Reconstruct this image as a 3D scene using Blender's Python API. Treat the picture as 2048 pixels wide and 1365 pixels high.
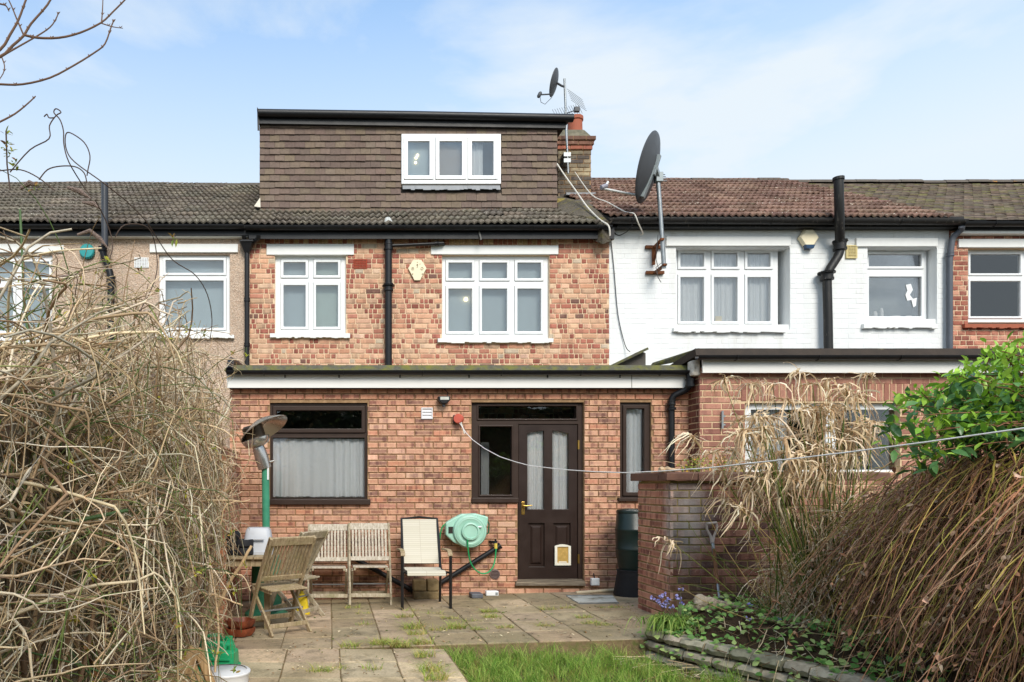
import bpy, math, random
import numpy as np
from mathutils import Vector, Matrix
R = math.radians
rnd = random.Random(7)
rng = np.random.default_rng(11)
scene = bpy.context.scene
for o in list(bpy.data.objects):
    bpy.data.objects.remove(o)

# ------------------------------------------------------------------ camera, sky, sun, exposure
FPX, X0, Y0, DIST, EYE = 1400.0, 660.0, 970.0, 8.59, 1.35
cam_data = bpy.data.cameras.new('camera')
cam = bpy.data.objects.new('camera', cam_data)
scene.collection.objects.link(cam)
cam.location = (0, -DIST, EYE)
cam.rotation_euler = (R(90), 0, 0)
cam_data.sensor_width = 36
cam_data.lens = FPX / 2048 * 36
cam_data.shift_x = (1024 - X0) / 2048
cam_data.shift_y = (Y0 - 682.5) / 2048
cam_data.clip_start = 0.05
cam_data.clip_end = 800
scene.camera = cam

SUN_EL, SUN_AZ = 40, 12          # azimuth measured from straight behind the camera, minus = from the left
world = bpy.data.worlds.new('World')
scene.world = world
world.use_nodes = True
wn, wl = world.node_tree.nodes, world.node_tree.links
wn.clear()
w_out = wn.new('ShaderNodeOutputWorld')
w_bg = wn.new('ShaderNodeBackground')
w_bg.inputs['Strength'].default_value = 0.15
w_sky = wn.new('ShaderNodeTexSky')
w_sky.sky_type = 'NISHITA'
w_sky.sun_disc = False
w_sky.sun_elevation = R(SUN_EL)
w_sky.sun_rotation = R(180 + SUN_AZ)
w_sky.air_density = 1.2
w_sky.dust_density = 0.6
w_sky.ozone_density = 1.2
w_tc = wn.new('ShaderNodeTexCoord')
w_map = wn.new('ShaderNodeMapping')
w_map.inputs['Scale'].default_value = (1.0, 1.0, 2.2)
w_map.inputs['Location'].default_value = (0.3, 2.75, 1.8)
w_n = wn.new('ShaderNodeTexNoise')
w_n.inputs['Scale'].default_value = 1.7
w_n.inputs['Detail'].default_value = 7
w_n.inputs['Roughness'].default_value = 0.55
w_n.inputs['Distortion'].default_value = 0.4
w_ramp = wn.new('ShaderNodeValToRGB')
w_ramp.color_ramp.elements[0].position = 0.37
w_ramp.color_ramp.elements[1].position = 0.62
w_sep = wn.new('ShaderNodeSeparateXYZ')
w_hz = wn.new('ShaderNodeMapRange')            # thin cloud thickens towards the horizon
w_hz.inputs['From Min'].default_value = 0.68
w_hz.inputs['From Max'].default_value = 0.34
w_hz.inputs['To Min'].default_value = 0.0
w_hz.inputs['To Max'].default_value = 0.92
w_add = wn.new('ShaderNodeMath'); w_add.operation = 'MAXIMUM'
w_scr = wn.new('ShaderNodeMath'); w_scr.operation = 'MULTIPLY'; w_scr.inputs[1].default_value = 0.95
w_mix = wn.new('ShaderNodeMixRGB')
w_mix.inputs['Color2'].default_value = (2.26, 2.46, 2.60, 1)
wl.new(w_tc.outputs['Generated'], w_map.inputs['Vector'])
wl.new(w_map.outputs['Vector'], w_n.inputs['Vector'])
wl.new(w_n.outputs['Fac'], w_ramp.inputs['Fac'])
wl.new(w_tc.outputs['Generated'], w_sep.inputs['Vector'])
wl.new(w_sep.outputs['Z'], w_hz.inputs['Value'])
wl.new(w_ramp.outputs['Color'], w_scr.inputs[0])
wl.new(w_scr.outputs['Value'], w_add.inputs[0])
wl.new(w_hz.outputs['Result'], w_add.inputs[1])
wl.new(w_add.outputs['Value'], w_mix.inputs['Fac'])
w_tint = wn.new('ShaderNodeMixRGB'); w_tint.blend_type = 'MULTIPLY'; w_tint.inputs['Fac'].default_value = 1
w_tint.inputs['Color2'].default_value = (0.40, 0.66, 0.80, 1)
wl.new(w_sky.outputs['Color'], w_tint.inputs['Color1'])
wl.new(w_tint.outputs['Color'], w_mix.inputs['Color1'])
wl.new(w_mix.outputs['Color'], w_bg.inputs['Color'])
wl.new(w_bg.outputs['Background'], w_out.inputs['Surface'])

sun_data = bpy.data.lights.new('sun', 'SUN')
sun_data.energy = 1.5
sun_data.angle = R(28)
sun_data.color = (1.0, 0.93, 0.82)
sun = bpy.data.objects.new('sun', sun_data)
scene.collection.objects.link(sun)
_sd = Vector((math.sin(R(SUN_AZ)) * math.cos(R(SUN_EL)), -math.cos(R(SUN_AZ)) * math.cos(R(SUN_EL)), math.sin(R(SUN_EL))))
sun.rotation_euler = _sd.to_track_quat('Z', 'Y').to_euler()
scene.view_settings.view_transform = 'Standard'
scene.view_settings.look = 'None'
scene.view_settings.gamma = 1
scene.view_settings.exposure = 1.33
scene.render.engine = 'CYCLES'
scene.cycles.max_bounces = 8
scene.cycles.transparent_max_bounces = 12

# ------------------------------------------------------------------ helpers
def sc(Y): return FPX / (Y + DIST)
def WX(px, Y): return (px - X0) / sc(Y)
def WZ(py, Y): return EYE + (Y0 - py) / sc(Y)
def P(px, py, Y): return Vector((WX(px, Y), Y, WZ(py, Y)))
def S(r, g, b):
    f = lambda c: (c / 255 / 12.92) if c / 255 <= 0.04045 else ((c / 255 + 0.055) / 1.055) ** 2.4
    return (f(r), f(g), f(b))
def jit(c, a, rr=None):
    rr = rr or rnd
    k = 1 + rr.uniform(-a, a)
    return tuple(max(0, min(1, v * k * (1 + rr.uniform(-a * .25, a * .25)))) for v in c)
LINK = scene.collection.objects.link
ORG = {}

def tag(o, label=None, cat=None, group=None, kind=None):
    if label: o['label'] = label
    if cat: o['category'] = cat
    if group: o['group'] = group
    if kind: o['kind'] = kind
    return o
def thing(name, label, cat, base=(0, 0, 0), rz=0, group=None, kind=None):
    o = bpy.data.objects.new(name, None)
    o.empty_display_size = 0.1
    LINK(o)
    o.location = base
    o.rotation_euler = (0, 0, rz)
    ORG[o.name] = Vector(base)
    return tag(o, label, cat, group, kind)

def finish(me, name, mat, parent=None, base=None, smooth=False, bev=0, local=False, kind=None, colors=None):
    if colors is not None and len(me.polygons):
        at = me.attributes.new('Col', 'FLOAT_COLOR', 'FACE')
        c = np.ones((len(me.polygons), 4), dtype=np.float32)
        c[:, :3] = np.asarray(colors, dtype=np.float32)
        at.data.foreach_set('color', c.ravel())
    if mat is not None:
        me.materials.append(mat)
    if smooth and len(me.polygons):
        me.polygons.foreach_set('use_smooth', [True] * len(me.polygons))
        me.set_sharp_from_angle(angle=R(38))
    o = bpy.data.objects.new(name, me)
    LINK(o)
    org = Vector((0, 0, 0))
    if parent is not None:
        o.parent = parent
        org = ORG[parent.name]
    elif base is not None:
        org = Vector(base)
        o.location = org
    ORG[o.name] = org
    if not local and org.length > 0:
        me.transform(Matrix.Translation(-org))
    if bev:
        m = o.modifiers.new('bevel', 'BEVEL')
        m.width = bev; m.segments = 2; m.limit_method = 'ANGLE'; m.angle_limit = R(40)
    if kind: o['kind'] = kind
    return o

class MB:
    def __init__(s): s.V = []; s.F = []; s.C = []; s.col = None
    def _f(s, idx):
        s.F.append(idx); s.C.append(s.col or (1, 1, 1))
    def hexa(s, p):
        b = len(s.V); s.V += [tuple(q) for q in p]
        for f in ((0, 3, 2, 1), (4, 5, 6, 7), (0, 1, 5, 4), (1, 2, 6, 5), (2, 3, 7, 6), (3, 0, 4, 7)):
            s._f([b + i for i in f])
        return s
    def box(s, x0, x1, y0, y1, z0, z1):
        x0, x1 = min(x0, x1), max(x0, x1); y0, y1 = min(y0, y1), max(y0, y1); z0, z1 = min(z0, z1), max(z0, z1)
        return s.hexa([(x0, y0, z0), (x1, y0, z0), (x1, y1, z0), (x0, y1, z0), (x0, y0, z1), (x1, y0, z1), (x1, y1, z1), (x0, y1, z1)])
    def bar(s, a, b, w, h, up=(0, 0, 1)):
        a, b = Vector(a), Vector(b); d = (b - a).normalized(); up = Vector(up)
        u = d.cross(up)
        if u.length < 1e-4: u = d.cross(Vector((0, 1, 0)))
        u.normalize(); v = u.cross(d).normalized()
        u *= w / 2; v *= h / 2
        return s.hexa([a - u - v, a + u - v, b + u - v, b - u - v, a - u + v, a + u + v, b + u + v, b - u + v])
    def tube(s, pts, r, n=8, caps=True):
        pts = [Vector(p) for p in pts]; k = len(pts)
        rs = r if isinstance(r, (list, tuple)) else [r] * k
        b = len(s.V); ref = None
        for i, p in enumerate(pts):
            t = (pts[min(i + 1, k - 1)] - pts[max(i - 1, 0)])
            t = t.normalized() if t.length > 1e-9 else Vector((0, 0, 1))
            if ref is None:
                ref = Vector((0, 0, 1)) if abs(t.z) < .9 else Vector((1, 0, 0))
            u = t.cross(ref)
            if u.length < 1e-6: u = t.cross(Vector((0, 1, 0.1)))
            u.normalize(); v = t.cross(u); ref = -v if False else u.cross(t)
            for j in range(n):
                a = 2 * math.pi * j / n
                s.V.append(tuple(p + u * (rs[i] * math.cos(a)) + v * (rs[i] * math.sin(a))))
        for i in range(k - 1):
            for j in range(n):
                j2 = (j + 1) % n
                s._f([b + i * n + j, b + i * n + j2, b + (i + 1) * n + j2, b + (i + 1) * n + j])
        if caps:
            s._f([b + j for j in range(n)][::-1]); s._f([b + (k - 1) * n + j for j in range(n)])
        return s
    def lathe(s, prof, c=(0, 0, 0), n=24, axis=(0, 0, 1), caps=True):
        ax = Vector(axis).normalized(); q = Vector((0, 0, 1)).rotation_difference(ax); c = Vector(c)
        b = len(s.V); k = len(prof)
        for (r, z) in prof:
            for j in range(n):
                a = 2 * math.pi * j / n
                s.V.append(tuple(c + q @ Vector((r * math.cos(a), r * math.sin(a), z))))
        for i in range(k - 1):
            for j in range(n):
                j2 = (j + 1) % n
                s._f([b + i * n + j, b + i * n + j2, b + (i + 1) * n + j2, b + (i + 1) * n + j])
        if caps:
            s._f([b + j for j in range(n)][::-1]); s._f([b + (k - 1) * n + j for j in range(n)])
        return s
    def prism(s, poly, y0, y1):                    # polygon in x,z extruded along y
        b = len(s.V); k = len(poly)
        s.V += [(p[0], y0, p[1]) for p in poly] + [(p[0], y1, p[1]) for p in poly]
        s._f([b + i for i in range(k)]); s._f([b + k + i for i in range(k)][::-1])
        for i in range(k):
            j = (i + 1) % k
            s._f([b + j, b + i, b + k + i, b + k + j])
        return s
    def xprism(s, poly, x0, x1):                   # polygon in y,z extruded along x
        b = len(s.V); k = len(poly)
        s.V += [(x0, p[0], p[1]) for p in poly] + [(x1, p[0], p[1]) for p in poly]
        s._f([b + i for i in range(k)][::-1]); s._f([b + k + i for i in range(k)])
        for i in range(k):
            j = (i + 1) % k
            s._f([b + i, b + j, b + k + j, b + k + i])
        return s
    def face(s, pts):
        b = len(s.V); s.V += [tuple(p) for p in pts]; s._f(list(range(b, b + len(pts)))); return s
    def plate(s, x0, x1, z0, z1, holes, y0, y1):   # plate in x,z with rectangular holes, y0 = front
        xs = sorted({x0, x1} | {min(max(v, x0), x1) for h in holes for v in h[:2]})
        zs = sorted({z0, z1} | {min(max(v, z0), z1) for h in holes for v in h[2:]})
        def solid(i, j):
            if i < 0 or j < 0 or i >= len(xs) - 1 or j >= len(zs) - 1: return False
            cx, cz = (xs[i] + xs[i + 1]) / 2, (zs[j] + zs[j + 1]) / 2
            return not any(h[0] < cx < h[1] and h[2] < cz < h[3] for h in holes)
        for i in range(len(xs) - 1):
            for j in range(len(zs) - 1):
                if not solid(i, j): continue
                a, b_, c, d = xs[i], xs[i + 1], zs[j], zs[j + 1]
                s.face([(a, y0, c), (b_, y0, c), (b_, y0, d), (a, y0, d)])
                s.face([(a, y1, d), (b_, y1, d), (b_, y1, c), (a, y1, c)])
                if not solid(i - 1, j): s.face([(a, y1, c), (a, y0, c), (a, y0, d), (a, y1, d)])
                if not solid(i + 1, j): s.face([(b_, y0, c), (b_, y1, c), (b_, y1, d), (b_, y0, d)])
                if not solid(i, j - 1): s.face([(a, y1, c), (b_, y1, c), (b_, y0, c), (a, y0, c)])
                if not solid(i, j + 1): s.face([(a, y0, d), (b_, y0, d), (b_, y1, d), (a, y1, d)])
        return s
    def weld(s):
        d = {}; nv = []; mp = []
        for v in s.V:
            k = (round(v[0], 5), round(v[1], 5), round(v[2], 5))
            if k not in d: d[k] = len(nv); nv.append(v)
            mp.append(d[k])
        s.V = nv; s.F = [[mp[i] for i in f] for f in s.F]
        return s
    def build(s, name, mat, parent=None, **kw):
        me = bpy.data.meshes.new(name)
        me.from_pydata([tuple(v) for v in s.V], [], s.F)
        use = kw.pop('usecol', False)
        return finish(me, name, mat, parent, colors=(s.C if use else None), **kw)

def np_mesh(name, V, Q, mat, parent=None, colors=None, **kw):
    me = bpy.data.meshes.new(name)
    V = np.asarray(V, dtype=np.float32); Q = np.asarray(Q, dtype=np.int32)
    k = Q.shape[1]
    me.vertices.add(len(V)); me.vertices.foreach_set('co', V.ravel())
    me.loops.add(Q.size); me.loops.foreach_set('vertex_index', Q.ravel())
    me.polygons.add(len(Q)); me.polygons.foreach_set('loop_start', np.arange(0, Q.size, k, dtype=np.int32))
    me.update(calc_edges=True)
    me.validate()
    return finish(me, name, mat, parent, colors=colors, **kw)

def twigs(paths, radii, cols, sides=3):
    """paths N,K,3 / radii N,K / cols N,3 -> verts, quads, face colours"""
    paths = np.asarray(paths, float); N, K, _ = paths.shape
    T = np.gradient(paths, axis=1); T /= np.linalg.norm(T, axis=2, keepdims=True) + 1e-9
    ref = np.tile(np.array([.31, .22, .92]), (N, K, 1))
    U = np.cross(T, ref); U /= np.linalg.norm(U, axis=2, keepdims=True) + 1e-9
    W = np.cross(T, U)
    a = np.arange(sides) * 2 * np.pi / sides
    V = paths[:, :, None, :] + radii[:, :, None, None] * (U[:, :, None, :] * np.cos(a)[None, None, :, None] + W[:, :, None, :] * np.sin(a)[None, None, :, None])
    idx = np.arange(N * K * sides).reshape(N, K, sides)
    A = idx[:, :-1, :]; B = np.roll(A, -1, axis=2); C2 = idx[:, 1:, :]; D2 = np.roll(C2, -1, axis=2)
    Q = np.stack([A, B, D2, C2], axis=-1).reshape(-1, 4)
    col = np.repeat(np.asarray(cols), (K - 1) * sides, axis=0)
    return V.reshape(-1, 3), Q, col
def ribbons(paths, widths, side, cols):
    paths = np.asarray(paths, float); N, K, _ = paths.shape
    side = np.asarray(side, float)
    if side.ndim == 2: side = np.repeat(side[:, None, :], K, axis=1)
    L = paths - side * widths[:, :, None] / 2; Rr = paths + side * widths[:, :, None] / 2
    V = np.stack([L, Rr], axis=2)
    idx = np.arange(N * K * 2).reshape(N, K, 2)
    Q = np.stack([idx[:, :-1, 0], idx[:, :-1, 1], idx[:, 1:, 1], idx[:, 1:, 0]], axis=-1).reshape(-1, 4)
    return V.reshape(-1, 3), Q, np.repeat(np.asarray(cols), K - 1, axis=0)
def unit(v): return v / (np.linalg.norm(v, axis=-1, keepdims=True) + 1e-9)
def leaves(cen, dirs, nor, ln, wd, cols, fold=.25):
    """each leaf: folded blade of 4 quads"""
    cen = np.asarray(cen, float); N = len(cen)
    d = unit(dirs); s = unit(np.cross(d, nor)); n = np.cross(s, d)
    ln = np.broadcast_to(ln, (N,))[:, None]; wd = np.broadcast_to(wd, (N,))[:, None]
    p0 = cen; p1 = cen + d * ln * .4 - n * ln * .03; p2 = cen + d * ln * .75 - n * ln * .10; p3 = cen + d * ln - n * ln * .22
    lf = lambda p, w: p - s * w + n * w * fold * 2
    rt = lambda p, w: p + s * w + n * w * fold * 2
    V = np.stack([p0, lf(p1, wd * .5), p1, rt(p1, wd * .5), lf(p2, wd * .36), p2, rt(p2, wd * .36), p3], axis=1)
    b = (np.arange(N) * 8)[:, None]
    f = np.array([[0, 2, 1, 1], [0, 3, 2, 2], [1, 2, 5, 4], [2, 3, 6, 5], [4, 5, 7, 7], [5, 6, 7, 7]])
    tri = np.array([[0, 2, 1], [0, 3, 2], [1, 2, 5], [1, 5, 4], [2, 3, 6], [2, 6, 5], [4, 5, 7], [5, 6, 7]])
    Q = (b[:, :, None] + tri[None]).reshape(-1, 3)
    return V.reshape(-1, 3), Q, np.repeat(np.asarray(cols), 8, axis=0)
def join_np(parts):
    V, Q, C = [], [], []; o = 0
    for v, q, c in parts:
        V.append(v); Q.append(q + o); C.append(c); o += len(v)
    return np.concatenate(V), np.concatenate(Q), np.concatenate(C)
def pal(n, cols, a=.18):
    cols = np.array(cols); i = rng.integers(0, len(cols), n)
    k = rng.uniform(1 - a, 1 + a, (n, 1)) * rng.uniform(1 - a * .2, 1 + a * .2, (n, 3))
    return np.clip(cols[i] * k, 0, 1)

# ------------------------------------------------------------------ materials
class NB:
    def __init__(s, name):
        s.m = bpy.data.materials.new(name); s.m.use_nodes = True
        s.t = s.m.node_tree; s.n = s.t.nodes; s.l = s.t.links
        s.b = s.n['Principled BSDF']; s.o = s.n['Material Output']
    def new(s, t, **kw):
        n = s.n.new(t)
        for k, v in kw.items():
            if hasattr(n, k): setattr(n, k, v)
            else: n.inputs[k].default_value = v
        return n
    def link(s, a, b): s.l.new(a, b)
    def pos(s):
        return s.new('ShaderNodeNewGeometry').outputs['Position']
    def noise(s, scale, vec=None, detail=4, rough=.55, dist=0):
        n = s.new('ShaderNodeTexNoise')
        n.inputs['Scale'].default_value = scale; n.inputs['Detail'].default_value = detail
        n.inputs['Roughness'].default_value = rough; n.inputs['Distortion'].default_value = dist
        s.link(vec if vec is not None else s.pos(), n.inputs['Vector'])
        return n.outputs['Fac']
    def ramp(s, fac, stops):
        r = s.new('ShaderNodeValToRGB'); e = r.color_ramp.elements
        while len(e) < len(stops): e.new(.5)
        for i, (p, c) in enumerate(stops):
            e[i].position = p
            if not isinstance(c, (tuple, list)): c = (c, c, c)
            e[i].color = (*c[:3], 1)
        s.link(fac, r.inputs['Fac']); return r.outputs['Color']
    def mix(s, fac, a, b, mode='MIX'):
        m = s.new('ShaderNodeMixRGB', blend_type=mode)
        for i, v in ((0, fac), (1, a), (2, b)):
            if isinstance(v, (int, float)): m.inputs[i].default_value = v if i == 0 else (v, v, v, 1)
            elif isinstance(v, tuple): m.inputs[i].default_value = (*v[:3], 1)
            else: s.link(v, m.inputs[i])
        return m.outputs[0]
    def math(s, op, a, b=None):
        m = s.new('ShaderNodeMath', operation=op)
        for i, v in ((0, a), (1, b)):
            if v is None: continue
            if isinstance(v, (int, float)): m.inputs[i].default_value = v
            else: s.link(v, m.inputs[i])
        return m.outputs[0]
    def mapr(s, v, a, b, c=0, d=1):
        m = s.new('ShaderNodeMapRange'); s.link(v, m.inputs['Value'])
        m.inputs['From Min'].default_value = a; m.inputs['From Max'].default_value = b
        m.inputs['To Min'].default_value = c; m.inputs['To Max'].default_value = d
        return m.outputs['Result']
    def bump(s, h, strength=.3, dist=.01):
        b = s.new('ShaderNodeBump'); b.inputs['Strength'].default_value = strength; b.inputs['Distance'].default_value = dist
        s.link(h, b.inputs['Height']); s.link(b.outputs['Normal'], s.b.inputs['Normal'])
    def col(s, c):
        if isinstance(c, tuple): s.b.inputs['Base Color'].default_value = (*c[:3], 1)
        else: s.link(c, s.b.inputs['Base Color'])
        return s
    def rough(s, r):
        if isinstance(r, (int, float)): s.b.inputs['Roughness'].default_value = r
        else: s.link(r, s.b.inputs['Roughness'])
        return s
    def spec(s, v): s.b.inputs['Specular IOR Level'].default_value = v; return s

def mat(name, c, rough=.6, var=.15, scale=14, bump=.0, bscale=60, bdist=.004, metal=0, spec=.4, c2=None, lo=.42, hi=.62, stretch=None):
    b = NB(name)
    vec = b.pos()
    if stretch:
        mp = b.new('ShaderNodeMapping'); mp.inputs['Scale'].default_value = stretch
        b.link(vec, mp.inputs['Vector']); vec = mp.outputs['Vector']
    n = b.noise(scale, vec, 6, .6)
    base = b.mix(1, tuple(c), b.ramp(n, [(.3, 1 - var), (.7, 1 + var * .5)]), 'MULTIPLY')
    if c2 is not None:
        n2 = b.noise(scale * .4, vec, 8, .65)
        base = b.mix(b.ramp(n2, [(lo, 0.0), (hi, 1.0)]), base, tuple(c2))
    b.col(base); b.rough(b.mapr(n, .3, .7, rough * .85, min(1, rough * 1.15))); b.spec(spec)
    b.b.inputs['Metallic'].default_value = metal
    if bump: b.bump(b.noise(bscale, vec, 5, .6), bump, bdist)
    return b.m

def attr_mat(name, rough=.7, obj=False, var=.18, scale=35, bump=.3, bscale=120, trans=0, spec=.3):
    b = NB(name)
    if obj: c = b.new('ShaderNodeObjectInfo').outputs['Color']
    else: c = b.new('ShaderNodeAttribute', attribute_name='Col').outputs['Color']
    n = b.noise(scale, None, 4, .6)
    base = b.mix(1, c, b.ramp(n, [(.3, 1 - var), (.72, 1 + var)]), 'MULTIPLY')
    b.col(base).rough(rough).spec(spec)
    if bump: b.bump(b.noise(bscale, None, 3, .6), bump, .003)
    if trans:
        t = b.new('ShaderNodeBsdfTranslucent'); b.link(base, t.inputs['Color'])
        mx = b.new('ShaderNodeMixShader'); mx.inputs[0].default_value = trans
        b.link(b.b.outputs[0], mx.inputs[1]); b.link(t.outputs[0], mx.inputs[2]); b.link(mx.outputs[0], b.o.inputs['Surface'])
    return b.m

def brick_mat(name, obj, band=.35, bandscale=13, rough=.85, course=.075, z0=0, moss=None, bloom=None, dirt=None, rim=0.0):
    """colour of each brick from the object / face, kiss-mark bands along the brick, grain; optional moss and lime bloom"""
    b = NB(name)
    if obj: c = b.new('ShaderNodeObjectInfo').outputs['Color']
    else: c = b.new('ShaderNodeAttribute', attribute_name='Col').outputs['Color']
    p = b.pos(); sp = b.new('ShaderNodeSeparateXYZ'); b.link(p, sp.inputs[0])
    u = b.math('ADD', sp.outputs['X'], b.math('MULTIPLY', sp.outputs['Y'], 1.0))
    row = b.math('FLOOR', b.math('DIVIDE', b.math('SUBTRACT', sp.outputs['Z'], z0), course))
    cb = b.new('ShaderNodeCombineXYZ'); b.link(u, cb.inputs[0]); b.link(b.math('MULTIPLY', row, 3.71), cb.inputs[1])
    nz = b.noise(1.0, p, 2)                                   # slight wobble
    nb = b.new('ShaderNodeTexNoise'); nb.inputs['Scale'].default_value = bandscale; nb.inputs['Detail'].default_value = 1.5
    b.link(cb.outputs[0], nb.inputs['Vector'])
    bd = b.ramp(nb.outputs['Fac'], [(.40, (1 - band, 1 - band * 1.12, 1 - band * 1.0)), (.455, (1.0, 1.0, 1.0)), (.55, (1.0, 1.0, 1.0)), (.62, (1 + band * .35, 1 + band * .5, 1 + band * .55))])
    base = b.mix(1, c, bd, 'MULTIPLY')
    if rim:                                                   # arrises rubbed with mortar
        fr_ = b.math('FRACT', b.math('DIVIDE', b.math('SUBTRACT', sp.outputs['Z'], z0), course))
        ed = b.math('ADD', b.mapr(fr_, .10, .30, 1, 0), b.mapr(fr_, .62, .82, 0, 1))
        ed = b.math('MULTIPLY', ed, b.ramp(b.noise(22, p, 5, .7), [(.36, 0.0), (.6, 1.0)]))
        base = b.mix(b.math('MULTIPLY', ed, rim), base, S(222, 176, 138))
    g = b.noise(90, p, 5, .7)
    base = b.mix(1, base, b.ramp(g, [(.3, .82), (.7, 1.12)]), 'MULTIPLY')
    big = b.noise(1.3, p, 5, .6)
    base = b.mix(1, base, b.ramp(big, [(.3, .88), (.7, 1.08)]), 'MULTIPLY')
    lm = b.noise(16, p, 6, .7)                                # mortar smears on the faces
    base = b.mix(b.ramp(lm, [(.58, 0.0), (.74, .5)]), base, S(214, 178, 144))
    if dirt:
        dn = b.noise(2.2, p, 6, .65)
        base = b.mix(b.math('MULTIPLY', b.ramp(dn, [(.4, 0.0), (.65, 1.0)]), dirt), base, S(70, 52, 42))
    if moss:                                                  # green film low on the wall, ragged edge
        mz = b.mapr(b.math('ADD', sp.outputs['Z'], b.math('MULTIPLY', b.noise(5, p, 4), .9)), moss[0], moss[1], 1, 0)
        base = b.mix(b.math('MULTIPLY', mz, moss[2]), base, S(92, 92, 48))
    if bloom:                                                 # lime bloom patch of its own shape
        d = b.new('ShaderNodeVectorMath', operation='SUBTRACT'); b.link(p, d.inputs[0]); d.inputs[1].default_value = bloom[0]
        ml = b.new('ShaderNodeVectorMath', operation='MULTIPLY'); b.link(d.outputs[0], ml.inputs[0]); ml.inputs[1].default_value = bloom[1]
        le = b.new('ShaderNodeVectorMath', operation='LENGTH'); b.link(ml.outputs[0], le.inputs[0])
        f = b.mapr(b.math('ADD', le.outputs['Value'], b.math('MULTIPLY', b.math('SUBTRACT', b.noise(7, p, 6, .7), .5), 1.6)), .1, 1.1, .42, 0)
        base = b.mix(f, base, S(226, 220, 212))
    hs = b.new('ShaderNodeHueSaturation'); hs.inputs['Hue'].default_value = .502; hs.inputs['Saturation'].default_value = .93; hs.inputs['Value'].default_value = 1.02; b.link(base, hs.inputs['Color']); base = hs.outputs['Color']
    b.col(base).rough(rough).spec(.25)
    b.bump(b.math('ADD', g, b.noise(30, p, 4)), .55, .006)
    return b.m

def glass_mat(name, refl=.12, tint=(1, 1, 1)):
    b = NB(name); b.n.remove(b.b)
    tr = b.new('ShaderNodeBsdfTransparent'); tr.inputs[0].default_value = (*tint, 1)
    gl = b.new('ShaderNodeBsdfGlossy'); gl.inputs['Roughness'].default_value = .01
    lw = b.new('ShaderNodeFresnel'); lw.inputs['IOR'].default_value = 1.5
    f = b.math('ADD', lw.outputs[0], refl)
    wv = b.new('ShaderNodeBump'); wv.inputs['Strength'].default_value = .12; wv.inputs['Distance'].default_value = .02
    b.link(b.noise(1.2, None, 1), wv.inputs['Height']); b.link(wv.outputs[0], gl.inputs['Normal'])
    mx = b.new('ShaderNodeMixShader'); b.link(f, mx.inputs[0]); b.link(tr.outputs[0], mx.inputs[1]); b.link(gl.outputs[0], mx.inputs[2])
    b.link(mx.outputs[0], b.o.inputs['Surface'])
    return b.m
def cloth_mat(name, c, trans=.35):
    b = NB(name); n = b.noise(160, None, 3)
    col = b.mix(1, tuple(c), b.ramp(n, [(.3, .92), (.7, 1.03)]), 'MULTIPLY')
    b.col(col).rough(.9).spec(.1)
    t = b.new('ShaderNodeBsdfTranslucent'); b.link(col, t.inputs[0])
    mx = b.new('ShaderNodeMixShader'); mx.inputs[0].default_value = trans
    b.link(b.b.outputs[0], mx.inputs[1]); b.link(t.outputs[0], mx.inputs[2]); b.link(mx.outputs[0], b.o.inputs['Surface'])
    return b.m
def pebble_mat():
    b = NB('pebbledash'); p = b.pos()
    v = b.new('ShaderNodeTexVoronoi'); v.inputs['Scale'].default_value = 46; b.link(p, v.inputs['Vector'])
    w = b.noise(40, p, 5, .7, 2.0)
    c = b.mix(b.ramp(w, [(.38, 0.0), (.62, 1.0)]), S(150, 128, 112), S(232, 210, 188))
    c = b.mix(b.ramp(v.outputs['Color'], [(.2, 0.0), (.9, .5)]), c, S(198, 164, 138))
    c = b.mix(1, c, b.ramp(b.noise(.9, p, 4), [(.3, .9), (.7, 1.05)]), 'MULTIPLY')
    b.col(c).rough(.9).spec(.2); b.bump(b.math('ADD', w, v.outputs['Distance']), .9, .012)
    return b.m
def wood_mat(name, c, c2, axis='Z', rough=.75, algae=None):
    b = NB(name); p = b.new('ShaderNodeTexCoord').outputs['Object']
    mp = b.new('ShaderNodeMapping')
    mp.inputs['Scale'].default_value = {'Z': (60, 60, 3), 'X': (3, 60, 60), 'Y': (60, 3, 60)}[axis]
    b.link(p, mp.inputs[0])
    g = b.noise(1.0, mp.outputs[0], 6, .65)
    col = b.mix(b.ramp(g, [(.32, 0.0), (.68, 1.0)]), tuple(c2), tuple(c))
    if algae: col = b.mix(b.ramp(b.noise(7, b.pos(), 6, .7), [(.48, 0.0), (.72, .8)]), col, algae)
    b.col(col).rough(rough).spec(.25); b.bump(g, .4, .003)
    return b.m

WHITE = mat('white_upvc', S(230, 231, 231), .32, .03, 5, spec=.5)
WHITE_PAINT = mat('white_lintel_paint', S(230, 230, 227), .6, .05, 9, bump=.15, bscale=40)
FASCIA_W = mat('white_fascia_board', S(226, 224, 219), .5, .05, 4, c2=S(205, 198, 184), lo=.6, hi=.85, stretch=(.4, 1, 6))
BLACK = mat('black_plastic_gutter', S(24, 24, 27), .42, .25, 6, spec=.35, c2=S(64, 62, 60), lo=.66, hi=.85)
IRON = mat('worn_black_iron_pipe', S(30, 28, 27), .5, .3, 20, bump=.3, bscale=40, c2=S(104, 96, 88), lo=.58, hi=.72, stretch=(3, 3, .5))
FELT = mat('mossy_roof_felt', S(92, 90, 78), .95, .3, 20, bump=.6, bscale=50, bdist=.01, c2=S(112, 110, 52), lo=.42, hi=.66, spec=.15)
FELT_D = mat('dark_roof_felt', S(66, 58, 52), .85, .3, 9, bump=.5, bscale=30, bdist=.01, c2=S(150, 140, 100), lo=.63, hi=.74, spec=.2)
BROWN = mat('dark_brown_frame', S(56, 42, 35), .5, .15, 8, spec=.25, bump=.05)
BROWN_DOOR = mat('dark_brown_door_paint', S(46, 33, 28), .42, .18, 6, spec=.3, bump=.08, bscale=30)
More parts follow.
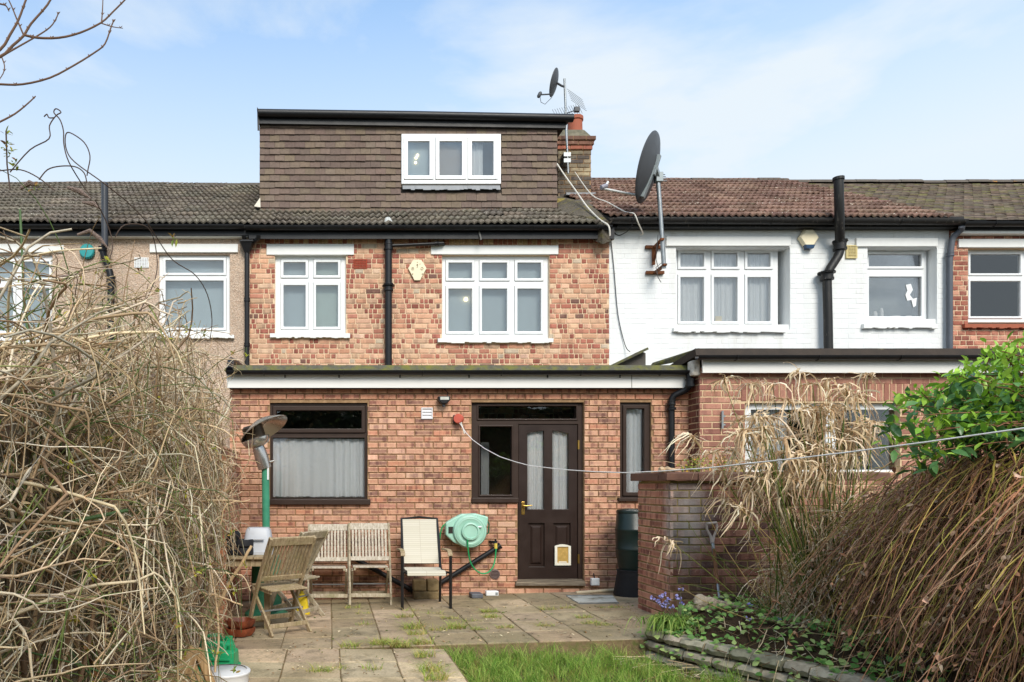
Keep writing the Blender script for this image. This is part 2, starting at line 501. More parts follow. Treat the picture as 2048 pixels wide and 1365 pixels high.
LEAD = mat('lead_flashing', S(138, 140, 143), .5, .2, 12, bump=.5, bscale=9, bdist=.02)
MORTAR = mat('lime_mortar', S(226, 200, 168), .95, .2, 40, bump=.5, bscale=140, c2=S(204, 164, 130), lo=.5, hi=.75, spec=.1)
MORTAR_X = mat('sand_mortar', S(150, 120, 90), .95, .22, 30, bump=.5, bscale=140, spec=.1, c2=S(186, 152, 116), lo=.5, hi=.75)  # tan mortar darkened: shade of the recessed joints is put into the colour
MORTAR_R = mat('pale_mortar', S(212, 184, 148), .95, .15, 30, bump=.5, bscale=140, spec=.1)
MORTAR_G = mat('greenish_mortar', S(158, 138, 100), .95, .3, 12, bump=.5, bscale=140, spec=.1, c2=S(112, 112, 60), lo=.4, hi=.7)
PEBBLE = pebble_mat()
WHITEWALL = mat('white_painted_brick', S(229, 230, 229), .75, .05, 3, bump=.35, bscale=45, bdist=.006, spec=.25, c2=S(206, 202, 194), lo=.56, hi=.8, stretch=(1.6, 1, .35))
GLASS = glass_mat('window_glass', .09)
GLASS_D = glass_mat('dark_window_glass', .03, (.80, .80, .80))
BLIND = mat('grey_blind', S(190, 206, 210), .8, .05, 3)
BLIND2 = mat('pale_green_blind', S(190, 208, 200), .8, .05, 3)
BLIND_T = mat('taupe_blind', S(178, 174, 168), .8, .05, 3)
NET = cloth_mat('net_curtain', S(236, 240, 241), .12)
CURT = cloth_mat('grey_white_curtain', S(246, 250, 252), .05)
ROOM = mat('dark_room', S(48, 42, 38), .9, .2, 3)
ROOM2 = mat('frosted_glass_room', S(150, 158, 158), .9, .15, 3)
def tile_mat(name):
    b = NB(name); c = b.new('ShaderNodeObjectInfo').outputs['Color']; p = b.pos()
    base = b.mix(1, c, b.ramp(b.noise(30, p, 5, .65), [(.3, .55), (.72, 1.4)]), 'MULTIPLY')
    base = b.mix(1, base, b.ramp(b.noise(1.1, p, 4), [(.3, .8), (.7, 1.2)]), 'MULTIPLY')
    v = b.new('ShaderNodeTexVoronoi'); v.inputs['Scale'].default_value = 17; b.link(p, v.inputs['Vector'])
    sp = b.math('MULTIPLY', b.ramp(v.outputs['Distance'], [(.14, 1.0), (.24, 0.0)]), b.ramp(b.noise(2.4, p, 3), [(.48, 0.0), (.6, 1.0)]))
    base = b.mix(sp, base, S(206, 198, 180))
    base = b.mix(b.ramp(b.noise(5, p, 5, .7), [(.6, 0.0), (.72, .6)]), base, S(92, 92, 66))
    b.col(base).rough(.92).spec(.2); b.bump(b.noise(70, p, 4), .6, .004); return b.m
TILE_O = tile_mat('roof_tile_concrete')
TILE_A = attr_mat('roof_tile_concrete_far', .9, False, .35, 22, .6, 60)
RIDGE = mat('ridge_tile_concrete', S(96, 88, 80), .9, .3, 10, bump=.5, c2=S(168, 118, 50), lo=.62, hi=.72)
UNDER = mat('roof_underlay', S(46, 42, 38), .9, .2, 10)
PTILE_O = attr_mat('plain_tile_clay', .85, True, .16, 30, .35, 90)
PTILE_A = attr_mat('plain_tile_clay_far', .85, False, .16, 30, .35, 90)
STEEL = mat('galvanised_steel', S(150, 154, 156), .42, .2, 15, metal=.7, bump=.15)
RUST = mat('rusty_iron', S(124, 72, 38), .9, .3, 25, bump=.5, c2=S(70, 42, 28), lo=.45, hi=.65)
CREAM = mat('cream_plastic', S(232, 220, 188), .5, .06, 8)
DISH = mat('dark_grey_dish', S(70, 72, 76), .5, .15, 8)
DISH_L = mat('light_grey_metal', S(148, 156, 158), .45, .15, 10, metal=.2)
TERRA = mat('terracotta', S(164, 92, 68), .8, .18, 16, bump=.3)
BRASS = mat('brass', S(196, 160, 84), .3, .1, 20, metal=.9)
TEAK = wood_mat('weathered_teak', S(192, 180, 156), S(134, 118, 96), 'Z', algae=S(120, 116, 76))
TEAK_L = wood_mat('silvered_teak', S(204, 194, 178), S(150, 138, 118), 'Z')
TEAK_B = wood_mat('old_brown_teak', S(186, 168, 136), S(128, 108, 82), 'Z', algae=S(132, 124, 78))
FENCEW = wood_mat('weathered_fence_board', S(150, 136, 114), S(98, 86, 70), 'Z', algae=S(92, 92, 62))
EXT_BO = brick_mat('fletton_brick', True, .40, 13, z0=-.06, course=.0745, rim=.75)
EXT_BA = brick_mat('fletton_brick_far', False, .40, 13, z0=-.06, course=.0745, rim=.75)
MAIN_BO = brick_mat('stock_brick', True, .20, 12, z0=2.2, course=.0752)
MAIN_BA = brick_mat('stock_brick_far', False, .20, 12, z0=2.2, course=.0752)
RX_BO = brick_mat('red_brown_brick', True, .20, 9, z0=-.075)
RX_BA = brick_mat('red_brown_brick_far', False, .20, 9, z0=-.075)
GW_BO = brick_mat('garden_wall_brick', True, .34, 13, z0=-.12, course=.0748, dirt=.35, moss=(.2, 1.0, .5), bloom=((3.42, -1.9, .98), (4.2, .6, 1.9)))
CH_BO = brick_mat('chimney_brick', True, .2, 9, dirt=.45)
SOIL = mat('soil', S(70, 56, 42), .95, .4, 18, bump=.8, bscale=40, bdist=.02, spec=.1)

# ------------------------------------------------------------------ masonry and tile builders
_bm = {}
def brick_mesh(w, h, d, var, mname, m):
    k = (round(w, 3), round(h, 3), round(d, 3), var, mname)
    if k in _bm: return _bm[k]
    V, F = brick_geo(w, h, d, random.Random(hash(k[:4]) & 0xffff))
    me = bpy.data.meshes.new('brick'); me.from_pydata(V, [], F); me.materials.append(m)
    _bm[k] = me
    return me
def brick_geo(w, h, d, rr, ch=.005):
    c = min(ch, h * .2, w * .2); a, b = w / 2, h / 2
    j = lambda s: rr.uniform(-s, s)
    V = []
    for (x, z) in ((-a, -b), (a, -b), (a, b), (-a, b)): V.append((x, -d, z))
    for (x, z) in ((-a, -b), (a, -b), (a, b), (-a, b)): V.append((x + j(.0015), -c, z + j(.0015)))
    for (x, z) in ((-a + c, -b + c), (a - c, -b + c), (a - c, b - c), (-a + c, b - c)): V.append((x + j(.002), j(.0012), z + j(.002)))
    F = []
    for o in (0, 4):
        for i in range(4):
            i2 = (i + 1) % 4
            F.append((o + i, o + i2, o + 4 + i2, o + 4 + i)[::-1])
    F.append((8, 9, 10, 11)[::-1])
    return V, F

def brickwork(parent, org, u, n, pieces, palette, mo, ma, limit=300, prio=None, depth=.03, rr=None, name='brick'):
    """pieces: (u0,u1,z0,z1[,colour]) on the plane through org; the first `limit` by priority become objects"""
    rr = rr or random.Random(3)
    org = Vector(org); u = Vector(u).normalized(); n = Vector(n).normalized(); up = Vector((0, 0, 1))
    rot = Matrix((u, n, up)).transposed().to_4x4()
    base = ORG[parent.name]
    pc = []
    for p in pieces:
        col = p[4] if len(p) > 4 else jit(rr.choice(palette), .10, rr)
        cu, cz = (p[0] + p[1]) / 2, (p[2] + p[3]) / 2
        pr = prio(cu, cz) if prio else 0
        pc.append((pr, p, col, cu, cz))
    pc.sort(key=lambda t: t[0])
    VV, FF, CC = [], [], []
    for i, (_, p, col, cu, cz) in enumerate(pc):
        w, h = p[1] - p[0], p[3] - p[2]
        loc = org + u * cu + up * cz + n * rr.uniform(-.0015, .0015)
        M = Matrix.Translation(loc) @ rot @ Matrix.Rotation(rr.uniform(-.006, .006), 4, 'Y')
        if i < limit:
            o = bpy.data.objects.new(name, brick_mesh(w, h, depth, rr.randrange(5), mo.name, mo))
            LINK(o); o.parent = parent
            o.matrix_local = Matrix.Translation(-base) @ M
            o.color = (*col, 1)
        else:
            V, F = brick_geo(w, h, depth, rr); b = len(VV)
            VV += [tuple(M @ Vector(v)) for v in V]; FF += [[b + q for q in f] for f in F]; CC += [col] * len(F)
    if VV:
        me = bpy.data.meshes.new(name + '_courses'); me.from_pydata(VV, [], FF)
        finish(me, name + '_courses', ma, parent, colors=CC, kind='stuff')

def bond(u0, u1, z0, z1, holes, course=.075, L=.225, joint=.011, rr=None, mode='stretcher', lengths=None, phase=0.0):
    rr = rr or random.Random(5); out = []
    k = 0; z = z0
    while z < z1 - .01:
        zb = min(z + course - joint, z1); a = u0 - (L / 2 if k % 2 else 0) - phase * L
        if lengths: a = u0 - rr.uniform(0, .1)
        while a < u1:
            ln = rr.choice(lengths) if lengths else L - joint
            b = a + ln
            segs = [(max(a, u0), min(b, u1), z, zb)]
            for hh in holes:
                ns = []
                for (p, q, c, d) in segs:
                    if q <= hh[0] or p >= hh[1] or d <= hh[2] or c >= hh[3]: ns.append((p, q, c, d)); continue
                    if c >= hh[2] - .012 and d <= hh[3] + .012 or (min(d, hh[3]) - max(c, hh[2])) > .55 * (d - c):
                        if p < hh[0]: ns.append((p, hh[0], c, d))
                        if q > hh[1]: ns.append((hh[1], q, c, d))
                    else:
                        if c < hh[2]: ns.append((p, q, c, hh[2]))
                        elif d > hh[3]: ns.append((p, q, hh[3], d))
                segs = ns
            out += [s for s in segs if s[1] - s[0] > .022 and s[3] - s[2] > .018]
            a = b + joint
        z += course; k += 1
    return out

def roll_tile_mesh(name, m, w=.3, gauge=.33, amp=.017, rolls=3):
    V, F = [], []; k = rolls * 4 + 1; L = gauge + .05
    prof = [amp * (1 + math.cos(2 * math.pi * i / 4 + math.pi * .5)) for i in range(k)]
    for (y, lift, dz) in ((0.0, .042, -.024), (0.0, .042, 0), (L, .004, 0)):
        for i in range(k): V.append((w * i / (k - 1), y, prof[i] + lift + dz))
    for r in range(2):
        for i in range(k - 1): F.append((r * k + i, r * k + i + 1, (r + 1) * k + i + 1, (r + 1) * k + i))
    me = bpy.data.meshes.new(name); me.from_pydata(V, [], F); me.materials.append(m)
    for i, p in enumerate(me.polygons): p.use_smooth = i >= k - 1
    return me
def roof_tiles(parent, x0, x1, y, z, slope, courses, cols, me, rr, skip=None, w=.3, gauge=.33, sag=None):
    base = ORG[parent.name]; nx = int(math.ceil((x1 - x0) / w)); ca, sa = math.cos(slope), math.sin(slope)
    for j in range(courses):
        for i in range(nx):
            x = x0 + i * w
            if skip and skip(x + w / 2, j): continue
            o = bpy.data.objects.new('roof_tile', me); LINK(o); o.parent = parent
            dz = sag(x) if sag else 0
            o.location = Vector((x, y + ca * gauge * j, z + sa * gauge * j + dz + rr.uniform(-.003, .003))) - base
            o.rotation_euler = (slope + rr.uniform(-.012, .012), rr.uniform(-.006, .006), rr.uniform(-.008, .008))
            if rr.random() < .05: o.location.y -= rr.uniform(.01, .04); o.location.z -= .005; o.rotation_euler.z += rr.uniform(-.04, .04)
            o.color = (*jit(rr.choice(cols), .12, rr), 1)

# ------------------------------------------------------------------ windows
def rect(px, Y):
    return (WX(px[0], Y), WX(px[1], Y), WZ(px[3], Y), WZ(px[2], Y))
def grow(r, d): return (r[0] - d, r[1] + d, r[2] - d, r[3] + d)
def casement(parent, Yw, outer, cols, rows, recess=.05, frame_m=None, glass_m=None, sash=.052, name='window', no_sash=(), bevel=.006):
    """uPVC casement: frame with openings, a sash with a pane in each opening. pixel boxes measured on the frame's own plane"""
    frame_m = frame_m or WHITE; glass_m = glass_m or GLASS
    Yf = Yw + recess
    ro = rect(outer, Yf); panes = []
    for j, (y0, y1) in enumerate(rows):
        for i, (x0, x1) in enumerate(cols):
            panes.append((i, j, rect((x0, x1, y0, y1), Yf - .012)))
    cells = [grow(p, sash - .008) for (_, _, p) in panes]
    fr = MB().plate(*ro, cells, Yf, Yf + .06).weld().build(name, frame_m, parent, bev=bevel)
    for (i, j, p), c in zip(panes, cells):
        c2 = grow(c, -.003)
        s = MB().plate(*c2, [p], Yf - .016, Yf + .045).weld().build('sash', frame_m, fr, bev=bevel * 1.4)
        g = grow(p, .006)
        MB().box(g[0], g[1], Yf + .006, Yf + .012, g[2], g[3]).build('pane', glass_m, fr)
    return fr, ro, Yf
def sill(parent, Yw, px, proud=.06, m=None, ragged=True, name='sill'):
    x0, x1, z0, z1 = rect(px, Yw - proud); rr = random.Random(int(px[0]))
    mb = MB(); n = 26
    top = [(x0 + (x1 - x0) * i / n) for i in range(n + 1)]
    for i in range(n):
        za = z0 + (rr.uniform(-.012, .008) if ragged else 0)
        mb.hexa([(top[i], Yw - proud, za), (top[i + 1], Yw - proud, za), (top[i + 1], Yw + .08, za), (top[i], Yw + .08, za),
                 (top[i], Yw - proud, z1), (top[i + 1], Yw - proud, z1), (top[i + 1], Yw + .08, z1 + .012), (top[i], Yw + .08, z1 + .012)])
    return mb.build(name, m or WHITE_PAINT, parent)
def lintel(parent, Yw, px, m=None, proud=.03):
    x0, x1, z0, z1 = rect(px, Yw - proud)
    return MB().box(x0, x1, Yw - proud, Yw + .09, z0, z1).build('lintel', m or WHITE_PAINT, parent, bev=.006)
def curtain(parent, x0, x1, z0, z1, Y, m, waves=9, amp=.02, seed=1, name='curtain', hem=.0):
    rr = random.Random(seed); n = int(waves * 10); ph = [rr.uniform(0, 6.28) for _ in range(4)]
    zs = [z0, z0 + (z1 - z0) * .33, z0 + (z1 - z0) * .7, z1]; V, F = [], []
    for k, z in enumerate(zs):
        for i in range(n + 1):
            t = i / n
            a = amp * (1.15 - .25 * k / 3)
            y = a * (math.sin(waves * 6.283 * t + ph[0] + .5 * math.sin(5 * t + k * .3)) * .6 + .5 * math.sin(waves * 2.3 * 6.283 * t + ph[1]) * abs(math.sin(3.1 * t + ph[2])) + .35 * math.sin(waves * .41 * 6.283 * t + ph[3]))
            V.append((x0 + (x1 - x0) * t, Y + y, z + (rr.uniform(-hem, hem) if k == 0 else 0)))
    for k in range(3):
        for i in range(n):
            a = k * (n + 1) + i; F.append((a, a + 1, a + n + 2, a + n + 1))
    me = bpy.data.meshes.new(name); me.from_pydata(V, [], F)
    return finish(me, name, m, parent, smooth=True)
def blind(parent, r, Y, m, slats=30, name='blind'):
    mb = MB(); h = (r[3] - r[2]) / slats
    for i in range(slats):
        z = r[2] + i * h
        mb.hexa([(r[0], Y + .004, z), (r[1], Y + .004, z), (r[1], Y + .008, z), (r[0], Y + .008, z),
                 (r[0], Y - .004, z + h * 1.04), (r[1], Y - .004, z + h * 1.04), (r[1], Y, z + h * 1.04), (r[0], Y, z + h * 1.04)])
    mb.box(r[0] - .02, r[1] + .02, Y + .02, Y + .03, r[2] - .02, r[3] + .02)
    return mb.build(name, m, parent)
def pipe(parent, pts, r, m=BLACK, name='pipe', n=12): return MB().tube(pts, r, n).build(name, m, parent, smooth=True)
def bend(a, b, c, r=.05, n=5):
    a, b, c = Vector(a), Vector(b), Vector(c); p = b + (a - b).normalized() * r; q = b + (c - b).normalized() * r
    return [p * (1 - t) ** 2 + b * 2 * t * (1 - t) + q * t * t for t in [i / n for i in range(n + 1)]]
def collar(parent, c, r, h, m=BLACK, axis=(0, 0, 1), name='collar'):
    return MB().lathe([(r * .98, -h / 2), (r * 1.12, -h / 2), (r * 1.12, -h / 4), (r, -h / 4 + .004), (r, h / 4), (r * 1.1, h / 4 + .004), (r * 1.1, h / 2), (r * .98, h / 2)], c, 16, axis).build(name, m, parent, smooth=True)
def gutter(parent, x0, x1, Y, z, r=.055, m=BLACK, name='gutter', drop0=0, drop1=0):
    """half-round gutter: outer shell open at the top, brackets"""
    n = 10; V, F = [], []
    for k, x in enumerate((x0, x1)):
        dz = drop0 if k == 0 else drop1
        for (rad, rev) in ((r, 0), (r - .005, 1)):
            for i in range(n + 1):
                a = math.pi + math.pi * i / n
                V.append((x, Y + rad * math.cos(a), z + dz + rad * math.sin(a)))
    m_ = 2 * (n + 1)
    for i in range(n):
        F.append((i, i + 1, m_ + i + 1, m_ + i)); F.append((n + 1 + i, m_ + n + 1 + i, m_ + n + 2 + i, n + 2 + i))
    F.append((0, m_, m_ + n + 1, n + 1)); F.append((n, 2 * n + 1, m_ + 2 * n + 1, m_ + n))
    for o in (0, m_):
        for i in range(n): F.append((o + i, o + n + 1 + i, o + n + 2 + i, o + i + 1))
    me = bpy.data.meshes.new(name); me.from_pydata(V, [], F)
    g = finish(me, name, m, parent, smooth=True)
    mb = MB(); x = x0 + .45
    while x < x1 - .1:
        t = (x - x0) / (x1 - x0); zz = z + drop0 * (1 - t) + drop1 * t
        pts = [(x, Y + (r + .004) * math.cos(math.pi + math.pi * i / 8), zz + (r + .004) * math.sin(math.pi + math.pi * i / 8)) for i in range(9)]
        mb.tube(pts, .006, 5); x += .95
    if mb.V: mb.build('gutter_bracket', m, g if parent and parent.parent is None else parent)
    return g

YM, YE, YR, YD = 1.94, 0.0, -0.27, 2.85
EAVE_Y, SLOPE = 1.79, R(30)
RIDGE_Y = 5.59
def slope_z(Y, z0): return z0 + math.tan(SLOPE) * (Y - EAVE_Y)
NC = 14

# ------------------------------------------------------------------ ground
def zp(x): return -.01 + .03 * (x - 1.35)       # patio falls gently to the left
g = MB(); g.box(-300, 300, -60, 500, -1.2, -.16)
GROUND = mat('rough_ground', S(84, 84, 52), .95, .4, 6, bump=.6, bscale=20, bdist=.02, c2=S(96, 78, 58), lo=.45, hi=.6)
tag(g.build('ground', GROUND), kind='structure')

# patio and path: a bed with individual slabs
slab_b = NB('concrete_slab'); _p = slab_b.pos()
_c = slab_b.new('ShaderNodeObjectInfo').outputs['Color']
_n1 = slab_b.noise(3.2, _p, 8, .65); _n2 = slab_b.noise(60, _p, 5, .7); _n3 = slab_b.noise(1.6, _p, 5, .6)
_x = slab_b.mix(1, _c, slab_b.ramp(_n1, [(.30, .50), (.48, .90), (.70, 1.14)]), 'MULTIPLY')
_x = slab_b.mix(slab_b.ramp(_n3, [(.44, 0.0), (.64, .7)]), _x, S(124, 112, 84))
_x = slab_b.mix(slab_b.ramp(slab_b.noise(6, _p, 7, .75), [(.50, 0.0), (.68, .65)]), _x, S(88, 84, 66))
_x = slab_b.mix(1, _x, slab_b.ramp(_n2, [(.28, .72), (.5, 1.0), (.75, 1.22)]), 'MULTIPLY')
_v = slab_b.new('ShaderNodeTexVoronoi'); _v.inputs['Scale'].default_value = 90; slab_b.link(_p, _v.inputs['Vector'])
_x = slab_b.mix(slab_b.ramp(_v.outputs['Distance'], [(.06, .6), (.16, 0.0)]), _x, S(196, 178, 150))
slab_b.col(_x).rough(.92).spec(.2); slab_b.bump(slab_b.math('ADD', _n2, _n1), .5, .008)
SLAB = slab_b.m
JOINT = mat('joint_dirt', S(134, 114, 86), .95, .4, 30, bump=.6, bscale=60, spec=.1, c2=S(104, 106, 62), lo=.5, hi=.65)
patio = thing('patio', None, None, (1.5, -1.5, 0), kind='structure')
bed = MB(); bed.hexa([(-1.5, -2.58, -.3), (4.6, -2.58, -.3), (4.6, .1, -.3), (-1.5, .1, -.3),
                      (-1.5, -2.58, zp(-1.5) - .011), (4.6, -2.58, zp(4.6) - .011), (4.6, .1, zp(4.6) - .011), (-1.5, .1, zp(-1.5) - .011)])
bed.build('joint_sand', JOINT, patio)
path = thing('path', None, None, (-.2, -4.2, 0), kind='structure')
pm = MB(); pm.box(-1.3, .99, -6.9, -2.6, -.3, -.058); pm.build('joint_sand', JOINT, path)
def slab(parent, x0, x1, y0, y1, zf, col, th=.05, name='paving_slab'):
    rr = rnd; gp = .0045; n = 4
    mb = MB()
    jx = lambda: rr.uniform(-.004, .004)
    x0 += gp + jx(); x1 -= gp + jx(); y0 += gp + jx(); y1 -= gp + jx()
    t = [rr.uniform(-.004, .004) for _ in range(4)]
    c = .006
    V = [(x0, y0, zf(x0) + t[0] - c), (x1, y0, zf(x1) + t[1] - c), (x1, y1, zf(x1) + t[2] - c), (x0, y1, zf(x0) + t[3] - c)]
    lo = [(v[0], v[1], v[2] - th) for v in V]
    ti = [(x0 + c, y0 + c, V[0][2] + c), (x1 - c, y0 + c, V[1][2] + c), (x1 - c, y1 - c, V[2][2] + c), (x0 + c, y1 - c, V[3][2] + c)]
    mb.V = lo + V + ti
    for o in (0, 4):
        for i in range(4): mb._f([o + i, o + (i + 1) % 4, o + 4 + (i + 1) % 4, o + 4 + i])
    mb._f([8, 9, 10, 11])
    o = mb.build(name, SLAB, parent); o.color = (*jit(col, .13), 1)
SC = [S(182, 162, 134), S(172, 152, 124), S(192, 170, 142), S(162, 144, 116)]
yy = -2.58
for j, dep in enumerate((.43, .43, .44, .43, .43, .42)):
    x = -1.32 + (.22 if j % 2 else 0) * 0
    while x < 4.5:
        slab(patio, x, x + .445, yy, yy + dep, zp, rnd.choice(SC))
        x += .445
    yy += dep
yy = -2.63
for j in range(8):
    x = -1.26
    while x < .7:
        slab(path, x, x + .447, yy - .45, yy, lambda q: -.045, rnd.choice([S(208, 184, 152), S(200, 174, 142), S(212, 190, 158)]))
        x += .447
    yy -= .45

# ------------------------------------------------------------------ middle house
house = thing('brick_house', 'mottled red and cream brick terraced house with a brown tiled loft dormer', 'house', (1.5, YM, 0))
MX0, MX1 = WX(500, YM), WX(1218, YM)
MZ0, MZ1 = 2.2, WZ(463, YM) + .02
wA, wB = rect((550, 692, 511, 669), YM), rect((884, 1099, 511, 679), YM)
ab = rect((707, 734, 519, 538), YM)
holesM = [wA, wB]
MB().plate(MX0, MX1, -.1, MZ1, [(wA[0], wA[1], wA[2], wA[3]), (wB[0], wB[1], wB[2], wB[3])], YM, YM + .25).weld().build('wall', MORTAR, house)
lA, lB = rect((533, 708, 488, 510), YM), rect((862, 1117, 491, 509), YM)
sA, sB = rect((540, 700, 667, 675), YM), rect((876, 1107, 677, 685), YM)
colsM = [S(206, 152, 120)] * 3 + [S(212, 164, 132)] * 3 + [S(198, 138, 108)] * 2 + [S(178, 112, 90), S(186, 120, 96), S(216, 176, 146), S(192, 152, 122)]
redM = [S(164, 92, 74), S(154, 84, 68), S(174, 102, 82)]
r1 = random.Random(21)
zs0 = WZ(489, YM)
so = [rect((540, 706, 479, 488), YM), rect((890, 1117, 479, 490), YM)]
pcs = bond(MX0, MX1, MZ0, MZ1, [grow(wA, .004), grow(wB, .004), lA, lB, ab, sA, sB] + so, rr=r1, lengths=[.214, .214, .15, .102, .102, .066, .05, .05, .08, .06, .12], joint=.014, course=.0752)
pcs2 = []
for p in pcs:
    w = p[1] - p[0]
    if w < .07: c = jit(r1.choice(redM), .1, r1)
    elif w < .12: c = jit(r1.choice(redM + colsM), .12, r1)
    else: c = jit(r1.choice(colsM + redM[:1]), .10, r1)
    # darker plum headers and buff bricks scattered
    if r1.random() < .03: c = jit(S(126, 88, 76), .1, r1)
    if r1.random() < .03: c = jit(S(190, 168, 144), .08, r1)
    pcs2.append((*p, c))
for s_ in so:
    x = s_[0]
    while x < s_[1] - .04:
        pcs2.append((x, min(x + .062, s_[1]), s_[2], s_[3], jit(r1.choice([S(206, 164, 116), S(188, 120, 88), S(214, 176, 130), S(178, 104, 78)]), .1, r1)))
        x += .073
brickwork(house, (0, YM - .010, 0), (1, 0, 0), (0, -1, 0), pcs2, colsM, MAIN_BO, MAIN_BA, 300,
          prio=lambda u, z: abs(u - 1.6) * .3 + (0 if z > WZ(735, YM) else 9), rr=r1)
for (px, cols, rows, l, s, bl) in (
        ((550, 692, 512, 668), [(567, 611), (632, 676)], [(525, 551), (571, 654)], (533, 708, 488, 510), (540, 700, 667, 675), (BLIND, BLIND2)),
        ((884, 1099, 512, 678), [(897, 944), (964, 1014), (1035, 1082)], [(526, 557), (578, 663)], (862, 1117, 491, 509), (876, 1107, 677, 685), (BLIND, BLIND, BLIND))):
    fr, ro, Yf = casement(house, YM, px, cols, rows, recess=.055)
    lintel(house, YM, l); sill(house, YM, s)
    bl_n = len(bl); w = (ro[1] - ro[0]) / bl_n
    for i, m_ in enumerate(bl):
        blind(fr, (ro[0] + w * i + .02, ro[0] + w * (i + 1) - .02, ro[2] + .05, ro[3] - .05), Yf + .12, m_, 40)
    MB().plate(ro[0] - .05, ro[1] + .05, ro[2] - .05, ro[3] + .05, [], Yf + .35, Yf + .36).build('room_wall', ROOM2, fr)
LAMP = NB('lit_bulb'); LAMP.b.inputs['Emission Color'].default_value = (1, .72, .36, 1); LAMP.b.inputs['Emission Strength'].default_value = 2.2; LAMP = LAMP.m
c = P(932, 599, YM + .15); MB().lathe([(.0, -.03), (.02, -.022), (.028, 0), (.02, .022), (.0, .03)], (c.x, YM + .155, c.z), 14).build('lit_bulb', LAMP, house, smooth=True)
# perforated terracotta air brick
hl = []
for i in range(8):
    for j in range(5):
        x = ab[0] + .012 + i * (ab[1] - ab[0] - .018) / 8; z = ab[2] + .012 + j * (ab[3] - ab[2] - .018) / 5
        hl.append((x, x + .014, z, z + .015))
MB().plate(*ab, hl, YM - .014, YM + .02).build('air_brick', mat('airbrick_clay', S(158, 66, 44), .85, .2, 30), house)

# roof slope below and around the dormer
tile_c = [S(110, 102, 92), S(103, 95, 85), S(116, 107, 95), S(98, 91, 82)]
TILE_ME = roll_tile_mesh('roof_tile', TILE_O)
EZ = WZ(452, EAVE_Y)
def roof_slab(parent, x0, x1, ez, name='roof'):
    y0, y1 = EAVE_Y - .03, RIDGE_Y
    z0, z1 = ez - .02, ez - .02 + math.tan(SLOPE) * (y1 - y0)
    o = MB().xprism([(y0, z0), (y1, z1), (y1 + 3.9, z0), (y1 + 3.9, z0 - .06), (y0 + .2, z0 - .06), (y0, z0 - .03)], x0, x1).build(name, UNDER, parent)
    return o
RX0, RX1 = WX(500, EAVE_Y), WX(1217, EAVE_Y)
roof = roof_slab(house, RX0, RX1, EZ)
roof_tiles(roof, RX0, RX1, EAVE_Y, EZ, SLOPE, NC, tile_c, TILE_ME, random.Random(31),
           skip=lambda x, j: j > 4 and (WX(530, YD) < x < WX(1130, YD)), sag=lambda x: -.012 * math.sin((x + 1) * 1.1))
gz = WZ(456, EAVE_Y - .06)
gutter(house, WX(490, EAVE_Y - .06), WX(1222, EAVE_Y - .06), EAVE_Y - .06, gz + .02, .06)
MB().box(MX0, MX1 + .02, EAVE_Y, EAVE_Y + .02, gz - .14, gz + .03).build('fascia', BLACK, house)
MB().box(MX0, MX1 + .02, EAVE_Y + .022, YM - .012, gz - .10, gz - .085).build('soffit', BLACK, house)
MB().tube([P(958, 463, EAVE_Y - .01), P(962, 480, EAVE_Y - .03)], .014, 8).build('overflow_pipe', mat('grey_overflow', S(110, 108, 104), .5), house, smooth=True)
# black soil pipe with the branch from the window
sx, sy = WX(777, YM - .09), YM - .09
pipe(house, [(sx, sy, 2.6), (sx, sy, WZ(470, sy))], .053, BLACK, 'soil_pipe', 16)
collar(house, (sx, sy, WZ(575, sy)), .064, .11); collar(house, (sx, sy, WZ(494, sy)), .06, .10)
collar(house, (sx, sy, WZ(572, sy)), .085, .014, name='pipe_clip')
bx1 = WX(887, sy)
pipe(house, [(sx, sy, WZ(492, sy)), (sx + .2, sy, WZ(491, sy)), (bx1, sy, WZ(487, sy)), (bx1 + .02, YM + .01, WZ(486, sy))], .024, BLACK, 'waste_branch')
collar(house, (bx1 - .1, sy, WZ(487.6, sy)), .03, .06, axis=(1, 0, 0))
MB().lathe([(.0, .07), (.035, .06), (.055, .03), (.07, 0), (.07, -.03), (.05, -.03)], P(776, 444, EAVE_Y + .3), 16).build('roof_vent_cap', mat('vent_cap_grey', S(190, 192, 188), .6), roof, smooth=True)
# hopper and downpipe on the party line
hx = WX(494, YM - .08); hy = YM - .08
hp = MB(); za, zb = WZ(509, hy), WZ(488, hy)
a, b_ = .03, .09
hp.hexa([(hx - a, hy - a, za), (hx + a, hy - a, za), (hx + a, hy + a, za), (hx - a, hy + a, za), (hx - b_, hy - b_, zb), (hx + b_, hy - b_, zb), (hx + b_, hy + .07, zb), (hx - b_, hy + .07, zb)])
hp.box(hx - b_ - .012, hx + b_ + .012, hy - b_ - .012, hy + .072, zb, zb + .03)
hp.build('hopper', BLACK, house, bev=.006)
pipe(house, [(hx, hy, 2.6), (hx, hy, za + .02)], .036, BLACK, 'downpipe', 14)
for py in (600, 690): collar(house, (hx, hy, WZ(py, hy)), .044, .05)
for (px0, px1) in ((488, 491), (517, 503)):
    pipe(house, bend(P(px0, 463, EAVE_Y - .06), P(px0, 478, EAVE_Y - .02), P(px1, 486, hy)) + [P(px1, 489, hy)], .032, BLACK, 'gutter_outlet')

